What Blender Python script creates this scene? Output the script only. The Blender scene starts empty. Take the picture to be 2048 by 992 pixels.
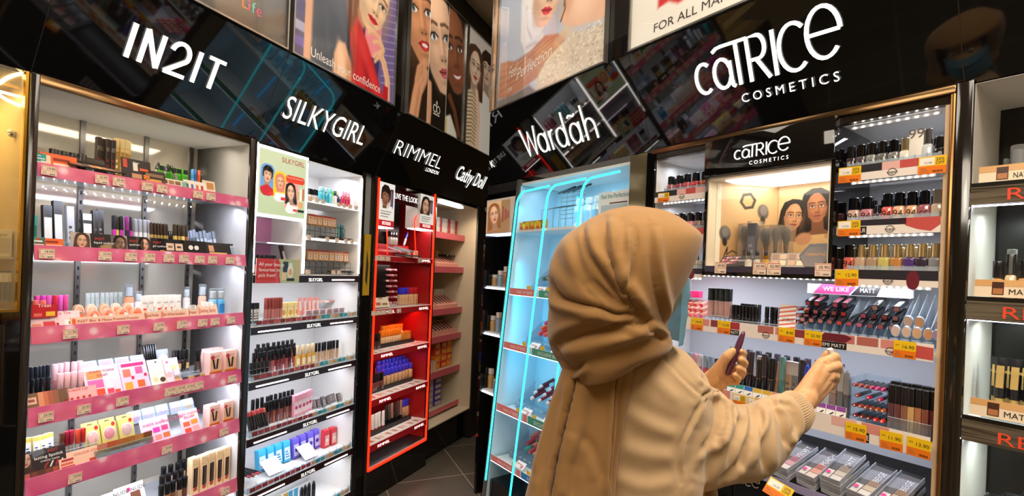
import bpy, math, random
import numpy as np
from mathutils import Matrix, Vector
from functools import lru_cache
random.seed(7)
scene = bpy.context.scene
COL = scene.collection
# ---------------------------------------------------------------- camera
F_PX, CX, PY, EYE = 972.0, 1024.0, 541.0, 1.6
ROLL = math.radians(2.25)
cam = bpy.data.cameras.new('camera'); camo = bpy.data.objects.new('camera', cam); COL.objects.link(camo)
cam.sensor_width = 36.0; cam.sensor_fit = 'HORIZONTAL'; cam.lens = 36.0 * F_PX / 2048.0
cam.shift_y = (PY - 496.0) / 2048.0
cam.clip_start = 0.02
cC, cS = math.cos(ROLL), math.sin(ROLL)
# camera axes in world (X right, Y forward, Z up): right, up, back
camo.matrix_world = Matrix(
    ((cC, -cS, 0, 0), (0, 0, -1, 0), (cS, cC, 0, EYE), (0, 0, 0, 1)))
scene.camera = camo
scene.view_settings.view_transform = 'Standard'
scene.view_settings.look = 'None'
scene.view_settings.exposure = 0.0
scene.view_settings.gamma = 1.0
try:
    scene.view_settings.use_curve_mapping = False
    cy = scene.cycles
    cy.use_denoising = True
    cy.max_bounces = 7; cy.diffuse_bounces = 3; cy.glossy_bounces = 4; cy.transmission_bounces = 4
    cy.transparent_max_bounces = 24
    cy.caustics_reflective = False; cy.caustics_refractive = False
    cy.sample_clamp_indirect = 4.0
except Exception:
    pass
w = bpy.data.worlds.new('world'); scene.world = w; w.use_nodes = True
w.node_tree.nodes['Background'].inputs[0].default_value = (1.0, 0.93, 0.82, 1)
w.node_tree.nodes['Background'].inputs[1].default_value = 0.25

# ---------------------------------------------------------------- the two banks of shelving
class Bank:
    """Local frame of one run of cabinets: x along the front, y into the shelf (front plane at y=D), z up."""
    def __init__(s, ang, D, sgn):
        s.D = D
        if sgn > 0:
            s.X = (math.sin(ang), math.cos(ang)); s.Y = (-math.cos(ang), math.sin(ang))
        else:
            s.X = (math.sin(ang), -math.cos(ang)); s.Y = (math.cos(ang), math.sin(ang))
        s.M = Matrix(((s.X[0], s.Y[0], 0, 0), (s.X[1], s.Y[1], 0, 0), (0, 0, 1, 0), (0, 0, 0, 1)))
    def ray(s, px, py):
        dx, dy = (px - CX) / F_PX, (py - PY) / F_PX
        r = (dx * cC + dy * cS, 1.0, dx * cS - dy * cC)
        return (r[0] * s.X[0] + r[1] * s.X[1], r[0] * s.Y[0] + r[1] * s.Y[1], r[2])
    def P(s, px, py, d=0.0):
        r = s.ray(px, py); t = (s.D + d) / r[1]
        return (t * r[0], EYE + t * r[2])
    def lean(s, px, py, k=0.5, h0=2.195):
        r = s.ray(px, py); t = (s.D - k * (EYE - h0)) / (r[1] + k * r[2])
        return (t * r[0], EYE + t * r[2])
    def px(s, x, d, h):
        wx = x * s.X[0] + (s.D + d) * s.Y[0]; wy = x * s.X[1] + (s.D + d) * s.Y[1]; wz = h - EYE
        return CX + F_PX * (wx * cC + wz * cS) / wy, PY + F_PX * (wx * cS - wz * cC) / wy
    def s(s, px, d, h):
        """x on the line (depth d, height h) that stands at picture column px"""
        lo, hi = -6.0, 6.0
        a = s.P(px, 500, d)[0]
        for _ in range(12):
            e = s.px(a, d, h)[0] - px
            g = (s.px(a + 1e-3, d, h)[0] - s.px(a, d, h)[0]) / 1e-3
            a -= e / g
        return a
L = Bank(math.radians(23.2), 2.13, 1)
R = Bank(math.radians(36.3), 1.89, -1)

# ---------------------------------------------------------------- materials
def lin(c):
    return tuple((v / 12.92 if v <= 0.04045 else ((v + 0.055) / 1.055) ** 2.4) for v in c)
def hx(h):
    if isinstance(h, str):
        h = h.lstrip('#'); return tuple(int(h[i:i + 2], 16) / 255 for i in (0, 2, 4))
    return h
@lru_cache(None)
def M(col, rough=0.4, metal=0.0, emit=0.0, spec=0.5, coat=0.0):
    m = bpy.data.materials.new('m_%s' % str(col).strip('#')); m.use_nodes = True
    b = m.node_tree.nodes['Principled BSDF']; c = (*lin(hx(col)), 1)
    b.inputs['Base Color'].default_value = c; b.inputs['Roughness'].default_value = rough
    b.inputs['Metallic'].default_value = metal; b.inputs['Specular IOR Level'].default_value = spec
    b.inputs['Coat Weight'].default_value = coat; b.inputs['Coat Roughness'].default_value = 0.05
    if emit:
        b.inputs['Emission Color'].default_value = c; b.inputs['Emission Strength'].default_value = emit
    return m
@lru_cache(None)
def clear(col='#ffffff', op=0.1, gloss=0.04, tint=True, fr=0.32):
    """clear acrylic or glass: mostly see-through, with a sharp reflection that grows at grazing angles"""
    m = bpy.data.materials.new('clear'); m.use_nodes = True; n = m.node_tree.nodes; n.clear(); lk = m.node_tree.links.new
    o = n.new('ShaderNodeOutputMaterial'); tr = n.new('ShaderNodeBsdfTransparent'); gl = n.new('ShaderNodeBsdfGlossy'); df = n.new('ShaderNodeBsdfDiffuse')
    c = (*lin(hx(col)), 1)
    tr.inputs[0].default_value = c if tint else (1, 1, 1, 1)
    df.inputs[0].default_value = c; gl.inputs['Roughness'].default_value = gloss; gl.inputs[0].default_value = (1, 1, 1, 1)
    m1 = n.new('ShaderNodeMixShader'); m1.inputs[0].default_value = op; lk(tr.outputs[0], m1.inputs[1]); lk(df.outputs[0], m1.inputs[2])
    lw = n.new('ShaderNodeLayerWeight'); lw.inputs[0].default_value = 0.22
    ma = n.new('ShaderNodeMath'); ma.operation = 'MULTIPLY_ADD'; ma.inputs[1].default_value = fr; ma.inputs[2].default_value = 0.02
    lk(lw.outputs['Fresnel'], ma.inputs[0])
    m2 = n.new('ShaderNodeMixShader'); lk(ma.outputs[0], m2.inputs[0]); lk(m1.outputs[0], m2.inputs[1]); lk(gl.outputs[0], m2.inputs[2])
    lk(m2.outputs[0], o.inputs[0]); return m
def node_mat(name, build):
    m = bpy.data.materials.new(name); m.use_nodes = True
    build(m.node_tree.nodes, m.node_tree.links.new, m.node_tree.nodes['Principled BSDF']); return m
def ramp(n, stops):
    r = n.new('ShaderNodeValToRGB'); e = r.color_ramp.elements
    while len(e) < len(stops): e.new(0.5)
    for el, (p, c) in zip(e, stops): el.position = p; el.color = (*lin(hx(c)), 1)
    return r
def _tiles(n, lk, b):
    tc = n.new('ShaderNodeTexCoord'); mp = n.new('ShaderNodeMapping'); mp.inputs['Rotation'].default_value = (0, 0, math.radians(-23.2 + 90)); lk(tc.outputs['Object'], mp.inputs[0])
    br = n.new('ShaderNodeTexBrick'); br.offset = 0.0; br.inputs['Scale'].default_value = 1.0
    br.inputs['Brick Width'].default_value = 0.6; br.inputs['Row Height'].default_value = 0.6; br.inputs['Mortar Size'].default_value = 0.004
    br.inputs['Color1'].default_value = (*lin(hx('#5f5a51')), 1); br.inputs['Color2'].default_value = (*lin(hx('#565148')), 1); br.inputs['Mortar'].default_value = (*lin(hx('#a79f92')), 1)
    lk(mp.outputs[0], br.inputs[0]); ns = n.new('ShaderNodeTexNoise'); ns.inputs['Scale'].default_value = 40
    mx = n.new('ShaderNodeMixRGB'); mx.blend_type = 'MULTIPLY'; mx.inputs[0].default_value = 0.25; lk(br.outputs[0], mx.inputs[1]); lk(ns.outputs[1], mx.inputs[2])
    lk(mx.outputs[0], b.inputs['Base Color']); b.inputs['Roughness'].default_value = 0.42
TILES = node_mat('floor_tiles', _tiles)
def _wallpaint(c):
    def f(n, lk, b):
        ns = n.new('ShaderNodeTexNoise'); ns.inputs['Scale'].default_value = 6; r = ramp(n, [(0.3, c), (0.7, c)])
        lk(ns.outputs[0], r.inputs[0]); lk(r.outputs[0], b.inputs['Base Color']); b.inputs['Roughness'].default_value = 0.8
        bp = n.new('ShaderNodeBump'); bp.inputs['Strength'].default_value = 0.05; n2 = n.new('ShaderNodeTexNoise'); n2.inputs['Scale'].default_value = 300
        lk(n2.outputs[0], bp.inputs['Height']); lk(bp.outputs[0], b.inputs['Normal'])
    return f
CREAM = node_mat('cream_paint', _wallpaint('#d8c49a')); CEIL = node_mat('ceiling_paint', _wallpaint('#cdc0aa'))
def _pink(n, lk, b):
    tc = n.new('ShaderNodeTexCoord'); vo = n.new('ShaderNodeTexVoronoi'); vo.feature = 'F1'; vo.inputs['Scale'].default_value = 17
    mp = n.new('ShaderNodeMapping'); lk(tc.outputs['Object'], mp.inputs[0]); lk(mp.outputs[0], vo.inputs['Vector'])
    r = ramp(n, [(0.0, '#ffffff'), (0.16, '#ffd8e2'), (0.30, '#e8789c'), (0.55, '#d95585'), (1, '#c43f78')]); lk(vo.outputs['Distance'], r.inputs[0])
    ns = n.new('ShaderNodeTexNoise'); ns.inputs['Scale'].default_value = 5; lk(tc.outputs['Object'], ns.inputs['Vector'])
    r2 = ramp(n, [(0.3, '#e8836e'), (0.5, '#e07f9c'), (0.7, '#c23a78')]); lk(ns.outputs[0], r2.inputs[0])
    mx = n.new('ShaderNodeMixRGB'); mx.blend_type = 'MIX'; mx.inputs[0].default_value = 0.38; lk(r.outputs[0], mx.inputs[1]); lk(r2.outputs[0], mx.inputs[2])
    lk(mx.outputs[0], b.inputs['Base Color']); b.inputs['Roughness'].default_value = 0.4; b.inputs['Coat Weight'].default_value = 0.08
PINK = node_mat('pink_bubble_print', _pink)
def _wood(n, lk, b):
    tc = n.new('ShaderNodeTexCoord'); mp = n.new('ShaderNodeMapping'); mp.inputs['Scale'].default_value = (3, 3, 120); lk(tc.outputs['Object'], mp.inputs[0])
    ns = n.new('ShaderNodeTexNoise'); ns.inputs['Scale'].default_value = 1.5; lk(mp.outputs[0], ns.inputs['Vector'])
    r = ramp(n, [(0.35, '#3c342b'), (0.6, '#6d6252')]); lk(ns.outputs[0], r.inputs[0]); lk(r.outputs[0], b.inputs['Base Color']); b.inputs['Roughness'].default_value = 0.18
BRUSHED = node_mat('brushed_lip', _wood)
def _mask(n, lk, b):
    o = n['Material Output']; d = n.new('ShaderNodeBsdfDiffuse'); t = n.new('ShaderNodeBsdfTranslucent'); c = (*lin(hx('#93cbec')), 1); d.inputs[0].default_value = c; t.inputs[0].default_value = c
    m = n.new('ShaderNodeMixShader'); m.inputs[0].default_value = 0.5; lk(d.outputs[0], m.inputs[1]); lk(t.outputs[0], m.inputs[2]); lk(m.outputs[0], o.inputs[0])
MASK = node_mat('thin_mask_fabric', _mask)
def _cloth(c, sc, bump):
    def f(n, lk, b):
        b.inputs['Base Color'].default_value = (*lin(hx(c)), 1); b.inputs['Roughness'].default_value = 0.85; b.inputs['Specular IOR Level'].default_value = 0.2
        b.inputs['Sheen Weight'].default_value = 0.25; b.inputs['Sheen Roughness'].default_value = 0.5
        ns = n.new('ShaderNodeTexNoise'); ns.inputs['Scale'].default_value = sc; ns.inputs['Detail'].default_value = 4; bp = n.new('ShaderNodeBump'); bp.inputs['Strength'].default_value = bump; bp.inputs['Distance'].default_value = 0.002
        lk(ns.outputs[0], bp.inputs['Height']); lk(bp.outputs[0], b.inputs['Normal'])
    return f
HIJAB = node_mat('tan_scarf_cloth', _cloth('#987143', 500, 0.15)); SWEAT = node_mat('beige_sweat_cloth', _cloth('#bd9e78', 420, 0.35))
SWEATD = node_mat('beige_seam', _cloth('#a07c50', 400, 0.2)); SKIRT = node_mat('tan_skirt_cloth', _cloth('#a67c4b', 300, 0.2))
def _skin(n, lk, b):
    ns = n.new('ShaderNodeTexNoise'); ns.inputs['Scale'].default_value = 40; r = ramp(n, [(0.3, '#d09a68'), (0.7, '#dfae7e')]); lk(ns.outputs[0], r.inputs[0]); lk(r.outputs[0], b.inputs['Base Color'])
    b.inputs['Roughness'].default_value = 0.5; b.inputs['Subsurface Weight'].default_value = 0.12; b.inputs['Subsurface Radius'].default_value = (0.01, 0.004, 0.002)
    n2 = n.new('ShaderNodeTexNoise'); n2.inputs['Scale'].default_value = 350; bp = n.new('ShaderNodeBump'); bp.inputs['Strength'].default_value = 0.12; bp.inputs['Distance'].default_value = 0.001; lk(n2.outputs[0], bp.inputs['Height']); lk(bp.outputs[0], b.inputs['Normal'])
SKIN = node_mat('skin', _skin)
def _vc(rough, coat, emit=0.0):
    def f(n, lk, b):
        a = n.new('ShaderNodeVertexColor'); a.layer_name = 'Col'; lk(a.outputs[0], b.inputs['Base Color']); b.inputs['Roughness'].default_value = rough
        b.inputs['Coat Weight'].default_value = coat; b.inputs['Coat Roughness'].default_value = 0.02
        if emit: lk(a.outputs[0], b.inputs['Emission Color']); b.inputs['Emission Strength'].default_value = emit
    return f
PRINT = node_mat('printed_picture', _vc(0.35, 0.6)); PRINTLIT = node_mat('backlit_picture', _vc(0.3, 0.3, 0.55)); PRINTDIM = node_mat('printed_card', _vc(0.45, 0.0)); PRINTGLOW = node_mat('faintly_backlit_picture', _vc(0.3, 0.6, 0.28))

BLACK = M('#0d0c0c', 0.035, 0, 0, 0.6); BLACKM = M('#121110', 0.35); DARKBROWN = M('#231d17', 0.12)
WHITE = M('#e9e8e6', 0.35); WHITEM = M('#e4e2de', 0.6); PAPER = M('#f2efe9', 0.6)
GOLDTRIM = M('#6b5235', 0.18, 0.9); CHROME = M('#c9c9c9', 0.12, 1.0); GOLD = M('#c79a3c', 0.22, 1.0); SILVER = M('#b9b9bd', 0.25, 0.9)
ACR = clear('#eef4f8', 0.07); ACRD = clear('#e4ecf2', 0.22); GLASSY = clear('#dfeae6', 0.12)
INK = M('#1a1718', 0.5)
LEDW = M('#fff8f2', 0.5, 0, 9.0); LEDC = M('#e3ecff', 0.5, 0, 9.0); LETTER = M('#fffdf6', 0.5, 0, 1.6)
NEONR = M('#ff2008', 0.5, 0, 3.2); NEONC = M('#35e0ee', 0.5, 0, 2.6)

# ---------------------------------------------------------------- mesh building
class MB:
    def __init__(s, mat=None):
        s.v = []; s.f = []; s.fm = []; s.sm = []; s.mats = []; s.mark = 0; s.dm = mat
    def mi(s, m):
        m = m or s.dm
        if m not in s.mats: s.mats.append(m)
        return s.mats.index(m)
    def add(s, vs, fs, mat=None, smooth=False):
        o = len(s.v); s.v += [tuple(p) for p in vs]; k = s.mi(mat)
        for f in fs: s.f.append(tuple(i + o for i in f)); s.fm.append(k); s.sm.append(smooth)
        return s
    def box(s, x0, x1, y0, y1, z0, z1, mat=None):
        return s.add([(x0, y0, z0), (x1, y0, z0), (x1, y1, z0), (x0, y1, z0), (x0, y0, z1), (x1, y0, z1), (x1, y1, z1), (x0, y1, z1)],
                     [(0, 3, 2, 1), (4, 5, 6, 7), (0, 1, 5, 4), (1, 2, 6, 5), (2, 3, 7, 6), (3, 0, 4, 7)], mat)
    def bbox(s, x0, x1, y0, y1, z0, z1, mat=None, b=0.003):
        """box with chamfered vertical and top edges"""
        return s.loft([[(p[0], p[1], z) for p in rrect(x0 + i, x1 - i, y0 + i, y1 - i, b, 2)] for z, i in ((z0, b * .6), (z0 + b * .6, 0), (z1 - b, 0), (z1 - b * .3, b * .3), (z1, b))], mat)
    def loft(s, rings, mat=None, smooth=True, caps=True):
        n = len(rings[0]); vs = [p for r in rings for p in r]; fs = []
        for i in range(len(rings) - 1):
            for j in range(n):
                a, b = i * n + j, i * n + (j + 1) % n; fs.append((a, b, b + n, a + n))
        if caps: fs.append(tuple(range(n - 1, -1, -1))); fs.append(tuple((len(rings) - 1) * n + j for j in range(n)))
        return s.add(vs, fs, mat, smooth)
    def lathe(s, prof, mat=None, seg=14, c=(0, 0), sy=1.0, caps=True):
        return s.loft([[(c[0] + r * math.cos(t), c[1] + sy * r * math.sin(t), z) for t in [2 * math.pi * j / seg for j in range(seg)]] for r, z in prof], mat, True, caps)
    def prism(s, pts, y0, y1, mat=None):
        """polygon in x,z pushed along y (anticlockwise seen from -y)"""
        n = len(pts)
        return s.add([(p[0], y0, p[1]) for p in pts] + [(p[0], y1, p[1]) for p in pts],
                     [tuple(range(n)), tuple(range(2 * n - 1, n - 1, -1))] + [(i, i + n, (i + 1) % n + n, (i + 1) % n) for i in range(n)], mat)
    def xprism(s, pts, x0, x1, mat=None):
        """polygon in y,z pushed along x"""
        n = len(pts)
        return s.add([(x0, p[0], p[1]) for p in pts] + [(x1, p[0], p[1]) for p in pts],
                     [tuple(range(n - 1, -1, -1)), tuple(range(n, 2 * n))] + [(i, (i + 1) % n, (i + 1) % n + n, i + n) for i in range(n)], mat)
    def quad(s, x0, x1, z0, z1, y, mat=None):
        return s.add([(x0, y, z0), (x1, y, z0), (x1, y, z1), (x0, y, z1)], [(0, 1, 2, 3)], mat)
    def poly(s, pts, y, mat=None):
        return s.add([(p[0], y, p[1]) for p in pts], [tuple(range(len(pts)))], mat)
    def disc(s, cx, cz, r, y, mat=None, seg=14, rz=None):
        return s.poly([(cx + r * math.cos(2 * math.pi * i / seg), cz + (rz or r) * math.sin(2 * math.pi * i / seg)) for i in range(seg)], y, mat)
    def tube(s, pts, r, mat=None, seg=6):
        pts = [Vector(p) for p in pts]; rings = []
        up = Vector((0, 0, 1))
        for i, p in enumerate(pts):
            d = (pts[min(i + 1, len(pts) - 1)] - pts[max(i - 1, 0)]).normalized()
            a = d.cross(up)
            if a.length < 1e-3: a = d.cross(Vector((0, 1, 0)))
            a.normalize(); b = a.cross(d); rr = r[i] if isinstance(r, (list, tuple)) else r
            rings.append([tuple(p + rr * (a * math.cos(2 * math.pi * j / seg) + b * math.sin(2 * math.pi * j / seg))) for j in range(seg)])
        return s.loft(rings, mat)
    def ball(s, c, r, mat=None, seg=10, sz=1.0):
        k = max(4, seg // 2); return s.lathe([(r * math.sin(math.pi * i / k) + 1e-5, c[2] - sz * r * math.cos(math.pi * i / k)) for i in range(k + 1)], mat, seg, (c[0], c[1]))
    def text(s, t, x, z, size, y, mat=None, w=None, align='L', bold=0.0):
        vs, fs, wid = glyphs(t, bold); k = size; kx = (w / wid) if w else k
        ox = {'L': 0, 'C': -wid * kx / 2, 'R': -wid * kx}[align]
        return s.add([(x + ox + p[0] * kx, y, z + p[1] * k) for p in vs], fs, mat)
    def sub(s):
        s.mark = len(s.v); return s
    def xf(s, mat4):
        for i in range(s.mark, len(s.v)): s.v[i] = tuple(mat4 @ Vector(s.v[i]))
        return s
    def build(s, name='mesh'):
        me = bpy.data.meshes.new(name); me.from_pydata(s.v, [], s.f)
        for m in s.mats: me.materials.append(m)
        me.polygons.foreach_set('material_index', s.fm); me.polygons.foreach_set('use_smooth', s.sm); me.update()
        if any(s.sm): me.set_sharp_from_angle(angle=math.radians(38))
        return me
def rrect(x0, x1, y0, y1, r, k=3):
    r = max(1e-5, min(r, (x1 - x0) / 2.001, (y1 - y0) / 2.001)); o = []
    for cx, cy_, a in ((x1 - r, y0 + r, -90), (x1 - r, y1 - r, 0), (x0 + r, y1 - r, 90), (x0 + r, y0 + r, 180)):
        for i in range(k + 1):
            t = math.radians(a + 90 * i / k); o.append((cx + r * math.cos(t), cy_ + r * math.sin(t)))
    return o
@lru_cache(None)
def glyphs(t, bold=0.0):
    """outline of a word in the built-in typeface, cap height 1, as flat faces; returns verts, faces, width"""
    c = bpy.data.curves.new('t', 'FONT'); c.body = t; c.size = 1; c.resolution_u = 3; c.offset = bold; c.fill_mode = 'FRONT'
    o = bpy.data.objects.new('t', c); me = o.to_mesh()
    vs = [(v.co.x, v.co.y) for v in me.vertices]; fs = [tuple(p.vertices) for p in me.polygons]
    o.to_mesh_clear(); bpy.data.objects.remove(o); bpy.data.curves.remove(c)
    if not vs: return [], [], 1.0
    x0 = min(v[0] for v in vs); x1 = max(v[0] for v in vs)
    k = 1 / 0.729
    return [((v[0] - x0) * k, v[1] * k) for v in vs], fs, (x1 - x0) * k

# ---------------------------------------------------------------- objects
def tag(o, label=None, cat=None, group=None, kind=None):
    if label: o['label'] = label
    if cat: o['category'] = cat
    if group: o['group'] = group
    if kind: o['kind'] = kind
    return o
def ob(name, me, parent=None, mw=None):
    o = bpy.data.objects.new(name, me); COL.objects.link(o)
    if parent is not None: o.parent = parent
    elif mw is not None: o.matrix_world = mw
    return o
def at(b, x, d, h, rz=0.0, rx=0.0, ry=0.0):
    m = Matrix.Translation((x, b.D + d, h)) @ Matrix.Rotation(rz, 4, 'Z') @ Matrix.Rotation(rx, 4, 'X') @ Matrix.Rotation(ry, 4, 'Y')
    return b.M @ m
def thing(name, label, cat, mw, parts, group=None):
    """parts: list of (name, mesh) or (name, mesh, [(sub name, mesh)...]); a single part named None is the thing's own mesh"""
    if len(parts) >= 1 and parts[0][0] is None:
        root = ob(name, parts[0][1], None, mw); parts = parts[1:]
    else:
        root = bpy.data.objects.new(name, None); COL.objects.link(root); root.matrix_world = mw; root.empty_display_size = .05
    if abs(mw[2][0]) + abs(mw[2][1]) > 1e-4 and name != 'price_tag':
        r3 = mw.to_3x3(); q = [v.co for p in parts for v in p[1].vertices]
        if min(v.z for v in q) > -1e-4:
            lo = min((r3 @ v).z for v in q)
            if lo < -1e-4: root.matrix_world = Matrix.Translation((0, 0, -lo + 2e-4)) @ mw
    tag(root, label, cat, group)
    for p in parts:
        q = ob(p[0], p[1], root)
        for sname, sme in (p[2] if len(p) > 2 else []): ob(sname, sme, q)
    return root
def struct(name, me, mw=None):
    return tag(ob(name, me, None, mw or Matrix()), kind='structure')
ORD = 'first second third fourth fifth sixth seventh eighth ninth tenth eleventh twelfth thirteenth fourteenth fifteenth sixteenth seventeenth eighteenth nineteenth twentieth'.split()
def ordn(i):
    if i < 20: return ORD[i]
    return ['twenty', 'thirty', 'forty', 'fifty'][(i + 1) // 10 - 2] + ('' if (i + 1) % 10 == 0 else '-' + ORD[(i + 1) % 10 - 1])
def area(name, b, x, d, h, sx, sy, power, col, rx=0.0, parent=None):
    l = bpy.data.lights.new(name, 'AREA'); l.shape = 'RECTANGLE'; l.size = sx; l.size_y = sy; l.energy = power; l.color = lin(hx(col))
    o = bpy.data.objects.new(name, l); COL.objects.link(o)
    o.matrix_world = b.M @ Matrix.Translation((x, b.D + d, h)) @ Matrix.Rotation(rx, 4, 'X')
    return o

# ---------------------------------------------------------------- painting printed pictures
class Cv:
    """a printed picture: colours on a fine grid, x 0..a, y 0..1 upwards"""
    def __init__(s, a, res, bg):
        s.a = a; s.h = res; s.w = max(2, int(res * a)); s.c = np.zeros((s.h, s.w, 3)); s.c[:] = hx(bg)
        s.X, s.Y = np.meshgrid(np.linspace(0, a, s.w), np.linspace(0, 1, s.h)); s.clip = None
    def mix(s, m, col):
        if s.clip is not None: m = m * s.clip
        s.c += (np.array(hx(col)) - s.c) * m[..., None]; return s
    def ell(s, x, y, rx, ry, col, ang=0, soft=.12, al=1.0):
        c, n = math.cos(math.radians(ang)), math.sin(math.radians(ang)); dx, dy = s.X - x, s.Y - y
        r = np.hypot((dx * c + dy * n) / rx, (-dx * n + dy * c) / ry)
        return s.mix(np.clip((1 - r) / soft + .5, 0, 1) * al, col)
    def sd(s, pts):
        d = np.full(s.X.shape, 1e9); sg = np.zeros(s.X.shape, bool)
        n = len(pts)
        for i in range(n):
            (x0, y0), (x1, y1) = pts[i], pts[(i + 1) % n]
            ex, ey = x1 - x0, y1 - y0; wx, wy = s.X - x0, s.Y - y0
            t = np.clip((wx * ex + wy * ey) / (ex * ex + ey * ey + 1e-12), 0, 1)
            d = np.minimum(d, np.hypot(wx - ex * t, wy - ey * t))
            cr = ((y0 > s.Y) != (y1 > s.Y)) & (s.X < (x1 - x0) * (s.Y - y0) / (y1 - y0 + 1e-12) + x0)
            sg ^= cr
        return np.where(sg, -d, d)
    def poly(s, pts, col, soft=.008, al=1.0, r=0.0):
        return s.mix(np.clip(.5 - (s.sd(pts) - r) / soft, 0, 1) * al, col)
    def line(s, pts, wd, col, soft=.006, al=1.0):
        d = np.full(s.X.shape, 1e9)
        for (x0, y0), (x1, y1) in zip(pts, pts[1:]):
            ex, ey = x1 - x0, y1 - y0; wx, wy = s.X - x0, s.Y - y0
            t = np.clip((wx * ex + wy * ey) / (ex * ex + ey * ey + 1e-12), 0, 1); d = np.minimum(d, np.hypot(wx - ex * t, wy - ey * t))
        return s.mix(np.clip(.5 - (d - wd) / soft, 0, 1) * al, col)
    def rect(s, x0, x1, y0, y1, col, soft=.004, al=1.0):
        return s.poly([(x0, y0), (x1, y0), (x1, y1), (x0, y1)], col, soft, al)
    def grad(s, c0, c1, ax='y'):
        t = (s.Y if ax == 'y' else s.X / s.a)[..., None]; s.c[:] = np.array(hx(c0)) * (1 - t) + np.array(hx(c1)) * t; return s
    def face(s, x, y, r, skin='#d9a27c', hair='#2a1c16', lip='#b3303a', tilt=0, yaw=0.0, hairstyle='long', neck=True, brow=None, eyes='#4a3322', mouth='closed', asp=1.0):
        """a made-up portrait: r is half the face height; yaw -1..1 turns it; returns nothing"""
        sk = np.array(hx(skin)); dk = sk * .72; lt = np.clip(sk * 1.12 + .02, 0, 1)
        c, n = math.cos(math.radians(tilt)), math.sin(math.radians(tilt))
        T = lambda u, v: (x + (u * asp * c - v * n) * r, y + (u * asp * n + v * c) * r)
        P = lambda l: [T(u, v) for u, v in l]
        E = lambda u, v, ru, rv, col, soft=.25, al=1., a=0: s.ell(*T(u, v), ru * r * asp, rv * r, col, tilt + a, soft, al)
        k = yaw * .22
        if hairstyle == 'long':
            s.poly(P([(-.95, .5), (-.75, 1.15), (-.2, 1.42), (.35, 1.38), (.82, 1.05), (.98, .4), (1.02, -.6), (1.1, -1.7), (.45, -1.75), (-.5, -1.75), (-1.12, -1.6), (-1.0, -.5)]), hair, .05 * r, 1, .05 * r)
        elif hairstyle == 'short':
            s.poly(P([(-.9, .1), (-.88, .9), (-.45, 1.38), (.3, 1.42), (.85, 1.0), (.92, .1), (.8, -.3), (-.8, -.3)]), hair, .05 * r, 1, .05 * r)
        elif hairstyle == 'scarf':
            s.poly(P([(-1.0, .2), (-.85, 1.05), (-.3, 1.42), (.35, 1.4), (.85, 1.05), (1.0, .2), (.95, -.7), (.7, -1.5), (-.7, -1.5), (-.95, -.7)]), hair, .05 * r, 1, .05 * r)
        if neck and hairstyle != 'scarf':
            s.poly(P([(-.36, -.7), (.4, -.7), (.42, -1.5), (.9, -1.85), (-.9, -1.85), (-.4, -1.5)]), dk, .08 * r)
        s.poly(P([(-.7, .35), (-.62, .85), (-.3, 1.1), (.3, 1.1), (.62, .85), (.7, .35), (.66, -.1), (.55, -.55), (.25, -.93), (0, -1.0), (-.25, -.93), (-.55, -.55), (-.66, -.1)]), skin, .05 * r)
        E(-.52 + k, -.1, .3, .75, dk, 1.2, .5); E(.56 + k, -.1, .26, .8, dk, 1.2, .5); E(k, .62, .4, .3, lt, 1.3, .6); E(-.3 + k, -.12, .2, .18, lt, 1.4, .55); E(.32 + k, -.12, .18, .18, lt, 1.4, .55)
        for sx in (-1, 1):
            ex = sx * .3 + k
            E(ex, .2, .24, .15, dk, 1.2, .55); E(ex, .16, .155, .075, '#f3ece6', .35); E(ex + .02 * yaw, .165, .07, .078, eyes, .3); E(ex + .02 * yaw, .165, .03, .035, '#0c0808', .4)
            s.line(P([(ex - .17, .15), (ex - .08, .225), (ex + .06, .235), (ex + .18, .17)]), .02 * r, '#1a0f0c', .03 * r)
            s.line(P([(ex - .2, .37 + (.02 if sx < 0 else .05)), (ex, .45), (ex + .2, .36 + (.05 if sx < 0 else .02))]), .032 * r, brow or hair, .05 * r, .85)
        E(.1 + k * 1.4, -.05, .07, .34, dk, 1.2, .45); E(-.02 + k * 1.4, -.02, .045, .3, lt, 1.2, .6); E(k * 1.5, -.27, .17, .08, dk, .9, .6); E(-.07 + k * 1.5, -.29, .035, .022, '#4a2018', .8, .8); E(.08 + k * 1.5, -.29, .035, .022, '#4a2018', .8, .8)
        mx = k * 1.15
        s.poly(P([(mx - .26, -.52), (mx - .08, -.44), (mx, -.465), (mx + .08, -.44), (mx + .26, -.52), (mx + .12, -.64), (mx, -.665), (mx - .12, -.64)]), lip, .03 * r)
        if mouth == 'smile':
            s.poly(P([(mx - .24, -.5), (mx, -.53), (mx + .24, -.5), (mx + .1, -.6), (mx - .1, -.6)]), '#faf6f2', .025 * r)
        else:
            s.line(P([(mx - .24, -.525), (mx, -.54), (mx + .24, -.525)]), .012 * r, '#5a1518', .02 * r)
        E(mx, -.61, .09, .022, np.clip(np.array(hx(lip)) + .22, 0, 1), .9, .7); E(mx, -.75, .2, .05, dk, 1.2, .5)
        if hairstyle == 'long':
            s.poly(P([(-.74, .1), (-.7, .8), (-.2, 1.25), (.05, 1.2), (-.35, .95), (-.58, .55), (-.64, .1)]), hair, .05 * r); s.poly(P([(.74, .1), (.7, .8), (.2, 1.25), (.05, 1.2), (.35, .95), (.58, .55), (.64, .1)]), hair, .05 * r)
        elif hairstyle == 'short':
            s.poly(P([(-.78, .2), (-.7, .95), (0, 1.3), (.7, .95), (.78, .2), (.62, .5), (.3, .62), (.1, .55), (-.2, .68), (-.6, .5)]), hair, .05 * r)
        elif hairstyle == 'scarf':
            s.poly(P([(-.78, -.2), (-.72, .7), (-.3, 1.2), (.3, 1.2), (.72, .7), (.78, -.2), (.66, .3), (.5, .72), (0, .92), (-.5, .72), (-.66, .3)]), hair, .05 * r)
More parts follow.
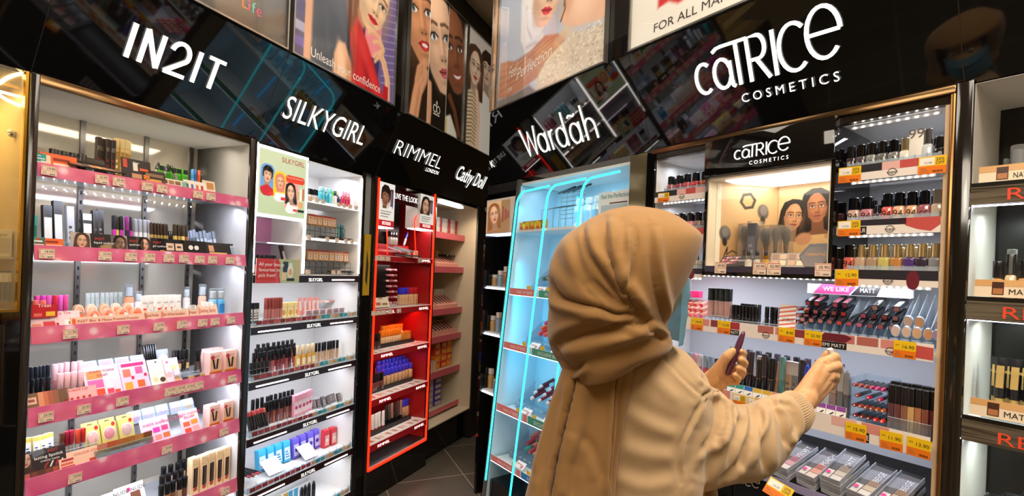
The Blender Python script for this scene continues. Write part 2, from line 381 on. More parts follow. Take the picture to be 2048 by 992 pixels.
            s.poly(P([(-.72, 0), (-.6, -.6), (-.2, -1.0), (.2, -1.0), (.6, -.6), (.72, 0), (.98, -.6), (.75, -1.6), (-.75, -1.6), (-.98, -.6)]), hair, .05 * r)
    def mesh(s, wd, ht, y=0.0, mat=None):
        """grid mesh wd x ht with its lower corner at the origin, facing -y"""
        nx, ny = s.w, s.h
        co = np.zeros((ny, nx, 3)); co[..., 0] = np.linspace(0, wd, nx)[None, :]; co[..., 2] = np.linspace(0, ht, ny)[:, None]; co[..., 1] = y
        i = np.arange(ny * nx).reshape(ny, nx); q = np.stack([i[:-1, :-1], i[:-1, 1:], i[1:, 1:], i[1:, :-1]], -1).reshape(-1, 4)
        me = bpy.data.meshes.new('picture'); me.from_pydata([], [], [])
        me.vertices.add(nx * ny); me.vertices.foreach_set('co', co.ravel())
        me.loops.add(q.size); me.loops.foreach_set('vertex_index', q.ravel().astype(np.int32)); me.polygons.add(len(q))
        me.polygons.foreach_set('loop_start', np.arange(0, q.size, 4, dtype=np.int32)); me.update(calc_edges=True)
        a = me.color_attributes.new('Col', 'FLOAT_COLOR', 'POINT'); c = np.clip(s.c, 0, 1); c = np.where(c <= .04045, c / 12.92, ((c + .055) / 1.055) ** 2.4)
        a.data.foreach_set('color', np.concatenate([c, np.ones((ny, nx, 1))], -1).ravel().astype(np.float32))
        me.materials.append(mat or PRINT); return me
# ================================================================= THE ROOM
CEIL_H = 3.74
m = MB(TILES); m.box(-4.5, 4.5, -2.6, 7.0, -0.05, 0.0); struct('floor', m.build())
m = MB(CEIL); m.box(-4.5, 4.5, -2.6, 7.0, CEIL_H, CEIL_H + .05); struct('ceiling', m.build())
m = MB(CREAM); m.box(-4.5, 4.5, -2.7, -2.6, 0, CEIL_H); struct('wall_rear', m.build())
m = MB(CREAM); m.box(4.5, 4.6, -2.6, 7.0, 0, CEIL_H); struct('wall_right', m.build())
m = MB(CREAM); m.box(-4.6, -4.5, -2.6, 7.0, 0, CEIL_H); struct('wall_left', m.build())
m = MB(CREAM); m.box(-4.5, 4.5, 7.0, 7.1, 0, CEIL_H); struct('wall_back', m.build())
# the black bulkheads above the cabinets: a leaning glossy sign board, then an upright board that carries the posters
def bulkhead(b, x0, x1, seams, name, x0u=None):
    """x0u: where the upright board starts when the leaning board's end is cut on a slant"""
    D = b.D; x0u = x0 if x0u is None else x0u
    pr = [(D, 2.195), (D - .2, 2.595), (D - .185, 2.6), (D - .185, 2.7), (D + .1, 2.7), (D + .1, 2.195)]
    m = MB(BLACK); n = len(pr); xa = [x0, x0u, x0u, x0u, x0, x0]
    m.add([(xa[i], p[0], p[1]) for i, p in enumerate(pr)] + [(x1, p[0], p[1]) for p in pr], [tuple(range(n)), tuple(range(2 * n - 1, n - 1, -1))] + [(i, i + n, (i + 1) % n + n, (i + 1) % n) for i in range(n)])
    struct('trim_1' if b is L else 'trim_2', m.build(), b.M)
    m = MB(M('#17130f', 0.25)); m.add([(x0u, D - .185, 2.6), (x1, D - .185, 2.6), (x1, D + .1, 2.6), (x0, D + .1, 2.6), (x0u, D - .185, CEIL_H), (x1, D - .185, CEIL_H), (x1, D + .1, CEIL_H), (x0, D + .1, CEIL_H)], [(0, 3, 2, 1), (4, 5, 6, 7), (0, 1, 5, 4), (1, 2, 6, 5), (2, 3, 7, 6), (3, 0, 4, 7)]); struct('wall_poster_' + name, m.build(), b.M)
    for i, x in enumerate(seams):
        m = MB(M('#2a2622', 0.2)); m.xprism([(D - .0015, 2.197), (D - .2015, 2.595), (D - .199, 2.596), (D + .001, 2.198)][::-1], x - .0012, x + .0012)
        struct('trim_%d' % (10 + i + (0 if b is L else 10)), m.build(), b.M)
bulkhead(L, 0.45, 4.40, (0.845, 1.70, 2.60, 3.38), 'left')
bulkhead(R, -2.90, 0.45, (-1.48, -0.375), 'right', -2.60)
# general light: recessed panels in the ceiling
LAMP = M('#fff4e2', 0.5, 0, 7.0)
def ceiling_panel(i, x, y, sx, sy, ang, where):
    m = MB(WHITEM); m.box(-sx / 2 - .03, sx / 2 + .03, -sy / 2 - .03, sy / 2 + .03, -.012, 0)
    d = MB(LAMP); d.box(-sx / 2, sx / 2, -sy / 2, sy / 2, -.016, -.0121)
    thing('ceiling_light', where, 'light', Matrix.Translation((x, y, CEIL_H)) @ Matrix.Rotation(ang, 4, 'Z'), [('frame', m.build()), ('diffuser', d.build())])
for i, (x, y, w_) in enumerate(((0.35, 0.45, 'square ceiling light panel above the shopper'), (-0.75, 1.6, 'square ceiling light panel over the pink-edged cabinet aisle'), (-.3, 3.1, 'square ceiling light panel over the red-lit cabinet aisle'),
                      (0.4, -1.2, 'square ceiling light panel behind the shopper'), (-1.2, -.6, 'square ceiling light panel near the pink-edged cabinet'), (1.25, -.35, 'square ceiling light panel near the grey-shelved cabinet'))):
    ceiling_panel(i, x, y, .6, .6, math.radians(-23), w_)
area('key', L, .9, -3.0, 3.5, 1.8, 1.2, 80, '#fff0dc')  # key, fill and back: unseen lamps added to brighten the aisle, no fixtures
area('fill', L, 2.4, -1.5, 3.6, 1.2, .8, 34, '#fff0dc')
area('back', R, 0.0, -2.4, 3.3, 1.6, 1.0, 44, '#fff0dc')
# ================================================================= KINDS OF PRODUCT (each returns its parts)
@lru_cache(None)
def tube_gloss(body, cap, h=.1, r=.0075, capf=.42, sq=False, liquid=None):
    """lip gloss: tinted clear tube with a cap; square or round"""
    b = MB(M(body, .12, 0, 0, .6, .5)); c = MB(M(cap, .18)); z = h * (1 - capf)
    if sq:
        b.bbox(-r, r, -r, r, 0, z - .001, None, .0015); c.bbox(-r, r, -r, r, z, h, None, .0015)
    else:
        b.lathe([(r * .9, 0), (r, .002), (r, z - .002), (r * .7, z - .001), (r * .7, z)], None, 12); c.lathe([(r * .95, z), (r, z + .001), (r, h - .002), (r * .88, h)], None, 12)
    k = MB(M('#e9e3da', .4)); k.quad(-r * .5, r * .5, z * .2, z * .75, -r - .0002 if sq else -r * 1.005)
    return [('tube', b.build(), []), ('cap', c.build())]
@lru_cache(None)
def pencil(col, capc, h=.13, r=.0045, label=None):
    b = MB(M(col, .25)); b.lathe([(r * .8, 0), (r, .002), (r, h * .62)], None, 8)
    c = MB(M(capc, .2)); c.lathe([(r * 1.02, h * .62), (r * 1.08, h * .63), (r * 1.02, h - .004), (r * .6, h)], None, 8)
    p = [('barrel', b.build()), ('cap', c.build())]
    return p
@lru_cache(None)
def mascara(col, capc, h=.125, r=.0085, ring='#b99b5a', shape='torpedo'):
    z = h * .5
    b = MB(M(col, .15, .2, 0, .6, .5)); c = MB(M(capc, .15, .2, 0, .6, .5)); g = MB(M(ring, .2, .9))
    if shape == 'torpedo':
        b.lathe([(r * .55, 0), (r * .85, .006), (r, .02), (r, z)], None, 12); c.lathe([(r, z + .002), (r, z + .015), (r * .92, h * .8), (r * .6, h * .95), (r * .25, h)], None, 12)
    else:
        b.lathe([(r * .95, 0), (r, .002), (r, z)], None, 12); c.lathe([(r, z + .002), (r, h - .003), (r * .9, h)], None, 12)
    g.lathe([(r * 1.02, z), (r * 1.02, z + .0022)], None, 12)
    return [('tube', b.build()), ('cap', c.build(), [('ring', g.build())])]
@lru_cache(None)
def carton(col, w, d, h, panel=None, txt=None, tcol='#222222', tsize=.0, art=None, top=None):
    """printed cardboard box: front panel, printed word, folded top"""
    b = MB(M(col, .4)); b.bbox(-w / 2, w / 2, 0, d, 0, h, None, .0008)
    if top: b.quad(-w / 2 + .001, w / 2 - .001, h * .8, h * .985, -.0004, M(top, .4))
    parts = []
    pm = MB()
    if panel: pm.quad(-w * .42, w * .42, h * .12, h * .7, -.0005, M(panel, .4))
    if art == 'dot': pm.disc(0, h * .42, w * .3, -.0008, M(tcol, .4))
    elif art == 'bars':
        for i in range(3): pm.quad(-w * .3, w * (.3 - .1 * i), h * (.2 + .13 * i), h * (.26 + .13 * i), -.0008, M(tcol, .4))
    elif art == 'pens':
        for sx in (-1, 1):
            pm.poly([(sx * w * .08 - w * .08, h * .3), (sx * w * .08 + w * .08, h * .3), (sx * w * .2 + w * .02, h * .72), (sx * w * .2 - w * .12, h * .72)], -.0008, M('#241c18', .4))
        pm.disc(-w * .28, h * .8, w * .16, -.0009, M('#c4242c', .4)); pm.quad(-w * .5, w * .5, 0, h * .16, -.0006, M('#c3341f', .4)); pm.quad(-w * .5, w * .5, h * .16, h * .22, -.0006, M('#d98a2b', .4))
    elif art == 'stripe':
        for i in range(5): pm.poly([(-w * .5, h * (.05 + .19 * i)), (w * .5, h * (.12 + .19 * i)), (w * .5, h * (.17 + .19 * i)), (-w * .5, h * (.1 + .19 * i))], -.0006, M(tcol, .4))
    elif art == 'spots':
        rr = random.Random(3)
        for i in range(14): pm.disc(rr.uniform(-.4, .4) * w, rr.uniform(.05, .95) * h, w * .08, -.0006, M('#222222', .4), 8)
    elif art == 'eye':
        pm.quad(-w * .44, w * .44, h * .1, h * .8, -.0006, M('#d9a982', .4)); pm.disc(0, h * .4, w * .26, -.0008, M('#efe7df', .4), 12, h * .13); pm.disc(0, h * .4, w * .1, -.001, M('#2b1a12', .4), 10, h * .12)
        pm.poly([(-w * .32, h * .62), (0, h * .72), (w * .34, h * .62), (0, h * .66)], -.001, M('#2b1a12', .4)); pm.quad(-w * .5, w * .5, h * .84, h, -.0007, M('#a33226', .4))
    if txt: pm.text(txt, 0, h * .76, tsize or w * .22, -.001, M(tcol, .4), align='C')
    if pm.f: parts.append(('front_print', pm.build()))
    return [('box', b.build())] + parts
@lru_cache(None)
def bottle(glass, cap, h=.11, r=.015, capf=.3, sq=False, label=None, pump=False, sy=1.0):
    z = h * (1 - capf); b = MB(M(glass, .12, 0, 0, .6, .6)); c = MB(M(cap, .15, .3 if cap in ('#b9b9bd', '#c79a3c') else 0, 0, .6, .4))
    if sq:
        b.loft([[(p[0], p[1], zz) for p in rrect(-r + i, r - i, -r * sy + i, r * sy - i, r * .3, 2)] for zz, i in ((0, .001), (.002, 0), (z * .88, 0), (z * .96, r * .2), (z * .98, r * .5), (z, r * .5))])
        c.bbox(-r * .82, r * .82, -r * .82 * sy, r * .82 * sy, z, h, None, .0015)
    else:
        b.lathe([(r * .92, 0), (r, .003), (r, z * .85), (r * .85, z * .95), (r * .5, z * .98), (r * .5, z)], None, 14, (0, 0), sy)
        c.lathe([(r * .72, z), (r * .74, z + .001), (r * .72, h - .002), (r * .62, h)], None, 14, (0, 0), sy)
    parts = [('bottle', b.build(), []), ('cap', c.build())]
    if label:
        k = MB(M(label, .4))
        k.sub(); n = 6
        a0 = math.radians(50); pts = [(-r * 1.01 * math.sin(-a0 + 2 * a0 * i / n), -r * 1.01 * sy * math.cos(-a0 + 2 * a0 * i / n)) for i in range(n + 1)] if not sq else [(r * .7, -r * sy * 1.01), (-r * .7, -r * sy * 1.01)]
        vs = [(x, y, zz) for zz in (z * .2, z * .7) for x, y in pts]; q = len(pts)
        k.add(vs, [(i + 1, i, i + q, i + 1 + q) for i in range(q - 1)]); parts[0][2].append(('front_label', k.build()))
    if pump:
        k = MB(clear('#eef2f4', .12)); k.lathe([(r * .9, z), (r * .9, h + .012), (r * .8, h + .014)], None, 14); parts.append(('clear_overcap', k.build()))
    return parts
@lru_cache(None)
def squeeze(col, capc, h=.13, w=.034, print_=None, heart=None, txt=None):
    """soft tube standing on its cap, crimped flat at the top"""
    z = h * .18; b = MB(M(col, .3)); c = MB(M(capc, .25)); rings = []
    for t in (0, .1, .35, .6, .8, .93, 1.0):
        ww = w / 2 * (.9 + .1 * t); dd = w * .34 * (1 - t) ** .8 + .0012
        rings.append([(ww * math.cos(a), dd * math.sin(a), z + (h - z) * t) for a in [2 * math.pi * i / 14 for i in range(14)]])
    b.loft(rings); c.lathe([(w * .33, 0), (w * .36, .002), (w * .36, z - .001), (w * .3, z)], None, 14)
    p = MB()
    y = lambda zz: -(w * .34 * (1 - (zz - z) / (h - z)) ** .8 + .0018)
    if heart:
        q = MB(M(heart, .4)); rr = w * .26; zc = z + (h - z) * .35
        pts = [(rr * (16 * math.sin(t) ** 3) / 16, zc + rr * (13 * math.cos(t) - 5 * math.cos(2 * t) - 2 * math.cos(3 * t) - math.cos(4 * t)) / 16) for t in [2 * math.pi * i / 20 for i in range(20)]][::-1]
        q.add([(a, y(zz) - .0006, zz) for a, zz in pts], [tuple(range(20))]); p.add(*[(q.v), (q.f)], mat=M(heart, .4))
        lo = MB(); rs = []
    if print_:
        zz0, zz1 = z + (h - z) * .25, z + (h - z) * .8
        p.add([(-w * .3, y(zz0), zz0), (w * .3, y(zz0), zz0), (w * .3, y(zz1), zz1), (-w * .3, y(zz1), zz1)], [(0, 1, 2, 3)], M(print_, .35))
    if txt:
        n0 = len(p.v); p.text(txt, 0, z + (h - z) * .62, w * .2, 0, M('#d8b867' if col == '#18171a' else '#6b4a3a', .35), align='C'); p.v[n0:] = [(v[0], y(v[2]) - .001, v[2]) for v in p.v[n0:]]
    return [('tube', b.build(), [('front_print', p.build())] if p.f else []), ('cap', c.build())]
@lru_cache(None)
def polish(col, cap='#17161a', h=.075, w=.027, shape='sq', mark=None):
    """nail polish: thick glass square, tall cap"""
    z = h * .52; g = MB(M(col, .08, 0, 0, .7, .8)); c = MB(M(cap, .15, .9 if cap != '#17161a' else .1, 0, .6, .5)); r = w / 2
    g.loft([[(p[0], p[1], zz) for p in rrect(-r + i, r - i, -r + i, r - i, r * .35, 3)] for zz, i in ((0, .0015), (.0015, 0), (z * .85, 0), (z * .95, .002), (z, .005))])
    k = r * .88
    c.loft([[(p[0], p[1], zz) for p in rrect(-k + i, k - i, -k + i, k - i, k * (.5 if shape == 'sq' else .98), 4)] for zz, i in ((z, .001), (z + .001, 0), (h - .002, .0006), (h, .0025))])
    sub = []
    if mark:
        t = MB(); t.text(mark, 0, z * .25, z * .5, -r - .0004, M('#241c1c', .4), align='C'); sub.append(('mark', t.build()))
    return [('bottle', g.build(), sub), ('cap', c.build())]
@lru_cache(None)
def compact(col, heart, r=.03, t=.016):
    """round powder case stood on edge, raised heart on the lid"""
    k = 20; b = MB(M(col, .35))
    ring = lambda rr, y: [(rr * math.cos(a), y, r + rr * math.sin(a)) for a in [2 * math.pi * i / k for i in range(k)]]
    b.loft([ring(r * .94, 0), ring(r, .002), ring(r, t * .45), ring(r * .97, t * .47), ring(r * .97, t * .53), ring(r, t * .55), ring(r, t - .002), ring(r * .94, t)])
    h = MB(M(heart, .3)); hp = lambda s, y: [(s * (16 * math.sin(a) ** 3) / 16, y, r + s * (13 * math.cos(a) - 5 * math.cos(2 * a) - 2 * math.cos(3 * a) - math.cos(4 * a)) / 16) for a in [2 * math.pi * i / 24 for i in range(24)]]
    h.loft([hp(r * .66, 0), hp(r * .64, -.0015), hp(r * .5, -.003)]); e = MB(M('#fbd9c4', .3)); e.loft([ring(r * .86, .0002), ring(r * .86, -.0006), ring(r * .78, -.0007), ring(r * .78, .0001)], None, True, False)
    return [('case', b.build()), ('heart', h.build()), ('rim', e.build())]
@lru_cache(None)
def blush(pan, case='#d9d4d6', w=.05, h=.05, t=.012, lid=True, round_=False):
    """square compact with clear lid, stood on edge"""
    b = MB(M(case, .3)); b.bbox(-w / 2, w / 2, 0, t, 0, h, None, .002); p = MB(M(pan, .6))
    if round_: p.disc(0, h / 2, w * .38, -.0006, None, 16)
    else: p.quad(-w * .38, w * .38, h * .12, h * .88, -.0006)
    o = [('case', b.build()), ('pan', p.build())]
    if lid:
        l = MB(ACR); l.box(-w / 2, w / 2, -.004, -.001, 0, h); o.append(('clear_lid', l.build()))
    return o
@lru_cache(None)
def board(w, h, bg, swatches=(), txt=None, tcol='#b3203a', lean=.35, title=None, circ=False, band=None, stick=None, tsz=None):
    """printed tester board on a leaning easel foot: bg colour, colour patches (x,z,w,h,colour in parts of the board)"""
    b = MB(M(bg, .35)); b.box(-w / 2, w / 2, 0, .003, 0, h); f = MB(ACR); f.xprism([(.003, .003), (.016, .009), (.003, h * .6)], -w * .3, w * .3)
    p = MB()
    if band: p.quad(-w / 2, w / 2, h * band[0], h * band[1], -.0004, M(band[2], .35))
    for x, z, sw, sh, c in swatches:
        if circ: p.disc((x - .5) * w, z * h, sw * w, -.0008, M(c, .45), 14)
        else: p.quad((x - .5) * w, (x + sw - .5) * w, z * h, (z + sh) * h, -.0008, M(c, .45))
    if txt:
        for i, t in enumerate(txt.split('|')): p.text(t, 0, h * (.8 - .13 * i), tsz or h * .1, -.0012, M(tcol, .4), align='C')
    if title: p.text(title[0], (title[1] - .5) * w, title[2] * h, title[3] * h, -.0012, M(tcol, .4))
    o = [('card', b.build(), [('print', p.build())] if p.f else []), ('easel_foot', f.build())]
    return o
def picture_board(cv, w, h, mat=None, foot=.25):
    b = MB(PAPER); b.box(0, w, .0006, .003, 0, h); f = MB(ACR); f.xprism([(.003, .003), (.016, .009), (.003, h * .6)], w * .2, w * .8)
    return [('card', b.build(), [('print', cv.mesh(w, h, 0, mat or PRINTDIM))]), ('easel_foot', f.build())]
@lru_cache(None)
def price_tag(txt, w=.042, h=.033, style='peach'):
    if style == 'peach':
        b = MB(M('#f3d9c2', .45)); b.box(-w / 2, w / 2, 0, .0012, 0, h); p = MB(M('#d9694f', .5))
        for a, c, e, g in ((-.46, .46, .93, .97), (-.46, .46, .45, .48), (-.46, -.43, .45, .97), (.43, .46, .45, .97)): p.quad(a * w, c * w, e * h, g * h, -.0004)
        k = INK
        p.text(txt, w * .38, h * .58, h * .24, -.0006, k, align='R')
    else:
        b = MB(M('#f3c414', .4)); b.box(-w / 2, w / 2, 0, .0012, h * .45, h); b.box(-w / 2, w / 2, 0, .0012, 0, h * .449, M('#ee7a12', .4)); p = MB(INK); k = INK
        if style == 'off':
            p.quad(-w * .46, w * .08, h * .5, h * .94, -.0004, M('#f6efe4', .5))
            p.text('20%', w * .28, h * .74, h * .17, -.0006, k, align='C'); p.text('OFF', w * .28, h * .53, h * .17, -.0006, k, align='C'); p.text(txt, 0, h * .58, h * .13, -.0006, k, align='R')
        else:
            p.text(txt, w * .42, h * .58, h * .2, -.0006, k, align='R'); p.text('RM', -w * .4, h * .7, h * .09, -.0006, k)
    x = w * .02
    for i in range(9):
        ww = w * (.012 + .012 * (i * 7 % 3)); p.quad(x, x + ww, h * .08, h * .2, -.0004, INK); x += ww + w * .018
    for i in range(3): p.quad(-w * .42, -w * (.1 + .06 * i), h * (.1 + .1 * i), h * (.125 + .1 * i), -.0004, M('#8a6a58', .5))
    return [(None, b.build()), ('price_print', p.build())]
@lru_cache(None)
def lipstick_end(col, L_=.07, w=.019, case='#161517'):
    """square black lipstick lying in its tray, shade window on the near end"""
    b = MB(M(case, .2, 0, 0, .6, .4)); r = w / 2
    b.loft([[(p[0], y, p[1]) for p in rrect(-r + i, r - i, -r + i, r - i, r * .35, 3)] for y, i in ((0, .002), (.002, 0), (L_, 0))]); e = MB(M(col, .35)); e.loft([[(p[0], y, p[1]) for p in rrect(-r * .68, r * .68, -r * .68, r * .68, r * .25, 3)] for y in (.0004, -.0012)])
    return [('case', b.build()), ('shade_end', e.build())]
@lru_cache(None)
def round_end(col, L_=.09, r=.006, case='#1b1a1c'):
    """slim stick lying in a tray: coloured tip toward the viewer"""
    b = MB(M(case, .25)); ring = lambda rr, y: [(rr * math.cos(a), y, rr * math.sin(a)) for a in [2 * math.pi * i / 12 for i in range(12)]]
    b.loft([ring(r, .022), ring(r, L_ - .002), ring(r * .9, L_)]); e = MB(M(col, .25)); e.loft([ring(r * .8, 0), ring(r, .002), ring(r, .0219)])
    d = MB(M('#f2ece6', .4)); d.loft([ring(r * .4, -.0004), ring(r * .4, .0003)])
    return [('barrel', b.build()), ('shade_cap', e.build(), [('dot', d.build())])]
@lru_cache(None)
def eye_palette(cols, w=.062, l=.16, t=.014, txt='BEIGE', dark='#5b5046', light='#efe6da'):
    """slim clear-lidded eyeshadow palette lying flat (x width, y length, near end at 0)"""
    c = MB(clear('#eef1f6', .02, .04, True, .07)); c.box(-w / 2, w / 2, 0, l, 0, t); b = MB(M('#2a2725', .3)); b.box(-w / 2 + .003, w / 2 - .003, .004, l - .004, .002, t * .55)
    p = MB(); z = t * .55 + .0006; n = len(cols)
    def q(x0, x1, y0, y1, m): p.add([(x0, y0, z), (x1, y0, z), (x1, y1, z), (x0, y1, z)], [(0, 1, 2, 3)], m)
    q(-w * .44, w * .44, l * .68, l * .96, M(dark, .35)); q(-w * .44, -w * .1, .006, l * .3, M(light, .4)); q(-w * .44, -w * .1, l * .3, l * .66, M(dark, .4))
    for i, k in enumerate(cols): q(-w * .06, w * .44, .006 + (l * .64) * i / n, .006 + (l * .64) * (i + .92) / n, M(k, .55))
    t_ = MB(M('#f4efe8', .4)); vs, fs, wid = glyphs(txt); sz = .018; t_.add([(-w * .02 - v[1] * sz * 1.0 + .018, l * .5 + v[0] * min(sz, l * .44 / max(wid, .1)), z + .0006) for v in vs], fs)
    s = MB(M('#e0328c', .4)); s.add([(-w * .27 + .0075 * math.cos(a), l * .17 + .0075 * math.sin(a), t + .0005) for a in [2 * math.pi * i / 14 for i in range(14)]], [tuple(range(14))])
    e = MB(clear('#f4f6fa', .35)); 
    for x0, x1, y0, y1 in ((-w / 2, w / 2, -.0008, .0012), (-w / 2 - .0008, -w / 2 + .0012, 0, l), (w / 2 - .0012, w / 2 + .0008, 0, l)): e.box(x0, x1, y0, y1, 0, t + .0008)
    return [('tray', b.build(), [('shades', p.build()), ('lettering', t_.build())]), ('clear_lid', c.build(), [('lid_edge', e.build())]), ('pink_sticker', s.build())]
@lru_cache(None)
def brush(handle='#1c1a19', ferrule='#c79a3c', hair='#5f5a57', h=.17, r=.016, flat=1.0):
    z = h * .6; a = MB(M(handle, .2)); a.lathe([(.003, 0), (.006, .01), (.005, z * .5), (.0065, z * .7)], None, 10); f = MB(M(ferrule, .2, .95)); f.lathe([(.0066, z * .7), (.0075, z * .75), (r * .55, z)], None, 12, (0, 0), flat)
    b = MB(M(hair, .8)); b.lathe([(r * .5, z), (r * .85, z + (h - z) * .3), (r, z + (h - z) * .6), (r * .85, z + (h - z) * .85), (r * .4, h)], None, 14, (0, 0), flat)
    return [('handle', a.build()), ('ferrule', f.build()), ('bristles', b.build())]
@lru_cache(None)
def clear_tray(w, d, h, nx, slope=0.0, rib=.0015, mat=None):
    """open acrylic organiser: base, front and back, ribs between the slots"""
    mt = mat or ACR; m = MB(mt); m.box(0, w, 0, d, -.0007, -.0001); f = MB(mt); f.box(0, w, 0, .002, 0, h)
    r = MB(mt); t = min(d - .002, .016)
    for i in range(nx + 1):
        x = w * i / nx - (rib if i == nx else 0); r.xprism([(.002, 0), (t, 0), (t, h + slope), (.002, h)], x, x + rib)
    e = MB(clear('#ffffff', .55)); e.box(0, w, 0, .002, h, h + .0012)
    return [('base', m.build()), ('front_wall', f.build()), ('ribs', r.build()), ('polished_edge', e.build())]
@lru_cache(None)
def blister(card, pan, w=.07, h=.09):
    b = MB(M(card, .35, .25)); b.box(-w / 2, w / 2, 0, .012, 0, h * .82); b.box(-w / 2, w / 2, .008, .011, h * .82, h); b.quad(-w * .15, w * .15, h * .88, h * .93, .0078, M('#5b4a20', .5))
    k = 18; ring = lambda rr, y: [(rr * math.cos(a), y, h * .4 + rr * math.sin(a)) for a in [2 * math.pi * i / k for i in range(k)]]
    p = MB(M(pan, .7)); p.loft([ring(w * .33, -.0003), ring(w * .33, -.001)]); d = MB(clear('#ffffff', .1)); d.loft([ring(w * .37, 0), ring(w * .36, -.008), ring(w * .28, -.012)]); s = MB(M('#d5221f', .4)); s.disc(w * .3, h * .74, w * .12, -.0006)
    r = MB(M('#e8dfc8', .3)); r.loft([ring(w * .38, -.0004), ring(w * .345, -.0008)], None, True, False)
    return [('gold_card', b.build(), [('sticker', s.build())]), ('powder', p.build()), ('rim', r.build()), ('clear_dome', d.build())]
@lru_cache(None)
def stick_pack(top, body, h=.12, w=.03, win='#2a2322'):
    """tall carton with a window that shows the pen inside and a striped header"""
    b = MB(M(body, .4)); b.bbox(-w / 2, w / 2, 0, w, 0, h, None, .0008); p = MB(M(win, .25)); p.quad(-w * .3, w * .3, h * .18, h * .72, -.0006)
    q = MB(M('#2a2322', .4))
    for i in range(4): q.poly([(-w * .5, h * (.78 + .055 * i)), (w * .5, h * (.74 + .055 * i)), (w * .5, h * (.765 + .055 * i)), (-w * .5, h * (.805 + .055 * i))], -.0006, M(top, .4))
    s = MB(M('#b8452c', .4)); s.disc(0, h * .13, w * .28, -.0009)
    n = MB(M('#473a38', .2)); n.lathe([(w * .14, h * .2), (w * .14, h * .7)], None, 8, (0, -.001))
    return [('box', b.build(), [('stripes', q.build()), ('sticker', s.build())]), ('window', p.build()), ('pen', n.build())]
def bay(b, x, h):
    if b is L: rs = [(.45, .834), (.8665, 1.6635)] + ([(1.711, 2.011), (2.031, 2.467)] if h > 1.53 else [(1.7035, 2.4735)]) + [(2.633, 3.32), (3.371, 4.074)]
    else: rs = [(-1.449, -1.183), (-1.16, -.71), (-.687, -.4165)] if h > 1.6 and x > -1.5 and x < -.38 else [(-2.9, -2.6), (-2.6, -1.615), (-1.449, -.4165), (-.3485, .2985)]
    return next(((a, c) for a, c in rs if a <= x <= c), (-9, 9))
def row(b, kind, n, px0, px1, d, h, name, desc, cat, where, group=None, rz=0, rx=0, gap=None, jit=0.005, names=None, ry=0):
    """n copies side by side between two picture columns on a shelf at height h; kind(i) gives the parts; labels count from the near end"""
    s0, s1 = b.s(px0, d, h), b.s(px1, d, h); out = []; rr = random.Random(n * 31 + int(px0)); pitch = (s1 - s0) / n if gap is None else (s1 - s0) / max(1, n - 1); lo, hi = bay(b, (s0 + s1) / 2, h)
    if gap is None and not callable(ry) and ry == 0: s0, s1 = max(s0, lo + .001), min(s1, hi - .001); pitch = (s1 - s0) / n
    for i in range(n):
        x = s0 + (s1 - s0) * ((i + .5) / n if gap is None else i / max(1, n - 1)); pr = kind(i)
        xs_ = [v.co.x for p in pr for v in p[1].vertices]; wd = max(xs_) - min(xs_); k_ = min(1.0, abs(pitch) * .92 / wd) if n > 1 and not callable(ry) and ry == 0 else 1.0; hw = wd * k_ / 2 + .0012
        if ry == 0 or callable(ry): x = min(max(x, lo + hw), hi - hw)
        ds = desc(i) if callable(desc) else desc
        k = i if b is L else n - 1 - i
        lab = ('%s %s from the near end, %s' % (ordn(k), ds, where)) if n > 1 else '%s, %s' % (ds, where)
        out.append(thing(name, lab, cat, at(b, x, d + rr.uniform(-1, 1) * jit, h, (rz(i) if callable(rz) else rz) + rr.uniform(-2, 2) * jit * 3, rx(i) if callable(rx) else rx, ry(i) if callable(ry) else ry) @ Matrix.Diagonal((k_, 1, 1, 1)), pr, group))
    return out
# ================================================================= LEFT RUN: cabinet shells
def rim(b, name, w0, w1, z0, z1, mat, d0=0, d1=.004):
    pass
def shell(b, name, label, x0, x1, z0, z1, depth, inner, back, extra=(), t=.018, front=0.0):
    """an open cabinet: two side panels, top, bottom, back, all its own parts"""
    D = b.D; parts = []
    for nm, bx, mt in (('side_panel', (x0 - t, x0, front, depth, z0 - t, z1 + t), inner), ('side_panel', (x1, x1 + t, front, depth, z0 - t, z1 + t), inner),
                       ('top_panel', (x0, x1, front, depth, z1, z1 + t), inner), ('bottom_panel', (x0, x1, front, depth, z0 - t, z0), inner), ('back_panel', (x0 - t, x1 + t, depth, depth + t, z0 - t, z1 + t), back)):
        m = MB(mt); m.box(*bx); parts.append((nm, m.build()))
    return thing(name, label, 'cabinet', b.M @ Matrix.Translation((0, D, 0)), parts + list(extra))
def pbox(x0, x1, y0, y1, z0, z1, mat, bev=0):
    m = MB(mat)
    (m.bbox(x0, x1, y0, y1, z0, z1, None, bev) if bev else m.box(x0, x1, y0, y1, z0, z1)); return m.build()
def shelf_part(x0, x1, d0, d1, z, lipz0, lipz1, boardmat, lipmat, led=None, lean=0.0, more=()):
    """a shelf with its lip and light strip as sub-parts"""
    l = MB(lipmat); l.xprism([(d0 - .012 + lean, lipz0), (d0 - .012, lipz1), (d0 - .009, lipz1 + .001), (d0 - .009 + lean, lipz0)][::-1] if False else [(d0 - .012, lipz0), (d0 - .009, lipz0), (d0 - .009 + lean, lipz1), (d0 - .012 + lean, lipz1)], x0, x1)
    subs = [('lip', l.build())]
    if led is not None:
        s = MB(led); s.box(x0 + .01, x1 - .01, d0 - .006, d0 - .001, lipz0 + .001, lipz0 + .005); subs.append(('light_strip', s.build()))
    return ('shelf', pbox(x0, x1, d0 + (.001 if lean else -.008), d1, z - .01, z, boardmat), subs + list(more))
MIRR = M('#c9c0ae', .08, .3, 0, .5)  # mirror back: cream of the reflected bright room put into its colour
FROST = M('#dfe3e6', .15, 0, 0, .6)
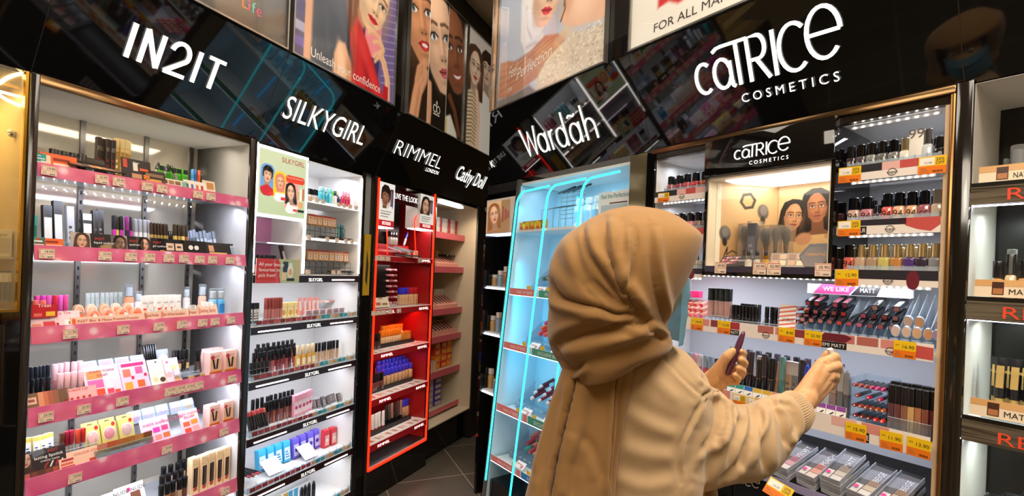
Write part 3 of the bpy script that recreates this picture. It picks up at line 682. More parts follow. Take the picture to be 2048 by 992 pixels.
# --- pink-edged cabinet
PS = [(1.889, 1.856, 1.903), (1.606, 1.572, 1.624), (1.328, 1.287, 1.345), (1.05, 1.006, 1.07), (.81, .766, .83), (.52, .478, .54)]
IX0, IX1 = .866, 1.664
UP = M('#77746f', .3, .8)
ex = []
for z, a, c in PS:
    ex.append(shelf_part(IX0 + .003, IX1 - .001, 0, .34, z, a, c, FROST, PINK, LEDC, .008))
for x in (.93, 1.17, 1.42, 1.63):
    m = MB(UP); m.box(x - .009, x + .009, .372, .379, .4, 2.17)
    for k in range(40): m.box(x - .003, x + .003, .371, .3721, .45 + k * .04, .465 + k * .04, INK)
    ex.append(('slotted_upright', m.build()))
for z, a, c in PS[:5]:
    m = MB(LEDC)
    for k in range(22): m.ball((IX0 + .03 + k * .0345, .35, z - .03), .0035, None, 6)
    ex.append(('led_row', m.build()))
ex.append(('post', pbox(.842, .866, -.012, .40, 0, 2.195, DARKBROWN, .002))); ex.append(('post', pbox(1.664, 1.70, -.012, .40, 0, 2.195, DARKBROWN, .002)))
ex.append(('top_rail', pbox(.866, 1.664, -.012, .02, 2.165, 2.195, GOLDTRIM, .002))); ex.append(('plinth', pbox(.866, 1.664, 0, .3, 0, .28, BLACK)))
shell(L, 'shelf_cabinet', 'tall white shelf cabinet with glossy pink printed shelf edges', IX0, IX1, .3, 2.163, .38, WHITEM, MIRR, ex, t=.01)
for z, a, c in PS: area('shelf_and_fill_light', L, 1.265, .05, a - .006, .77, .05, 1.7, '#dfe8ff', 0.25)
area('shelf_and_fill_light', L, 1.265, .12, 2.15, .7, .08, 1.3, '#fff0dc', .2)  # unseen warm lamp added to brighten the top interior, no fixture there
# --- white-lit cabinet
SX0, SX1 = 1.703, 2.474
SS = [1.53, 1.27, .995, .712, .43, .15]
LIPB = M('#2a1013', .2)
def sg_lip(z):
    more = []
    for x0, x1 in ((SX0 + .04, SX0 + .24), (SX1 - .24, SX1 - .05)): more.append(('light_bar', pbox(x0, x1, -.0145, -.0125, z - .031, z - .025, LEDW)))
    t = MB(LETTER); t.text('SILKYGIRL', (SX0 + SX1) / 2 + .02, z - .036, .020, -.0128, None, w=.105, align='C'); more.append(('lettering', t.build()))
    return more
ex = []
for z in SS: ex.append(shelf_part(SX0, SX1, 0, .34, z, z - .042, z - .004, WHITE, LIPB, None, 0, sg_lip(z)))
for z in (1.953, 1.742): ex.append(('upper_shelf', pbox(2.03, SX1, 0, .3, z - .012, z, WHITE), [('light_edge', pbox(2.03, SX1, -.004, -.001, z - .014, z - .004, LEDW))]))
ex.append(('divider', pbox(2.012, 2.03, 0, .3, 1.535, 2.166, WHITE))); ex.append(('pink_back', pbox(SX0, 2.012, .24, .25, 1.535, 1.84, M('#d58bb8', .3))))
for nm, q in (('light_frame', (SX0, SX0 + .008, -.006, -.001, 1.54, 2.186)), ('light_frame', (SX1 - .006, SX1, -.006, -.001, 1.54, 2.15)), ('light_frame', (2.014, 2.028, -.006, -.001, 1.54, 2.15)), ('light_frame', (SX0, 2.028, -.006, -.001, 2.168, 2.18)), ('light_frame', (SX0, 2.02, -.006, -.001, 1.822, 1.834))): ex.append((nm, pbox(*q, LEDW)))
ex.append(('post', pbox(2.477, 2.499, -.012, .36, 0, 2.195, BLACK, .002))); ex.append(('plinth', pbox(SX0, SX1, 0, .3, 0, .1, BLACK)))
ex.append(('glass_shelf', pbox(SX0 + .01, 2.01, .01, .24, 1.69, 1.696, ACRD), [('light_edge', pbox(SX0 + .09, 2.01, .004, .009, 1.69, 1.696, M('#f4f0ff', .5, 0, 2.5)))]))
shell(L, 'shelf_cabinet', 'bright white shelf cabinet with lit edges beside the pink-edged cabinet', SX0, SX1, .12, 2.166, .36, WHITE, WHITE, ex, t=.0025)
for z in SS[:5] + [2.15]: area('shelf_and_fill_light', L, 2.09 if z < 2 else 2.25, .1, z - .05 if z < 2 else 2.15, .68 if z < 2 else .38, .08, 1.35, '#f1f3ff', 0.2)
# --- gap column with a cash-counter view, black and cream
m = MB(M('#8c8a84', .3)); m.box(2.50, 2.60, .03, .05, 0, 2.195); struct('trim_3', m.build(), L.M @ Matrix.Translation((0, L.D, 0)))
m = MB(BLACK); m.box(2.50, 2.60, .0, .029, 0, 1.55); struct('trim_4', m.build(), L.M @ Matrix.Translation((0, L.D, 0)))
m = MB(M('#b98f1e', .4)); m.box(2.515, 2.575, -.008, -.001, 1.40, 1.80); n_ = MB(M('#3b2f22', .4)); n_.poly([(2.53, 1.5), (2.55, 1.46), (2.56, 1.6), (2.54, 1.7)], -.0085)
thing('hanging_sign', 'yellow card hanging in the gap beside the white-lit cabinet', 'sign', L.M @ Matrix.Translation((0, L.D, 0)), [('card', m.build(), [('print', n_.build())])])
# --- red-lit cabinet
RX0, RX1 = 2.628, 3.325
RS = [(1.665, 1.628), (1.30, 1.258), (1.0, .957), (.69, .645), (.385, .34)]
REDI = M('#7d0d10', .35); REDLIP = M('#b51f26', .25)
ex = []
for i, (z, a) in enumerate(RS):
    more = [('light_edge', pbox(RX0, RX1, -.014, -.0125, a, a + .004, LEDW))]
    t = MB(LETTER)
    if i > 0: t.text('RIMMEL', RX0 + .09, a + .011, .02, -.0165, None, w=.13)
    t.text('RIMMEL', RX1 - .17, a + .011, .02, -.0165, None, w=.13); more.append(('lettering', t.build()))
    q = MB(M('#d9d6d2', .25)); q.box(RX0, RX1, -.008, .09, z - .004, z + .003)
    for k in range(7):
        x = RX0 + .05 + .09 * k
        for j in range(3): q.add([(x + j * .02, .01, z + .0035), (x + .016 + j * .02, .01, z + .0035), (x + .016 + j * .02, .06, z + .0035), (x + j * .02, .06, z + .0035)], [(0, 1, 2, 3)], M(('#b58a72', '#8c5a48', '#d8b79f')[(k + j) % 3], .5))
    more.append(('shade_guide', q.build()))
    ex.append(shelf_part(RX0, RX1, -.003, .33, z, a, z, WHITE, REDLIP, None, 0, more))
ex.append(('inner_back', pbox(RX0 + .17, RX1 - .002, .335, .34, .25, 2.17, REDI))); ex.append(('inner_back', pbox(RX0, RX0 + .17, .335, .34, .25, 2.17, M('#161010', .3))))
ex.append(('side_lining', pbox(RX1 - .004, RX1 - .001, .01, .335, .23, 2.17, M('#8c0f10', .3)))); ex.append(('side_lining', pbox(RX0, RX0 + .004, .01, .335, .23, 2.17, REDI)))
for q in ((RX0 - .006, RX0 + .006, -.016, -.006, .22, 2.185), (RX1 - .006, RX1 + .006, -.016, -.006, .22, 2.185), (RX0, RX1, -.016, -.006, .214, .226)): ex.append(('neon_edge', pbox(*q, NEONR)))
ex.append(('lower_floor', pbox(RX0, RX1, -.006, .33, .222, .236, M('#a9a2a0', .3)))); ex.append(('plinth', pbox(RX0 - .1, RX1 + .03, 0, .3, 0, .205, BLACK)))
ex.append(('post', pbox(2.60, 2.62, -.012, .35, 0, 2.195, DARKBROWN, .002))); ex.append(('post', pbox(3.333, 3.356, -.012, .35, .2, 2.195, DARKBROWN, .002)))
# upper display: black hexagonal recess outlined in red neon, two header boards
m = MB(BLACKM); m.box(RX0 + .16, RX1 - .17, .2, .21, 1.68, 2.15); ex.append(('recess_back', m.build()))
t = MB(NEONR)
for p0, p1 in (((RX0 + .16, 1.68), (RX0 + .13, 2.0)), ((RX1 - .19, 1.68), (RX1 - .23, 1.95)), ((RX1 - .23, 1.95), (RX1 - .1, 2.16))): t.tube([(p0[0], .02, p0[1]), (p1[0], .02, p1[1])], .004)
ex.append(('neon_outline', t.build()))
m = MB(M('#3a0d10', .3)); m.box(RX0 + .18, RX1 - .19, .012, .02, 2.05, 2.14); t = MB(LETTER); t.text('LIVE THE LOOK', (RX0 + RX1) / 2 + .0, 2.08, .042, .0115, None, w=.28, align='C'); ex.append(('header_plate', m.build(), [('lettering', t.build())]))
def rim_head(hair, skin, red):
    c = Cv(.62, 110, '#e9e7e5'); c.rect(0, .62, 0, .16, '#b8252b'); c.face(.24, .66, .2, skin, hair, '#7b2f2c', -8, .5, 'short' if red else 'long'); c.rect(.44, .56, .48, .88, '#3a2f33'); c.rect(.46, .5, .5, .84, '#8f7768'); c.rect(.52, .55, .44, .8, '#5748a8')
    c.rect(0, .62, .15, .42, '#e6e3de')
    for k in range(3): c.rect(.06, .5 - .06 * k, .34 - .06 * k, .365 - .06 * k, '#8a8580')
    return c
for x0, w_, z0, h_, sk, rd, tx in ((RX0 + .01, .165, 1.865, .30, '#8e5c43', 1, 'EYE STUDIO'), (RX1 - .205, .19, 1.895, .265, '#c9977c', 0, 'FACE STUDIO')):
    b_ = pbox(x0, x0 + w_, -.012, .12, z0, z0 + h_, M('#d7d5d3', .3)); cv = rim_head('#201612', sk, rd); me = cv.mesh(w_, h_, -.0128, PRINTLIT)
    for v in me.vertices: v.co.x += x0; v.co.z += z0
    t = MB(LETTER); t.text(tx, x0 + w_ / 2, z0 + .014, .022, -.0136, None, w=w_ * .55, align='C'); ex.append(('header_board', b_, [('print', me), ('lettering', t.build()), ('light_edge', pbox(x0, x0 + w_, -.011, .1, z0 - .006, z0 - .001, LEDW))]))
shell(L, 'shelf_cabinet', 'narrow red shelf cabinet outlined in glowing red light', RX0, RX1, .24, 2.17, .345, M('#151112', .2), M('#151112', .3), ex, t=.006)
for z, a in RS: area('shelf_and_fill_light', L, 2.97, .08, a - .012, .55, .06, .9, '#ffece4', 0.2)
area('shelf_and_fill_light', L, 2.97, .1, 2.15, .5, .08, .8, '#fff0e6', .2)
area('red_glow', L, 3.2, .2, 1.22, .1, .1, .8, '#ff1408', -.6); area('red_glow', L, 2.75, .25, .92, .1, .1, .8, '#ff1408', -.6)
# --- cream cabinet
CX0, CX1 = 3.37, 4.075
CREAMI = M('#d9cbb2', .5); PLIP = M('#d2616e', .3)
CS = [(1.90, 1.845), (1.60, 1.545), (1.225, 1.17), (.985, .93), (.68, .62), (.345, .30)]
ex = []
for z, a in CS: ex.append(shelf_part(CX0, CX1, .13, .44, z, a + .012, z + .012, CREAMI, PLIP))
ex.append(('post', pbox(4.085, 4.11, -.012, .45, 0, 2.195, BLACKM, .002))); ex.append(('plinth', pbox(CX0 - .01, CX1 + .02, .06, .3, 0, .26, BLACK)))
ex.append(('light_tube', pbox(CX0 + .05, CX1 - .3, -.02, .02, 2.13, 2.15, LEDC)))
shell(L, 'shelf_cabinet', 'cream shelf cabinet with pink edges beside the red-lit cabinet', CX0, CX1, .29, 2.16, .45, CREAMI, CREAMI, ex, t=.01)
area('shelf_and_fill_light', L, 3.7, -.05, 2.12, .5, .1, 3.5, '#ffe6c2', -.35)
m = MB(M('#191412', .3)); m.box(4.11, 4.40, -.01, .45, 0, 2.195); struct('wall_end_return', m.build(), L.M @ Matrix.Translation((0, L.D, 0)))
# --- glazed niche at the near end, added to model what a mirror there reflects: clear pane over black drawers, cream lining behind
GX0 = .45
m = MB(BLACK); m.box(GX0, .840, -.01, .03, 0, 1.40)
for z0, z1 in ((.62, .98), (1.12, 1.36)):
    m.box(GX0, .80, -.012, -.0101, z0, z1, M('#191513', .15))
    for a in ((GX0, .80, z1 - .003, z1), (GX0, .80, z0, z0 + .003), (.797, .80, z0, z1)): m.box(a[0], a[1], -.0135, -.012, a[2], a[3], GOLDTRIM)
struct('wall_left_base', m.build(), L.M @ Matrix.Translation((0, L.D, 0)))
m = MB(clear('#f0ead8', .05)); m.box(GX0, .828, .002, .006, 1.405, 2.195); f_ = MB(GOLD); f_.box(.832, .840, -.004, .01, 1.40, 2.195); f_.box(GX0, .840, -.004, .01, 1.40, 1.407)
wn = struct('mirror_view_pane', m.build(), L.M @ Matrix.Translation((0, L.D, 0))); ob('mirror_view_frame', f_.build(), wn)
m = MB(M('#cbb68b', .35)); m.box(.834, .8405, .012, .36, 1.40, 2.193); m.box(GX0, .834, .34, .36, 1.40, 2.193); m.box(GX0, .834, .03, .34, 2.15, 2.193); m.box(GX0, .834, .031, .34, 1.38, 1.405)
struct('wall_niche_lining', m.build(), L.M @ Matrix.Translation((0, L.D, 0)))
area('niche_fill', L, .66, .16, 2.14, .2, .2, 3.2, '#ffe3aa')  # unseen lamp added to brighten the cream lining
pp = [(57, 146), (42, 147), (26, 151), (12, 157), (0, 166), (-10, 178), (0, 191), (14, 200), (34, 209), (57, 216)]
pt = [(L.P(x, y, .03)[0], .03, L.P(x, y, .03)[1]) for x, y in pp]
m = MB(M('#ffeec8', .5, 0, 7.0)); m.tube(pt, .0055, None, 8); g = MB(M('#e8b548', .3, .3, .5)); a = L.P(0, 168, .034); c_ = L.P(57, 180, .034); g.box(a[0], .833, .032, .036, c_[1], a[1]); e = MB(M('#ffeec8', .5, 0, 7.0)); a = L.P(0, 183, .03); e.box(a[0], .833, .028, .034, a[1] - .004, a[1] + .004)
thing('ring_lamp_reflection', 'glowing looped lamp in the glazed niche, standing for a mirrored ring lamp', 'lamp', L.M @ Matrix.Translation((0, L.D, 0)), [('light_loop', m.build()), ('gold_band', g.build()), ('light_bar', e.build())])  # small added model of a ring lamp reflected in the mirror
s_, h_ = L.P(24, 266, .06); m = MB(WHITE); m.lathe([(.012, 0), (.012, .006), (.009, .01)], None, 14); d_ = MB(WHITE); d_.ball((0, 0, -.004), .0105, None, 12); e = MB(INK); e.ball((-.003, -.007, -.006), .0045, None, 10); k_ = MB(WHITE); k_.box(0, .834 - s_, -.002, .002, .006, .009)
thing('security_camera', 'small white dome camera inside the glazed niche', 'camera', L.M @ Matrix.Translation((s_, L.D + .06, h_)), [('mount', m.build(), [('bracket', k_.build())]), ('dome', d_.build(), [('lens', e.build())])])
m = MB(M('#cfc6b2', .4)); m.box(GX0, .833, .03, .16, 1.572, 1.58); u_ = MB(UP); u_.tube([(GX0, .05, 1.53), (.833, .05, 1.53)], .003)
thing('display_rack', 'pale rack shelf with a hook rail inside the glazed niche', 'rack', L.M @ Matrix.Translation((0, L.D, 0)), [('shelf', m.build()), ('hook_rail', u_.build())])
thing('carton', 'tall cream carton on the rack shelf in the glazed niche', 'carton', at(L, .806, .04, 1.58), carton('#efe6d3', .05, .04, .088, '#ddd0ba', 'NEW', '#8a7a60', .008))
thing('perfume_bottle', 'amber bottle with black cap on the rack shelf in the glazed niche', 'bottle', at(L, L.s(2, .06, 1.58), .06, 1.58), bottle('#c58f35', '#17161a', .06, .012, .28, True))
for i in range(5):
    x = L.s(3 + i * 11, .04, 1.5); m = MB(M('#3a3836', .4)); m.bbox(-.005, .005, -.003, .003, .0, .06, None, .0015); t = MB(clear('#f4f4f4', .2)); t.box(-.0095, .0095, -.004, .004, -.005, .095); w_ = MB(PAPER); w_.quad(-.008, .008, .062, .092, -.0042)
    thing('blister_pack', 'clear brush pack, %s from the black post, hanging in the glazed niche' % ORD[4 - i], 'blister pack', at(L, x, .05, 1.434), [('brush', m.build()), ('clear_pack', t.build()), ('header_card', w_.build())], 'packs in the glazed niche')
# ================================================================= RIGHT RUN: cabinet shells
RM = R.M @ Matrix.Translation((0, R.D, 0))
CREAMEDGE = M('#d9b994', .3)
def led_dots(x0, x1, n, y, z, r=.0035):
    m = MB(LEDW); m.box(x0, x1, y + .002, y + .005, z - .004, z + .004, M('#e8e8e8', .4))
    for k in range(n): m.ball((x0 + (x1 - x0) * (k + .5) / n, y, z), r, None, 6)
    return m.build()
# --- nail polish cabinet
NX0, NX1 = -1.452, -.402
GREYB = M('#c3c6cc', .45)
BX0, BX1 = -1.178, -.692
ex = []
NL = [(1.992, 1.942), (1.815, 1.775), (1.64, 1.60)]; NR = [(1.995, 1.945), (1.812, 1.764), (1.648, 1.598)]
def strip_print(x0, x1, z0, z1, kind, d0=0.0):
    """printed band along a shelf edge"""
    m = MB(M('#efe3da', .35)); m.quad(x0, x1, z0, z1, -.0128); w_ = x1 - x0; h_ = z1 - z0
    dk = M('#2b2830', .35); co = M('#c5524e', .35); pk = M('#e6b3ab', .35); wine = M('#6e2430', .3); nude = M('#c98f72', .3)
    def P(pts, mt, y=-.0131): m.poly([(x0 + u * w_, z0 + v * h_) for u, v in pts], y, mt)
    if kind == 'nailA': P([(0, .5), (.45, .5), (.45, 1), (0, 1)], dk); P([(.45, .5), (.62, .5), (.62, 1), (.45, 1)], pk); P([(.62, .5), (.8, .5), (.8, 1), (.62, 1)], co); P([(.8, .5), (1, .5), (1, 1), (.8, 1)], pk)
    elif kind == 'nailB': P([(0, .6), (.7, .6), (.7, 1), (0, 1)], dk); P([(.12, 0), (.32, 0), (.32, .55), (.12, .55)], M('#17161a', .4), -.0133); P([(.62, .95), (.7, .5), (.8, .25), (.92, .1), (1, .5), (1, 1), (.62, 1)], co); m.text('COLOUR', x0 + .13 * w_, z0 + .14 * h_, h_ * .3, -.0135, LETTER_, w=w_ * .18)
    elif kind == 'nailC': P([(.15, .4), (1, .4), (1, 1), (.15, 1)], dk); m.sub(); P([(.18 + .06 * math.cos(t) + .02, .45 + .6 * math.sin(t)) for t in [2 * math.pi * i / 14 for i in range(14)]], nude, -.0133); P([(.78 + .06 * math.cos(t), .4 + .6 * math.sin(t)) for t in [2 * math.pi * i / 14 for i in range(14)]], wine, -.0134)
    elif kind == 'lips':
        cols = ['#8e3a44', '#c7736e', '#d78b80', '#a8353f', '#b5685e']
        for i in range(16):
            if i % 4 != 3: P([(i / 16, .45), ((i + .9) / 16, .45), ((i + .9) / 16, .98), (i / 16, .98)], M(cols[(i * 3) % 5], .35))
        P([(.345, .02), (.43, .02), (.43, .4), (.345, .4)], M('#17161a', .4), -.0133); m.text('LIQUID MATT', x0 + .349 * w_, z0 + .1 * h_, h_ * .22, -.0136, LETTER_, w=w_ * .077)
        P([(.70, .02), (.785, .02), (.785, .45), (.70, .45)], M('#17161a', .4), -.0133); m.text('DEMI MATT', x0 + .705 * w_, z0 + .12 * h_, h_ * .24, -.0136, LETTER_, w=w_ * .075)
        P([(.70, .47), (.72, 1), (.78, 1), (.8, .8), (.78, .47)], wine, -.0133); P([(.9, .2), (1, .1), (1, .8), (.93, .9)], co, -.0133)
    elif kind == 'liquid':
        for i in range(12):
            if i % 3 != 2: P([(i / 12, .5), ((i + .85) / 12, .5), ((i + .85) / 12, 1), (i / 12, 1)], M(['#e6b3ab', '#d98f83', '#efd2c6'][i % 3], .35))
        P([(.80, .0), (.855, .0), (.855, .5), (.80, .5)], M('#17161a', .4), -.0133); m.text('LIQUID SHINE', x0 + .803 * w_, z0 + .13 * h_, h_ * .26, -.0136, LETTER_, w=w_ * .05)
    for u in ((.53, .9) if kind in ('lips', 'liquid') else (.55,)):
        n = 16; cxx, czz, r_ = x0 + u * w_, z0 + h_ * .32, h_ * .24
        m.add([(cxx + rr * math.cos(2 * math.pi * i / n), -.0135, czz + rr * math.sin(2 * math.pi * i / n)) for rr in (r_, r_ * .85) for i in range(n)], [(i, (i + 1) % n, (i + 1) % n + n, i + n) for i in range(n)], INK)
        m.text('vegan', cxx, czz - r_ * .35, r_ * .8, -.0137, INK, w=r_ * 2.4, align='C')
    for i in range(len(m.v)): m.v[i] = (m.v[i][0], m.v[i][1] + d0, m.v[i][2])
    return m.build()
LETTER_ = M('#f7f4ee', .4)
def cshelf(x0, x1, z, z0, z1, d0, d1, kind, leds=0, nm='shelf'):
    more = []
    if kind:
        more.append(('strip_print', strip_print(x0, x1, z0, z1, kind, d0)))
    if leds: more.append(('led_row', led_dots(x0 + .03, x1 - .02, leds, .008, z0 - .004)))
    return shelf_part(x0, x1, d0, d1, z, z0, z1, WHITE, WHITE, None, 0, more)
for (z, a), k in zip(NL, ('nailA', 'nailB', 'nailC')): ex.append(cshelf(NX0 + .003, BX0 - .004, z - .003, a, z, 0, .30, k, 11))
for (z, a), k in zip(NR, ('nailA', 'nailB', 'nailC')): ex.append(cshelf(BX1 + .004, NX1 - .012, z - .003, a, z, 0, .30, k, 12))
SA, SB, SC = 1.402, 1.128, .885
ex.append(cshelf(NX0, NX1 - .012, SA, 1.378, 1.43, -.02, .31, 'lips', 0)); ex.append(cshelf(NX0, NX1 - .012, SB, 1.092, 1.155, -.02, .31, 'liquid', 0))
ex.append(shelf_part(NX0, NX1 - .012, -.06, .30, SC, .868, .895, WHITE, M('#9a93b8', .2), None, 0))
sl_ = MB(BLACKM); sl_.xprism([(-.055, .886), (.25, .886), (.25, .985)], NX0 + .004, NX1 - .018); ex.append(('sloping_tray', sl_.build()))
ex.append(('led_row', led_dots(NX0 + .2, BX1, 26, .02, 1.612))); ex.append(('led_row', led_dots(BX1 + .02, NX1 - .03, 10, .03, 2.135)))
ex.append(('top_trim', pbox(NX0 - .02, NX1 + .012, -.016, .0, 2.172, 2.197, GOLDTRIM, .004))); ex.append(('top_band', pbox(NX0, NX1, -.008, .02, 2.145, 2.173, DARKBROWN)))
ex.append(('side_trim', pbox(NX1 + .0, NX1 + .012, -.016, .3, 0, 2.172, M('#8a6236', .2, .8), .003))); ex.append(('edge_strip', pbox(NX1 - .012, NX1, -.006, .3, .3, 2.145, CREAMEDGE)))
ex.append(('side_trim', pbox(NX0 - .02, NX0 - .004, -.014, .3, 0, 2.172, BLACK)))
ex.append(('post', pbox(NX1 + .013, -.352, -.014, .4, 0, 2.20, M('#17130f', .1, 0, 0, .6, .5), .002)))
# counter drawer front below the palettes
ex.append(('drawer_front', pbox(NX0, NX1 - .012, .01, .03, .30, .862, M('#10161a', .15)), [('drawer_line', pbox(-1.02, -1.016, .008, .0101, .3, .86, INK)), ('drawer_panel', pbox(NX0 + .02, -1.03, .006, .0095, .45, .84, M('#0b0b0c', .2)))]))
ex.append(('plinth', pbox(NX0, NX1, .03, .3, 0, .28, BLACK)))
# header, black gloss, with the maker's lettering; the lit display box below it
def arc(cx, cz, r, a0, a1, n=10, rz=None): return [(cx + r * math.cos(math.radians(a0 + (a1 - a0) * i / n)), cz + (rz or r) * math.sin(math.radians(a0 + (a1 - a0) * i / n))) for i in range(n + 1)]
def strokes(lines, wd, y0, y1, mat):
    """letter strokes of even width as thin raised bars"""
    m = MB(mat)
    for pts in lines:
        n = len(pts); lf, rt = [], []
        for i, p in enumerate(pts):
            a = Vector(pts[max(i - 1, 0)]); c = Vector(pts[min(i + 1, n - 1)]); d = (c - a).normalized(); nn = Vector((-d.y, d.x)) * wd / 2
            e0 = d * (wd * .0) 
            lf.append((p[0] + nn.x, p[1] + nn.y)); rt.append((p[0] - nn.x, p[1] - nn.y))
        vs = [(p[0], y0, p[1]) for p in lf] + [(p[0], y0, p[1]) for p in rt] + [(p[0], y1, p[1]) for p in lf] + [(p[0], y1, p[1]) for p in rt]; fs = []
        for i in range(n - 1): fs += [(i, n + i, n + i + 1, i + 1), (2 * n + i, 2 * n + i + 1, 3 * n + i + 1, 3 * n + i), (i, i + 1, 2 * n + i + 1, 2 * n + i), (n + i, 3 * n + i, 3 * n + i + 1, n + i + 1)]
        fs += [(0, 2 * n, 3 * n, n), (n - 1, 2 * n - 1, 4 * n - 1, 3 * n - 1)]
        m.add(vs, fs)
    return m
def sx(lines, x0, z0, kx, kz): return [[(x0 + p[0] * kx, z0 + p[1] * kz) for p in l] for l in lines]
CATRICE = [arc(.42, .42, .42, 52, 308, 16), arc(1.34, .42, .40, 20, 340, 18), [(1.74, .72), (1.74, .2), (1.78, .04), (1.88, 0)], [(1.0, 1.06), (1.2, 1.14), (1.45, 1.16), (2.62, 1.16)], [(2.12, 1.16), (2.12, 0)],
           [(2.62, 0), (2.62, 1.16), (3.05, 1.16)] , arc(3.05, .86, .30, 90, -90, 10), [(3.05, .56), (2.75, .56)], [(2.95, .56), (3.45, 0)], [(3.72, 1.16), (3.72, 0)], arc(4.5, .58, .58, 48, 312, 18), [(5.02, .72), (6.2, .72)] , arc(5.62, .72, .60, 0, 318, 22)]
hd = [('lettering', strokes(sx(CATRICE, -1.045, 2.075, .0335, .041), .0036, -.049, -.046, LETTER).build())]
t = MB(LETTER); t.text('C O S M E T I C S', -.985, 2.046, .0145, -.0465, None, w=.145); hd.append(('small_lettering', t.build()))
ex.append(('header', pbox(BX0, BX1, -.045, .28, 2.022, 2.172, BLACK, .003), hd))
m = MB(BLACK)
for q in ((BX0, BX0 + .012, 1.612, 2.022), (BX1 - .012, BX1, 1.612, 2.022), (BX0, BX1, 1.612, 1.626)): m.box(q[0], q[1], -.03, .29, q[2], q[3])
inn = MB(M('#ded0b6', .35)); inn.box(BX0 + .012, BX0 + .016, -.028, .28, 1.626, 2.02); inn.box(BX1 - .016, BX1 - .012, -.028, .28, 1.626, 2.02)
cp = MB(M('#fff9ec', .5, 0, 2.4)); cp.box(BX0 + .06, BX1 - .02, .02, .26, 2.006, 2.01); cf = MB(WHITE); cf.box(BX0 + .012, BX1 - .012, -.028, .285, 2.011, 2.021)
ck = MB(M('#cfae80', .4)); ck.box(BX0 + .012, BX1 - .012, .28, .288, 1.626, 2.011)
cl = MB(M('#3b3548', .12)); cl.box(BX0 + .012, BX1 - .012, -.032, -.024, 1.627, 1.652); st = MB(WHITE); st.box(BX0 + .012, BX1 - .012, -.024, .27, 1.627, 1.65)
SX_ = -1.025
cvb = Cv(.875, 170, '#d0ab78'); cvb.grad('#c49a66', '#ddbb8c'); cvb.rect(0, .012, 0, 1, '#b48c5c')
for x, y, r_, s_, h_, yw, tl in ((.69, .66, .17, '#e2b491', '#b08a52', -.3, 6), (.43, .70, .16, '#a46a49', '#17110f', .1, 4), (.18, .61, .15, '#c08a63', '#1f1815', .45, -6)): cvb.face(x, y, r_, s_, h_, '#8c4a42', tl, yw, 'long', True)
cvb.ell(.30, .36, .09, .07, '#b98560', 20, .4)
me = cvb.mesh(BX1 - .017 - SX_, .36, .279)
for v in me.vertices: v.co.x += SX_; v.co.z += 1.65
A_ = Vector((BX0 + .0175, .03)); B_ = Vector((SX_, .278)); Ld = (B_ - A_).length
cvs = Cv(Ld / .36, 140, '#cda571'); cvs.grad('#b98d5b', '#dcb98a'); cvs.rect(0, .06, 0, 1, '#eadcc4')
hexa = [(.40 + .11 * math.cos(math.radians(60 * i + 10)), .80 + .11 * math.sin(math.radians(60 * i + 10))) for i in range(6)]; cvs.poly(hexa, '#2a2320'); cvs.poly([(.40 + (x - .40) * .66, .80 + (y - .80) * .66) for x, y in hexa], '#c9a06c')
for x, y in ((.12, .40), (.60, .68)): cvs.ell(x, y, .07, .09, '#55504d', 10, .3); cvs.ell(x + .01, y + .02, .05, .06, '#7d7672', 10, .5); cvs.ell(x, y - .1, .03, .05, '#2a2320', 10, .3)
cvs.line([(.12, .14), (.16, .24), (.15, .15), (.22, .2), (.3, .16)], .006, '#2a2320')
ms = cvs.mesh(Ld, .36, 0)
dx_ = (B_ - A_) / Ld
for v in ms.vertices: u = v.co.x; v.co.x, v.co.y, v.co.z = A_.x + dx_.x * u, A_.y + dx_.y * u, v.co.z + 1.65
inn.add([(BX0 + .0165, -.028, 1.65), (A_.x - .001, A_.y, 1.65), (B_.x - .001, B_.y + .001, 1.65), (B_.x - .001, B_.y + .001, 2.012), (A_.x - .001, A_.y, 2.012), (BX0 + .0165, -.028, 2.012)], [(0, 1, 4, 5), (1, 2, 3, 4)])
ex.append(('display_box', m.build(), [('lining', inn.build()), ('ceiling_panel', cf.build()), ('light_panel', cp.build()), ('back_print', me), ('side_print', ms), ('ledge', st.build()), ('ledge_front', cl.build()), ('back', ck.build())]))
shell(R, 'shelf_cabinet', 'wide black framed cabinet of nail polish and lipstick before the shopper', NX0, NX1 - .012, .30, 2.146, .32, WHITE, GREYB, ex, t=.002)
for x, w_ in ((-1.31, .22), (-.55, .24)):
    for z in (2.135, 1.94, 1.762, 1.596): area('shelf_and_fill_light', R, x, .10, z - .006, w_, .05, .4, '#f4f6ff', .15)
area('display_light', R, -.93, .14, 2.0, .36, .2, .8, '#fff3e0')
for z in (1.588, 1.37, 1.085): area('shelf_and_fill_light', R, -.92, .12, z, .95, .06, 1.5, '#eef1ff', .25)
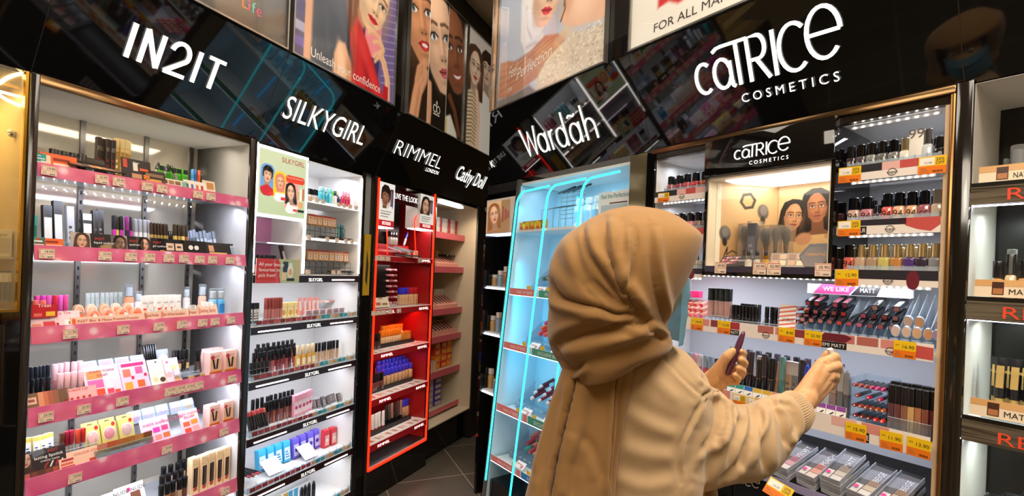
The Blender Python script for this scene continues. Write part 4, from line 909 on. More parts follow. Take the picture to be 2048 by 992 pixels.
# --- blue-lit cabinet (its front edges splay towards the floor)
WX0, WX1 = -2.50, -1.61
WBL = M('#cfe6f4', .3)
ex = []; WS = [(1.862, 1.847, 'w'), (1.487, 1.444, 'c'), (1.131, 1.088, 'c'), (.712, .662, 'c'), (.352, .31, 'c')]
xl = lambda z: -2.515 - (2.12 - z) * .125
CORAL = M('#e2807a', .3); GREEN = M('#3e9e83', .3); BLUEL = M('#3f86c8', .3)
for i, (z1, z0, k) in enumerate(WS):
    x0 = xl(z1) + .02; more = []
    if k == 'c':
        xm = x0 + (.30 if i < 3 else .34)
        for a, c_, mt, tx in ((x0, xm - .01, CORAL, 'MAKE UP SERIES'), (xm, WX1 - .01, GREEN if i < 4 else BLUEL, 'EXCLUSIVE SERIES')):
            l = MB(mt); l.quad(a, c_, z0, z1, -.0128); t = MB(LETTER_); t.text(tx, a + (.08 if mt is CORAL else .06), z0 + .012, (z1 - z0) * .45, -.0136, None, w=.16 if mt is CORAL else .2); more += [('label_band', l.build()), ('lettering', t.build())]
        more.append(('light_edge', pbox(x0, WX1 - .01, -.0135, -.009, z0 - .004, z0 - .001, M('#dff4ff', .5, 0, 2.5))))
    sp = shelf_part(x0, WX1 - .004, 0, .31, z0 + .014, z0, z1, WHITE, WHITE, None, 0, more); ex.append(sp)
def arch(x, xr, top, fl, nm):
    pts = [(x(z), -.02, z) for z in (fl, .5, .9, 1.3, 1.7, top - .12)]; b0 = x(top - .12); 
    pts += [(b0 + .09 * (1 - math.cos(math.radians(a))), -.02, top - .12 + .10 * math.sin(math.radians(a))) for a in (20, 40, 60, 80)] + [(b0 + .12 + xr, -.02, top - .015)]
    m = MB(NEONC); m.tube(pts, .0065, None, 8); return (nm, m.build())
ex.append(arch(lambda z: xl(z) + .004, .2, 2.125, .16, 'neon_arch'))
ex.append(arch(lambda z: -2.225 - (2.0 - z) * .135, .2, 2.13, .16, 'neon_arch')); ex.append(arch(lambda z: -1.935 - (2.0 - z) * .135, .15, 2.135, .16, 'neon_arch'))
sd = MB(M('#6d6a62', .12, .3)); sd.prism([(xl(.0) - .03, 0), (xl(0), 0), (xl(2.19), 2.19), (xl(2.19) - .03, 2.19)], -.012, .31)
ex.append(('splayed_post', sd.build()))
ws_ = MB(WBL); ws_.prism([(xl(0) + .001, .0), (xl(0) + .004, 0), (xl(2.15) + .004, 2.15), (xl(2.15) + .001, 2.15)], 0, .31); ex.append(('side_lining', ws_.build()))
for x in (-2.30, -1.99): ex.append(('blue_light', pbox(x - .006, x + .006, .30, .304, .2, 2.1, M('#38b4f4', .5, 0, 2.0))))
ex.append(('back_panel', pbox(-2.78, WX1, .31, .325, .05, 2.16, WBL))); ex.append(('top_panel', pbox(-2.50, WX1, 0, .31, 2.15, 2.165, WHITE)))
ex.append(('side_panel', pbox(WX1 - .004, WX1, 0, .31, .05, 2.16, WBL))); ex.append(('plinth', pbox(-2.76, WX1, 0.02, .3, 0, .16, BLACK)))
thing('shelf_cabinet', 'white shelf cabinet glowing blue with arched turquoise light lines', 'cabinet', RM, ex)
for z in (2.13, 1.83, 1.43, 1.07, .64): area('shelf_and_fill_light', R, -2.1, .10, z, .75, .08, .7, '#d6efff', .2)
area('blue_glow', R, -2.25, -.02, 2.0, .6, .04, .6, '#2cc8f0', .9); area('blue_glow', R, -2.55, .03, 1.2, .05, .9, 1.2, '#2cc8f0', 1.57)
# --- mirror-clad pillar between the two
m = MB(M('#8d8164', .1, .6)); m.box(-1.606, -1.50, -.01, .03, 0, 2.19); m.box(-1.50, -1.4735, -.014, .3, 0, 2.19, BLACK); struct('trim_5', m.build(), RM)
# --- grey-shelved foundation cabinet
FX0, FX1 = -.350, .30
DK = M('#15120f', .3)
ex = []
FS = [(1.888, 1.838), (1.566, 1.512), (1.228, 1.168), (.86, .80)]
for z, a in FS:
    more = [('light_strip', pbox(FX0, FX1, .004, .012, a - .003, a, LEDC)), ('black_band', pbox(FX0, FX1, -.0155, -.0125, z + .001, z + .012, DK))]
    t = MB(M('#d8452a', .4, 0, .3)); t.text('REVLON', FX0 + .075, a + .009, .034, -.0158, None, w=.235); more.append(('lettering', t.build()))
    ex.append(shelf_part(FX0, FX1, -.003, .3, z, a, z + .004, WHITE, BRUSHED, None, 0, more))
ex.append(('back_black', pbox(FX0 + .01, FX1, .325, .33, .3, 2.13, DK)))
cb = MB(INK); cb.tube([(FX0 + .10, .30, 1.835), (FX0 + .12, .28, 1.79), (FX0 + .18, .3, 1.76), (FX0 + .25, .31, 1.74)], .006); cb.tube([(FX0 + .09, .3, 1.51), (FX0 + .11, .28, 1.47), (FX0 + .2, .3, 1.46)], .005)
ex.append(('cable', cb.build()))
shell(R, 'shelf_cabinet', 'white sided foundation cabinet with brushed grey shelf edges', FX0, FX1, .3, 2.19, .34, M('#d2cdc4', .5), DK, ex, t=.001)
for z, a in FS[:3]: area('shelf_and_fill_light', R, -.1, .12, a - .012, .45, .08, 1.7, '#e2f2ee', .1)
# --- small poster and shelves in the cut-off cabinet
cv = Cv(1.0, 80, '#c89a66'); cv.grad('#a9733f', '#d7b083'); cv.face(.30, .55, .27, '#e0b08c', '#8f5a2c', '#a33a3a', 8, .4); cv.rect(.62, 1, 0, 1, '#9c7a55')
for k in range(5): cv.rect(.68 + .06 * k, .72 + .06 * k, .3 + .03 * k, .8 - .04 * k, ('#7b2f2c', '#a34c44')[k % 2])
me = cv.mesh(.27, .215, -.004, PRINTLIT)
for v in me.vertices: v.co.x += -2.885; v.co.z += 1.86
xs = lambda z: xl(z) - .034
def slant(z0, z1, y0, y1, mt):
    m = MB(mt); m.prism([(-2.905, z0), (xs(z0), z0), (xs(z1), z1), (-2.905, z1)], y0, y1); return m.build()
ex = [('back_panel', slant(.1, 2.19, .29, .3, M('#0f1626', .4))), ('end_panel', pbox(-2.93, -2.905, 0, .31, 0, 2.19, BLACK)), ('top_panel', slant(2.13, 2.19, 0, .29, BLACKM)), ('header_board', slant(1.85, 2.09, 0, .02, PAPER), [('print', me)]), ('light_edge', slant(1.84, 1.849, 0, .1, M('#cfe6ff', .5, 0, 1.5)))]
for z in (1.485, 1.16, .75): ex.append(('shelf', slant(z - .02, z, .02, .285, M('#e6eef4', .3)), [('light_edge', slant(z - .02, z - .012, .014, .019, M('#e6f4ff', .5, 0, 3)))]))
thing('shelf_cabinet', 'sliver of a dark cabinet beyond the blue-lit cabinet', 'cabinet', RM, ex)
# ================================================================= LIT SIGNS ON THE LEANING BOARDS
TH = math.atan(.5); CT = math.cos(TH)
def sign_frame(b, x, q, off=.004):
    """frame lying on the leaning board: x along, z up the slope, q = height above floor of the board point"""
    h = q; return b.M @ Matrix.Translation((x, b.D - .5 * (h - 2.195) - off * CT, h - off * math.sin(TH))) @ Matrix.Rotation(TH, 4, 'X')
def sign(b, p0, p1, ptop, label, words=None, lines=None, wd=.012, mat=None, size=None, bold=0.0, rows=()):
    """p0,p1: picture points of the baseline ends, ptop: a point at cap height over p0"""
    a, c, t = b.lean(*p0), b.lean(*p1), b.lean(*ptop); W = math.hypot(c[0] - a[0], (c[1] - a[1]) / CT); H = (t[1] - a[1]) / CT
    rot = math.atan2((c[1] - a[1]) / CT, c[0] - a[0])
    parts = []
    if lines:
        mx = max(p[0] for l in lines for p in l); parts.append(('lettering', strokes(sx(lines, 0, 0, W / mx, H), wd, -.004, .002, mat or LETTER).build()))
    else:
        m = MB(mat or LETTER); vs, fs, wid = glyphs(words, bold); k = W / wid
        n = len(vs); m.add([(v[0] * k, -.004, v[1] * H) for v in vs], fs); parts.append(('lettering', m.build()))
        e = MB(mat or LETTER)
    for (tx, x0, z0, w_, hh) in rows:
        m = MB(mat or LETTER); vs, fs, wid = glyphs(tx, .0); m.add([(x0 * W + v[0] * w_ * W / wid, -.004, z0 * H + v[1] * hh * H) for v in vs], fs); parts.append(('small_lettering', m.build()))
    bk = MB(M('#d9d7d0', .4)); bk.box(0, W, 0, .002, .3 * H, .32 * H); 
    return thing('illuminated_sign', label, 'sign', sign_frame(b, a[0], a[1]) @ Matrix.Rotation(-rot, 4, 'Y'), parts)
IN2IT = [[(0, 0), (0, 1)], [(.42, 0), (.42, 1)], [(.42, 1), (.98, 0)], [(.98, 0), (.98, 1)], arc(1.66, .68, .32, 172, -30, 12), [(1.93, .52), (1.28, .03)], [(1.26, .03), (2.02, .03)], [(2.36, 0), (2.36, 1)], [(2.72, .97), (3.4, .97)], [(3.06, 1), (3.06, 0)]]
sign(L, (250, 113), (431, 182), (272, 46), 'big white lit lettering on the board over the pink-edged cabinet', None, IN2IT, .0155)
sign(L, (561, 233), (722, 290), (578, 186), 'white lit lettering on the board over the white-lit cabinet', 'SILKYGIRL', bold=-.004)
sign(L, (785, 306), (877, 338), (792, 274), 'thin white lit lettering on the board over the red-lit cabinet', 'RIMMEL', bold=-.018, rows=(('LONDON', .72, -.42, .3, .28),))
sign(L, (908, 356), (963, 377), (917, 327), 'rounded white lit lettering on the board over the cream cabinet', 'Cathy Doll', bold=.008)
WARDAH = [[(0, 1), (.28, 0), (.56, .85), (.84, 0), (1.12, 1)], arc(1.5, .33, .32, 15, 375, 18), [(1.83, .66), (1.83, 0)], [(2.14, 0), (2.14, .66)], arc(2.40, .40, .26, 180, 90, 6), arc(2.92, .33, .32, 15, 375, 18), [(3.25, 1.12), (3.25, 0)], arc(3.87, .33, .32, 15, 375, 18), [(4.2, .66), (4.2, 0)],
          [(3.62, .86), (3.72, .93), (3.85, .91), (3.98, .87), (4.1, .93)], [(4.55, 1.12), (4.55, 0)], arc(4.85, .36, .30, 180, 0, 10), [(5.15, .36), (5.15, 0)]]
sign(R, (1056, 313), (1198, 275), (1034, 262), 'white lit script-like lettering on the board over the blue-lit cabinet', None, WARDAH, .0085)
sign(R, (1400, 190), (1688, 116), (1372, 128), 'large white lit lettering on the board over the nail polish cabinet', None, CATRICE, .0125, rows=(('C O S M E T I C S', .33, -.50, .64, .25),))
m = MB(LETTER); m.text('K', 0, 0, .05, -.004)
a = R.lean(981, 333); thing('illuminated_sign', 'cut-off end of white lettering on the board beside the poster corner', 'sign', sign_frame(R, a[0] + .02, a[1] - .01), [('lettering', m.build())])

# ================================================================= POSTERS over the boards
GLAZE = clear('#fffffe', .0, .01)
for n_ in GLAZE.node_tree.nodes:
    if n_.type == 'MATH': n_.inputs[1].default_value = .10
def poster(b, x0, x1, z0, z1, cv, label, extra=(), mat=None, deep=.025, frame='#9c9a95'):
    D = b.D - .187; w_, h_ = x1 - x0, z1 - z0
    f = MB(M(frame, .15, .8)); t = .008
    for q in ((0, w_, 0, t), (0, w_, h_ - t, h_), (0, t, t, h_ - t), (w_ - t, w_, t, h_ - t)): f.box(q[0], q[1], -deep, 0, q[2], q[3])
    bk = MB(DARKBROWN); bk.box(t, w_ - t, -.012, 0, t, h_ - t)
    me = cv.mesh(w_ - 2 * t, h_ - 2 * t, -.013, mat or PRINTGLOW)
    for v in me.vertices: v.co.x += t; v.co.z += t
    g = MB(GLAZE); g.box(t, w_ - t, -.019, -.017, t, h_ - t)
    return thing('framed_poster', label, 'poster', b.M @ Matrix.Translation((x0, D, z0)), [('frame', f.build()), ('backing', bk.build()), ('print', me, list(extra)), ('glazing', g.build())])
def ptext(items, mat=None):
    m = MB(mat or LETTER_)
    for t, x, z, s, w_ in items: m.text(t, x, z, s, -.0142, None, w=w_)
    return m.build()
# dark poster with coloured word
cv = Cv(1.0, 60, '#3a332b'); m = MB()
for ch, x, col in zip('Life', (.705, .735, .752, .775), ('#f08a24', '#e34fa0', '#4fd0c0', '#e33a6c')): m.text(ch, x, .085, .05, -.0142, M(col, .4))
poster(L, .74, 1.685, 2.603, 3.55, cv, 'dark framed poster with a coloured word over the pink-edged cabinet', [('lettering', m.build())])
# woman in red
cv = Cv(.83, 230, '#2c2742'); X = lambda px, py: ((px - 580) / 215 * .83, (py) )
cv.grad('#3a2c58', '#55406e'); cv.rect(0, .83, 0, 1, '#3d2f5c')
for k in range(12): cv.rect(.0, .16, .05 + .08 * k, .10 + .08 * k, ('#6a4db0', '#c9c6d8', '#40356a')[k % 3], .01, .7)
cv.poly([(.60, 1), (.74, 1), (.70, .25), (.52, .2)], '#e58a92'); cv.poly([(.72, 1), (.83, 1), (.83, .0), (.66, .0), (.69, .4)], '#6a5a8c')
for k in range(20): cv.line([(.70, .1 + .045 * k), (.83, .14 + .045 * k)], .004, '#a79cc4', .004, .7)
cv.poly([(.075, 1), (.14, 1), (.125, 0), (.07, 0)], '#d49a72')
cv.poly([(.13, 1), (.36, 1), (.40, .5), (.42, .0), (.12, .0)], '#2f3038', .02); cv.poly([(.17, .5), (.24, .4), (.3, .45), (.28, .6)], '#3a3b45', .08, .8); cv.line([(.22, .3), (.25, .05)], .01, '#3d3e48', .03)
cv.poly([(.28, .0), (.285, .12), (.32, .20), (.37, .21), (.42, .12), (.445, .0)], '#dba57a', .02); cv.ell(.34, .10, .03, .1, '#efc49c', 10, 1., .8); cv.ell(.42, .04, .03, .08, '#b57c55', 10, 1., .7)
cv.poly([(.38, 1), (.56, 1), (.50, .52), (.45, .38), (.40, .28), (.35, .5)], '#6b3a24', .02)
cv.poly([(.40, .30), (.43, .43), (.48, .40), (.56, .29), (.63, .18), (.70, .06), (.75, 0), (.43, 0), (.445, .12), (.41, .22)], '#c4272c', .02)
cv.poly([(.47, .36), (.52, .26), (.58, .14), (.62, .02), (.57, .0), (.53, .15)], '#94161e', .04, .8); cv.poly([(.42, .3), (.46, .22), (.47, .08), (.45, .02), (.43, .14)], '#8f151c', .04, .7); cv.ell(.52, .24, .03, .1, '#e24c46', 25, 1., .6); cv.ell(.62, .09, .03, .08, '#dd433f', 30, 1., .5)
cv.poly([(.455, .46), (.52, .52), (.57, .40), (.51, .36), (.47, .40)], '#c08660', .02)
cv.face(.60, .565, .195, '#ebc09a', '#5a3020', '#c22430', -14, .55, 'none', False)
cv.poly([(.39, 1.1), (.56, 1.1), (.50, .8), (.475, .56), (.45, .40), (.41, .30), (.35, .8)], '#5a3020', .03); cv.line([(.44, .9), (.43, .6), (.42, .4)], .006, '#7d4a30', .012)
for pts, wd in (([(.77, .0), (.765, .14), (.72, .24), (.685, .275)], .026), ([(.69, .27), (.715, .315), (.67, .375), (.60, .385), (.565, .36)], .014), ([(.685, .27), (.70, .32), (.66, .345), (.62, .325)], .012), ([(.675, .26), (.665, .27), (.64, .26), (.625, .235)], .011), ([(.665, .24), (.65, .23), (.635, .21)], .010)): cv.line(pts, wd, '#e6b891', .015); cv.line([(p[0] + .006, p[1] - .006) for p in pts], wd * .25, '#c08a62', .012, .5)
cv.rect(.725, .775, .0, .095, '#b3202a')
poster(L, 1.71, 2.505, 2.603, 3.56, cv, 'framed poster of a woman in red with a white slogan', [('lettering', ptext([('Unleash your', .12, .036, .05, .285), ('confidence', .425, .036, .05, .235)], LETTER_))])
# three faces in strips
cv = Cv(.78, 230, '#20190f'); cl = np.ones_like(cv.X)
cv.clip = (cv.X < .249).astype(float); cv.rect(0, .25, 0, 1, '#2a1a10'); cv.face(.124, .715, .33, '#c98a62', '#2a1710', '#b01e26', 16, .2, 'none', False, None, '#5d6b70', 'closed', .95)
cv.ell(.19, .548, .04, .014, '#f4ece6', 10, .4, .9)
for pts, wd in (([(.08, -.02), (.11, .14), (.14, .26)], .055), ([(.12, .26), (.15, .36), (.19, .43)], .022), ([(.15, .26), (.19, .34), (.205, .42)], .022), ([(.17, .22), (.215, .3), (.225, .37)], .022), ([(.10, .27), (.12, .36), (.16, .40)], .018)): cv.line(pts, wd, '#d59a74', .02); cv.line([(p[0] + .014, p[1] - .004) for p in pts], wd * .3, '#a8704e', .02, .5)
cv.clip = ((cv.X >= .249) & (cv.X < .506)).astype(float); cv.rect(.24, .51, 0, 1, '#191411'); cv.face(.385, .634, .36, '#e3b595', '#3a2a20', '#b5525a', 18, .35, 'none', False, '#4a3626', '#6a7f8c', 'closed', .85); cv.poly([(.24, 0), (.24, .42), (.36, .30), (.46, .20), (.51, .22), (.51, 0)], '#14110f', .04); cv.line([(.27, -.02), (.28, .12), (.27, .3)], .028, '#d59a74', .02)
cv.clip = (cv.X >= .506).astype(float); cv.rect(.5, .78, 0, 1, '#14100c'); cv.face(.604, .66, .31, '#8a5236', '#17100c', '#9c3a3c', 16, .25, 'none', False, '#17100c', '#3a2214', 'smile', .9); cv.poly([(.5, .0), (.5, .13), (.58, .17), (.68, .05), (.70, 0)], '#e6dfcf', .02); cv.line([(.56, .30), (.64, .22), (.72, .05)], .03, '#6d3d28', .015); cv.rect(.5, .53, 0, .12, '#c9b45a', .02)
cv.clip = None; cv.rect(.246, .252, 0, 1, '#f2e6dc'); cv.rect(.503, .509, 0, 1, '#e9d9cb')
cr = MB(LETTER_); n_ = 12
for dx in (-.022, .022):
    m_ = strokes([arc(.366 + dx, .145, .021, 0, 360, 14, .026)], .008, -.0144, -.014, LETTER_); cr.add(m_.v, m_.f)
m_ = strokes([[(.326, .105), (.406, .105)], [(.366, .17), (.366, .205)], [(.354, .19), (.378, .19)]], .009, -.0144, -.014, LETTER_); cr.add(m_.v, m_.f)
poster(L, 2.635, 3.395, 2.60, 3.565, cv, 'framed poster of three close-up faces in upright strips', [('crown_mark', cr.build())])
# couple
cv = Cv(.9, 200, '#ded0c2'); cv.grad('#d3c2b0', '#e8dcd0'); cv.face(.345, .755, .125, '#e6c0a2', '#15110f', '#b5706a', -4, -.2, 'short'); cv.poly([(.19, 0), (.20, .50), (.28, .56), (.42, .52), (.5, 0)], '#ece6dd', .02)
cv.face(.13, .69, .14, '#efc9ac', '#4a2c1c', '#b8343c', -4, .3, 'long'); cv.poly([(0, 0), (0, .45), (.08, .49), (.2, .44), (.24, 0)], '#e3c9a3', .02)
for k in range(14): cv.line([(0, .02 + .032 * k), (.1, .05 + .032 * k), (.22, .02 + .032 * k)], .005, '#7a6654', .004)
cv.line([(.20, .02), (.22, .3), (.17, .5)], .028, '#efc9ac', .02)
poster(L, 3.42, 4.37, 2.60, 3.565, cv, 'framed pale poster of a couple over the cream cabinet')
# pillar-side poster sliver on the right run, woman in white scarf, and the red and white poster
cv = Cv(.07, 120, '#d3a478'); cv.grad('#b5824f', '#e0b68c', 'x'); cv.face(-.05, .25, .14, '#e8bd98', '#7a4a2a', '#b5343a', 0, .3, 'none', False)
poster(R, -2.598, -2.535, 2.60, 3.55, cv, 'narrow edge of a beige portrait poster at the board corner')
cv = Cv(.98, 230, '#b9c2d2'); cv.grad('#c3cbd8', '#aab6cb')
cv.poly([(.70, 1), (.98, 1), (.98, .22), (.66, .28), (.62, .36), (.68, .5)], '#e3b79a', .03); cv.ell(.80, .40, .09, .12, '#efc9b0', 0, 1., .8); cv.poly([(.70, .6), (.74, .44), (.68, .36), (.64, .42)], '#c9977a', .05, .6); cv.line([(.66, 1), (.63, .6), (.655, .40), (.62, .34)], .006, '#6b4630'); cv.line([(.70, 1), (.67, .55), (.64, .42)], .004, '#6b4630')
cv.poly([(.24, .36), (.23, .60), (.3, .80), (.45, .86), (.62, .8), (.66, .66), (.5, .4), (.40, .30)], '#e4e2e4', .02)
cv.face(.50, .57, .21, '#e9c0a4', '#e9e7e9', '#c8323c', -18, .45, 'none', False)
cv.poly([(.24, .36), (.25, .58), (.32, .78), (.36, .68), (.34, .52), (.36, .40), (.44, .34), (.42, .28), (.30, .26)], '#eae8ea', .02); cv.poly([(.30, .32), (.46, .34), (.48, .24), (.40, .18), (.26, .22)], '#dedcde', .02); cv.line([(.3, .30), (.38, .30), (.46, .27)], .008, '#c3c0c6', .015); cv.line([(.28, .26), (.36, .25), (.44, .22)], .008, '#c3c0c6', .015); cv.line([(.29, .55), (.30, .42), (.35, .34)], .008, '#cfccd2', .015)
cv.poly([(.12, .25), (.30, .26), (.26, .18), (.12, .2)], '#8a7a74', .02)
cv.poly([(.40, .0), (.44, .14), (.52, .20), (.60, .25), (.66, .31), (.76, .23), (.98, .20), (.98, 0)], '#d3c6b4', .02)
rr = random.Random(4)
for k in range(380):
    x = rr.uniform(.44, .98); y = rr.uniform(0, .24)
    if y < .02 + (x - .40) * 1.0: cv.ell(x, y, .007, .005, ('#ece2d4', '#b5a691')[k % 2], 0, .8, .8)
cv.poly([(0, .06), (.02, .29), (.10, .28), (.22, .24), (.36, .27), (.48, .31), (.60, .28), (.66, .22), (.50, .16), (.42, .08), (.24, .05), (.12, .04)], '#b57a5a', .015)
for k in range(9): cv.line([(.02, .08 + .022 * k), (.22, .10 + .016 * k), (.55, .19 + .012 * k)], .003, ('#c98f6e', '#9c6448')[k % 2], .008, .8)
cv.ell(.62, .24, .05, .03, '#d9b08f', 20, 1., .8); cv.poly([(0, 0), (0, .05), (.2, .045), (.34, .06), (.42, 0)], '#77706c', .02)
t = ptext([('Feel', .115, .155, .075, .075), ('the', .125, .07, .04, .045), ('Perfection', .205, .11, .07, .30)])
for v in t.vertices: x0 = v.co.x; v.co.z += (x0 - .115) * .16; v.co.x += (v.co.z - .15) * .2
poster(R, -2.53, -1.615, 2.60, 3.56, cv, 'framed poster of a woman in a white scarf with a brown smear', [('lettering', t)])
cv = Cv(1.35, 110, '#e9e3d8'); cv.poly([(.147, .5), (.147, .14), (.2, .15), (.25, .12), (.30, .125), (.344, .105), (.5, .12), (.7, .1), (.7, 1), (.147, 1)], '#c9262c', .01)
m = MB(M('#3a2a22', .4)); m.text('FOR ALL MARKS OF BEAUTY', .133, .042, .038, -.0142, None, w=.70)
poster(R, -1.475, -.16, 2.60, 3.55, cv, 'white framed poster with a red block and dark capitals', [('lettering', m.build())])
# ================================================================= GOODS ON THE LEFT RUN
W1 = ['%s shelf of pink-edged cabinet' % k for k in ('top', 'second', 'third', 'fourth', 'fifth', 'lowest')]
PZ = [z + .001 for z, a, c in PS]
def card(b, px, d, h, w, hh, label, parts, rx=-.25, rz=0, cat='tester card', name='tester_card', group=None, dz=0):
    d = max(d, .004); dz = max(dz, .007) if cat == 'tester card' else dz
    return thing(name, label, cat, at(b, b.s(px, d, h), d, h + dz, rz, rx), parts, group)
def tags(b, items, h, where, style='peach', d=-.019, lean=0, w=.042, hh=.033, rz=None):
    n = len(items)
    for i, (px, t) in enumerate(items):
        k = i if b is L else n - 1 - i; rr = random.Random(px)
        thing('price_tag', 'price tag, %s from the near end, %s' % (ordn(k), where), 'price tag', at(b, b.s(px, d, h), d, h, rr.uniform(-.05, .05), lean, rr.uniform(-.03, .03)), price_tag(t, w, hh, style), 'price tags on ' + where)
# price tags on the pink edges
tags(L, [(98, '19.90'), (204, '23.90'), (238, '25.90'), (295, '23.90'), (324, '21.90'), (396, '25.90'), (422, '27.90')], 1.862, W1[0], lean=.0)
tags(L, [(94, '19.90'), (210, '15.90'), (262, '27.90'), (299, '23.90'), (338, '32.90'), (368, '23.90'), (399, '27.90'), (425, '29.90'), (460, '19.90')], 1.579, W1[1])
tags(L, [(141, '11.90'), (247, '27.90'), (318, '32.90'), (364, '27.90'), (405, '27.90'), (430, '23.90'), (462, '19.90')], 1.297, W1[2])
tags(L, [(92, '23.90'), (168, '22.90'), (245, '22.90'), (340, '33.90'), (360, '35.90'), (378, '25.90'), (398, '33.90'), (464, '29.90')], 1.018, W1[3], d=-.02)
tags(L, [(334, '23.90'), (448, '29.90'), (150, '19.90')], .774, W1[4], d=-.02); tags(L, [(450, '21.90')], .49, W1[5], d=-.02)
# ---- top shelf
h = PZ[0]
row(L, lambda i: carton('#2a2320', .018, .02, .085, '#171312', None, art='bars', tcol='#a08848'), 9, 100, 172, .10, h, 'liner_box', 'small black liner box', 'box', W1[0], 'liner boxes on the top shelf')
card(L, 79, .02, h, .05, .05, 'small teal label card at the near end of top shelf, pink-edged cabinet', board(.036, .04, '#2fa79b', ((.1, .2, .8, .12, '#dff3ee'), (.1, .5, .8, .12, '#dff3ee'), (.1, .75, .5, .1, '#dff3ee')), lean=.2), -.1)
card(L, 118, .02, h, .1, .05, 'orange label card beside the teal card, top shelf of pink-edged cabinet', board(.105, .048, '#ef6a2c', ((.35, .15, .6, .18, '#ffe2c8'), (.35, .5, .45, .2, '#8f2a12'), (.03, .1, .25, .7, '#f6d9b9')), lean=.2), -.15)
for i, px in enumerate((163, 207)):
    p = MB(M('#26211f', .25)); p.box(-.034, .034, 0, .05, 0, .006); q = MB(M('#26211f', .25)); q.sub(); q.box(-.034, .034, 0, .006, 0, .05); q.xf(Matrix.Translation((0, .048, .006)) @ Matrix.Rotation(-.5, 4, 'X')); mi = MB(M('#9a8d84', .05, .9)); mi.sub(); mi.quad(-.03, .03, .004, .046, -.0006); mi.xf(Matrix.Translation((0, .048, .006)) @ Matrix.Rotation(-.5, 4, 'X'))
    pn = MB()
    for k in range(4): pn.add([(-.03 + .0155 * k, .005, .0066), (-.017 + .0155 * k, .005, .0066), (-.017 + .0155 * k, .045, .0066), (-.03 + .0155 * k, .045, .0066)], [(0, 1, 2, 3)], M(('#8a5a3c', '#b5814f', '#5a3826', '#d0a274')[(k + i) % 4], .6))
    thing('brow_palette', ('open dark brow palette beside the liner boxes, top shelf of pink-edged cabinet', 'open dark brow palette beside the mascara boxes, top shelf of pink-edged cabinet')[i], 'palette', at(L, L.s(px, .04, h), .035, h + .028, 0, .0), [('base', p.build(), [('pans', pn.build())]), ('lid', q.build(), [('mirror', mi.build())])])
    bs = MB(ACR); bs.box(-.03, .03, .0, .06, 0, .027); thing('riser', ('clear riser under the brow palette beside the liner boxes', 'clear riser under the brow palette beside the mascara boxes')[i], 'riser', at(L, L.s(px, .04, h), .035, h), [(None, bs.build())])
tp = MB(M('#2b211b', .3)); tp.box(-.085, .085, 0, .05, 0, .004); pn = MB()
for k in range(8): pn.add([(-.08 + .02 * k, .006, .0045), (-.063 + .02 * k, .006, .0045), (-.063 + .02 * k, .04, .0045), (-.08 + .02 * k, .04, .0045)], [(0, 1, 2, 3)], M(('#6b432a', '#8a5a38', '#4a2e1f', '#c9803c', '#d99a52', '#b5713a', '#8f5a33', '#5f3d28')[k], .6))
thing('tester_palette', 'long dark tester palette of brown pans, top shelf of pink-edged cabinet', 'palette', at(L, L.s(195, .01, h), .002, h + .022, 0, .35), [('tray', tp.build(), [('pans', pn.build())])])
row(L, lambda i: carton('#4a3b2c' if i < 4 else '#c3a25e', .021, .018, .168 + .012 * (i > 3), '#2a211a' if i < 4 else '#a5803c', None, art='bars', tcol='#8f2420' if i < 4 else '#f1e3bb', top='#2a2420' if i < 4 else '#dcc48b'), 8, 190, 262, .12, h, 'mascara_box', lambda i: 'dark mascara box' if i < 4 else 'gold mascara box', 'box', W1[0], 'mascara boxes on the top shelf', jit=.01)
row(L, lambda i: carton('#5a4d45', .02, .018, .11, '#3a302b', None, art='bars', tcol='#b5a48f'), 4, 262, 296, .14, h, 'brow_box', 'grey brown carton', 'box', W1[0], rx=-.25)
card(L, 275, -.005, h, .1, .08, 'dark card with brow and eye pictures, middle of top shelf, pink-edged cabinet', board(.105, .085, '#2b211d', ((.05, .55, .14, .4, '#d0452b'), (.38, .45, .16, .38, '#efe3d6'), (.32, .1, .34, .22, '#c9946c'), (.6, .5, .3, .12, '#e05a34'), (.72, .12, .22, .22, '#d9792f')), 'New', '#f2e6d8', lean=.2), -.2)
card(L, 310, -.01, h, .08, .05, 'dark card with a golden brow picture, top shelf of pink-edged cabinet', board(.085, .052, '#3a2d22', ((.1, .12, .7, .2, '#d8a24a'), (.1, .5, .8, .25, '#8d6f52')), lean=.2), -.2)
row(L, lambda i: carton('#55b22a', .024, .022, .105, '#3f9a1d', None, art='bars', tcol='#2a4f14', top='#2c2a26'), 5, 317, 374, .10, h, 'green_carton', 'bright green carton', 'box', W1[0], 'green cartons on the top shelf')
for i, (px, a) in enumerate(((323, .35), (360, -.4), (306, .3))): thing('eye_pencil', ('silver pencil leaning on the green cartons near the gold boxes', 'silver pencil leaning away on the far green cartons', 'silver pencil between dark card and green cartons')[i], 'pencil', at(L, L.s(px, .05, h), .055, h + .02, 0, -.1, a), pencil('#9a948e', '#3a3633', .09, .006))
card(L, 350, -.01, h, .1, .03, 'row card with brown shade patches before the green cartons', board(.11, .032, '#e7ddcf', ((.04, .3, .2, .5, '#6b4a32'), (.28, .3, .2, .5, '#a2744a'), (.52, .3, .2, .5, '#8a5c3a'), (.78, .1, .2, .75, '#7fb9a8')), lean=.25), -.25)
row(L, lambda i: pencil(('#7fb6e6', '#3d8fd6', '#e66a35', '#2e2b2a')[i], ('#4da3e8', '#2c6fc0', '#ef5a2a', '#3a3836')[i], .115, .0075), 4, 380, 404, .10, h, 'crayon_liner', lambda i: ('pale blue', 'blue', 'orange', 'black')[i] + ' crayon', 'pencil', W1[0], 'crayons on the top shelf')
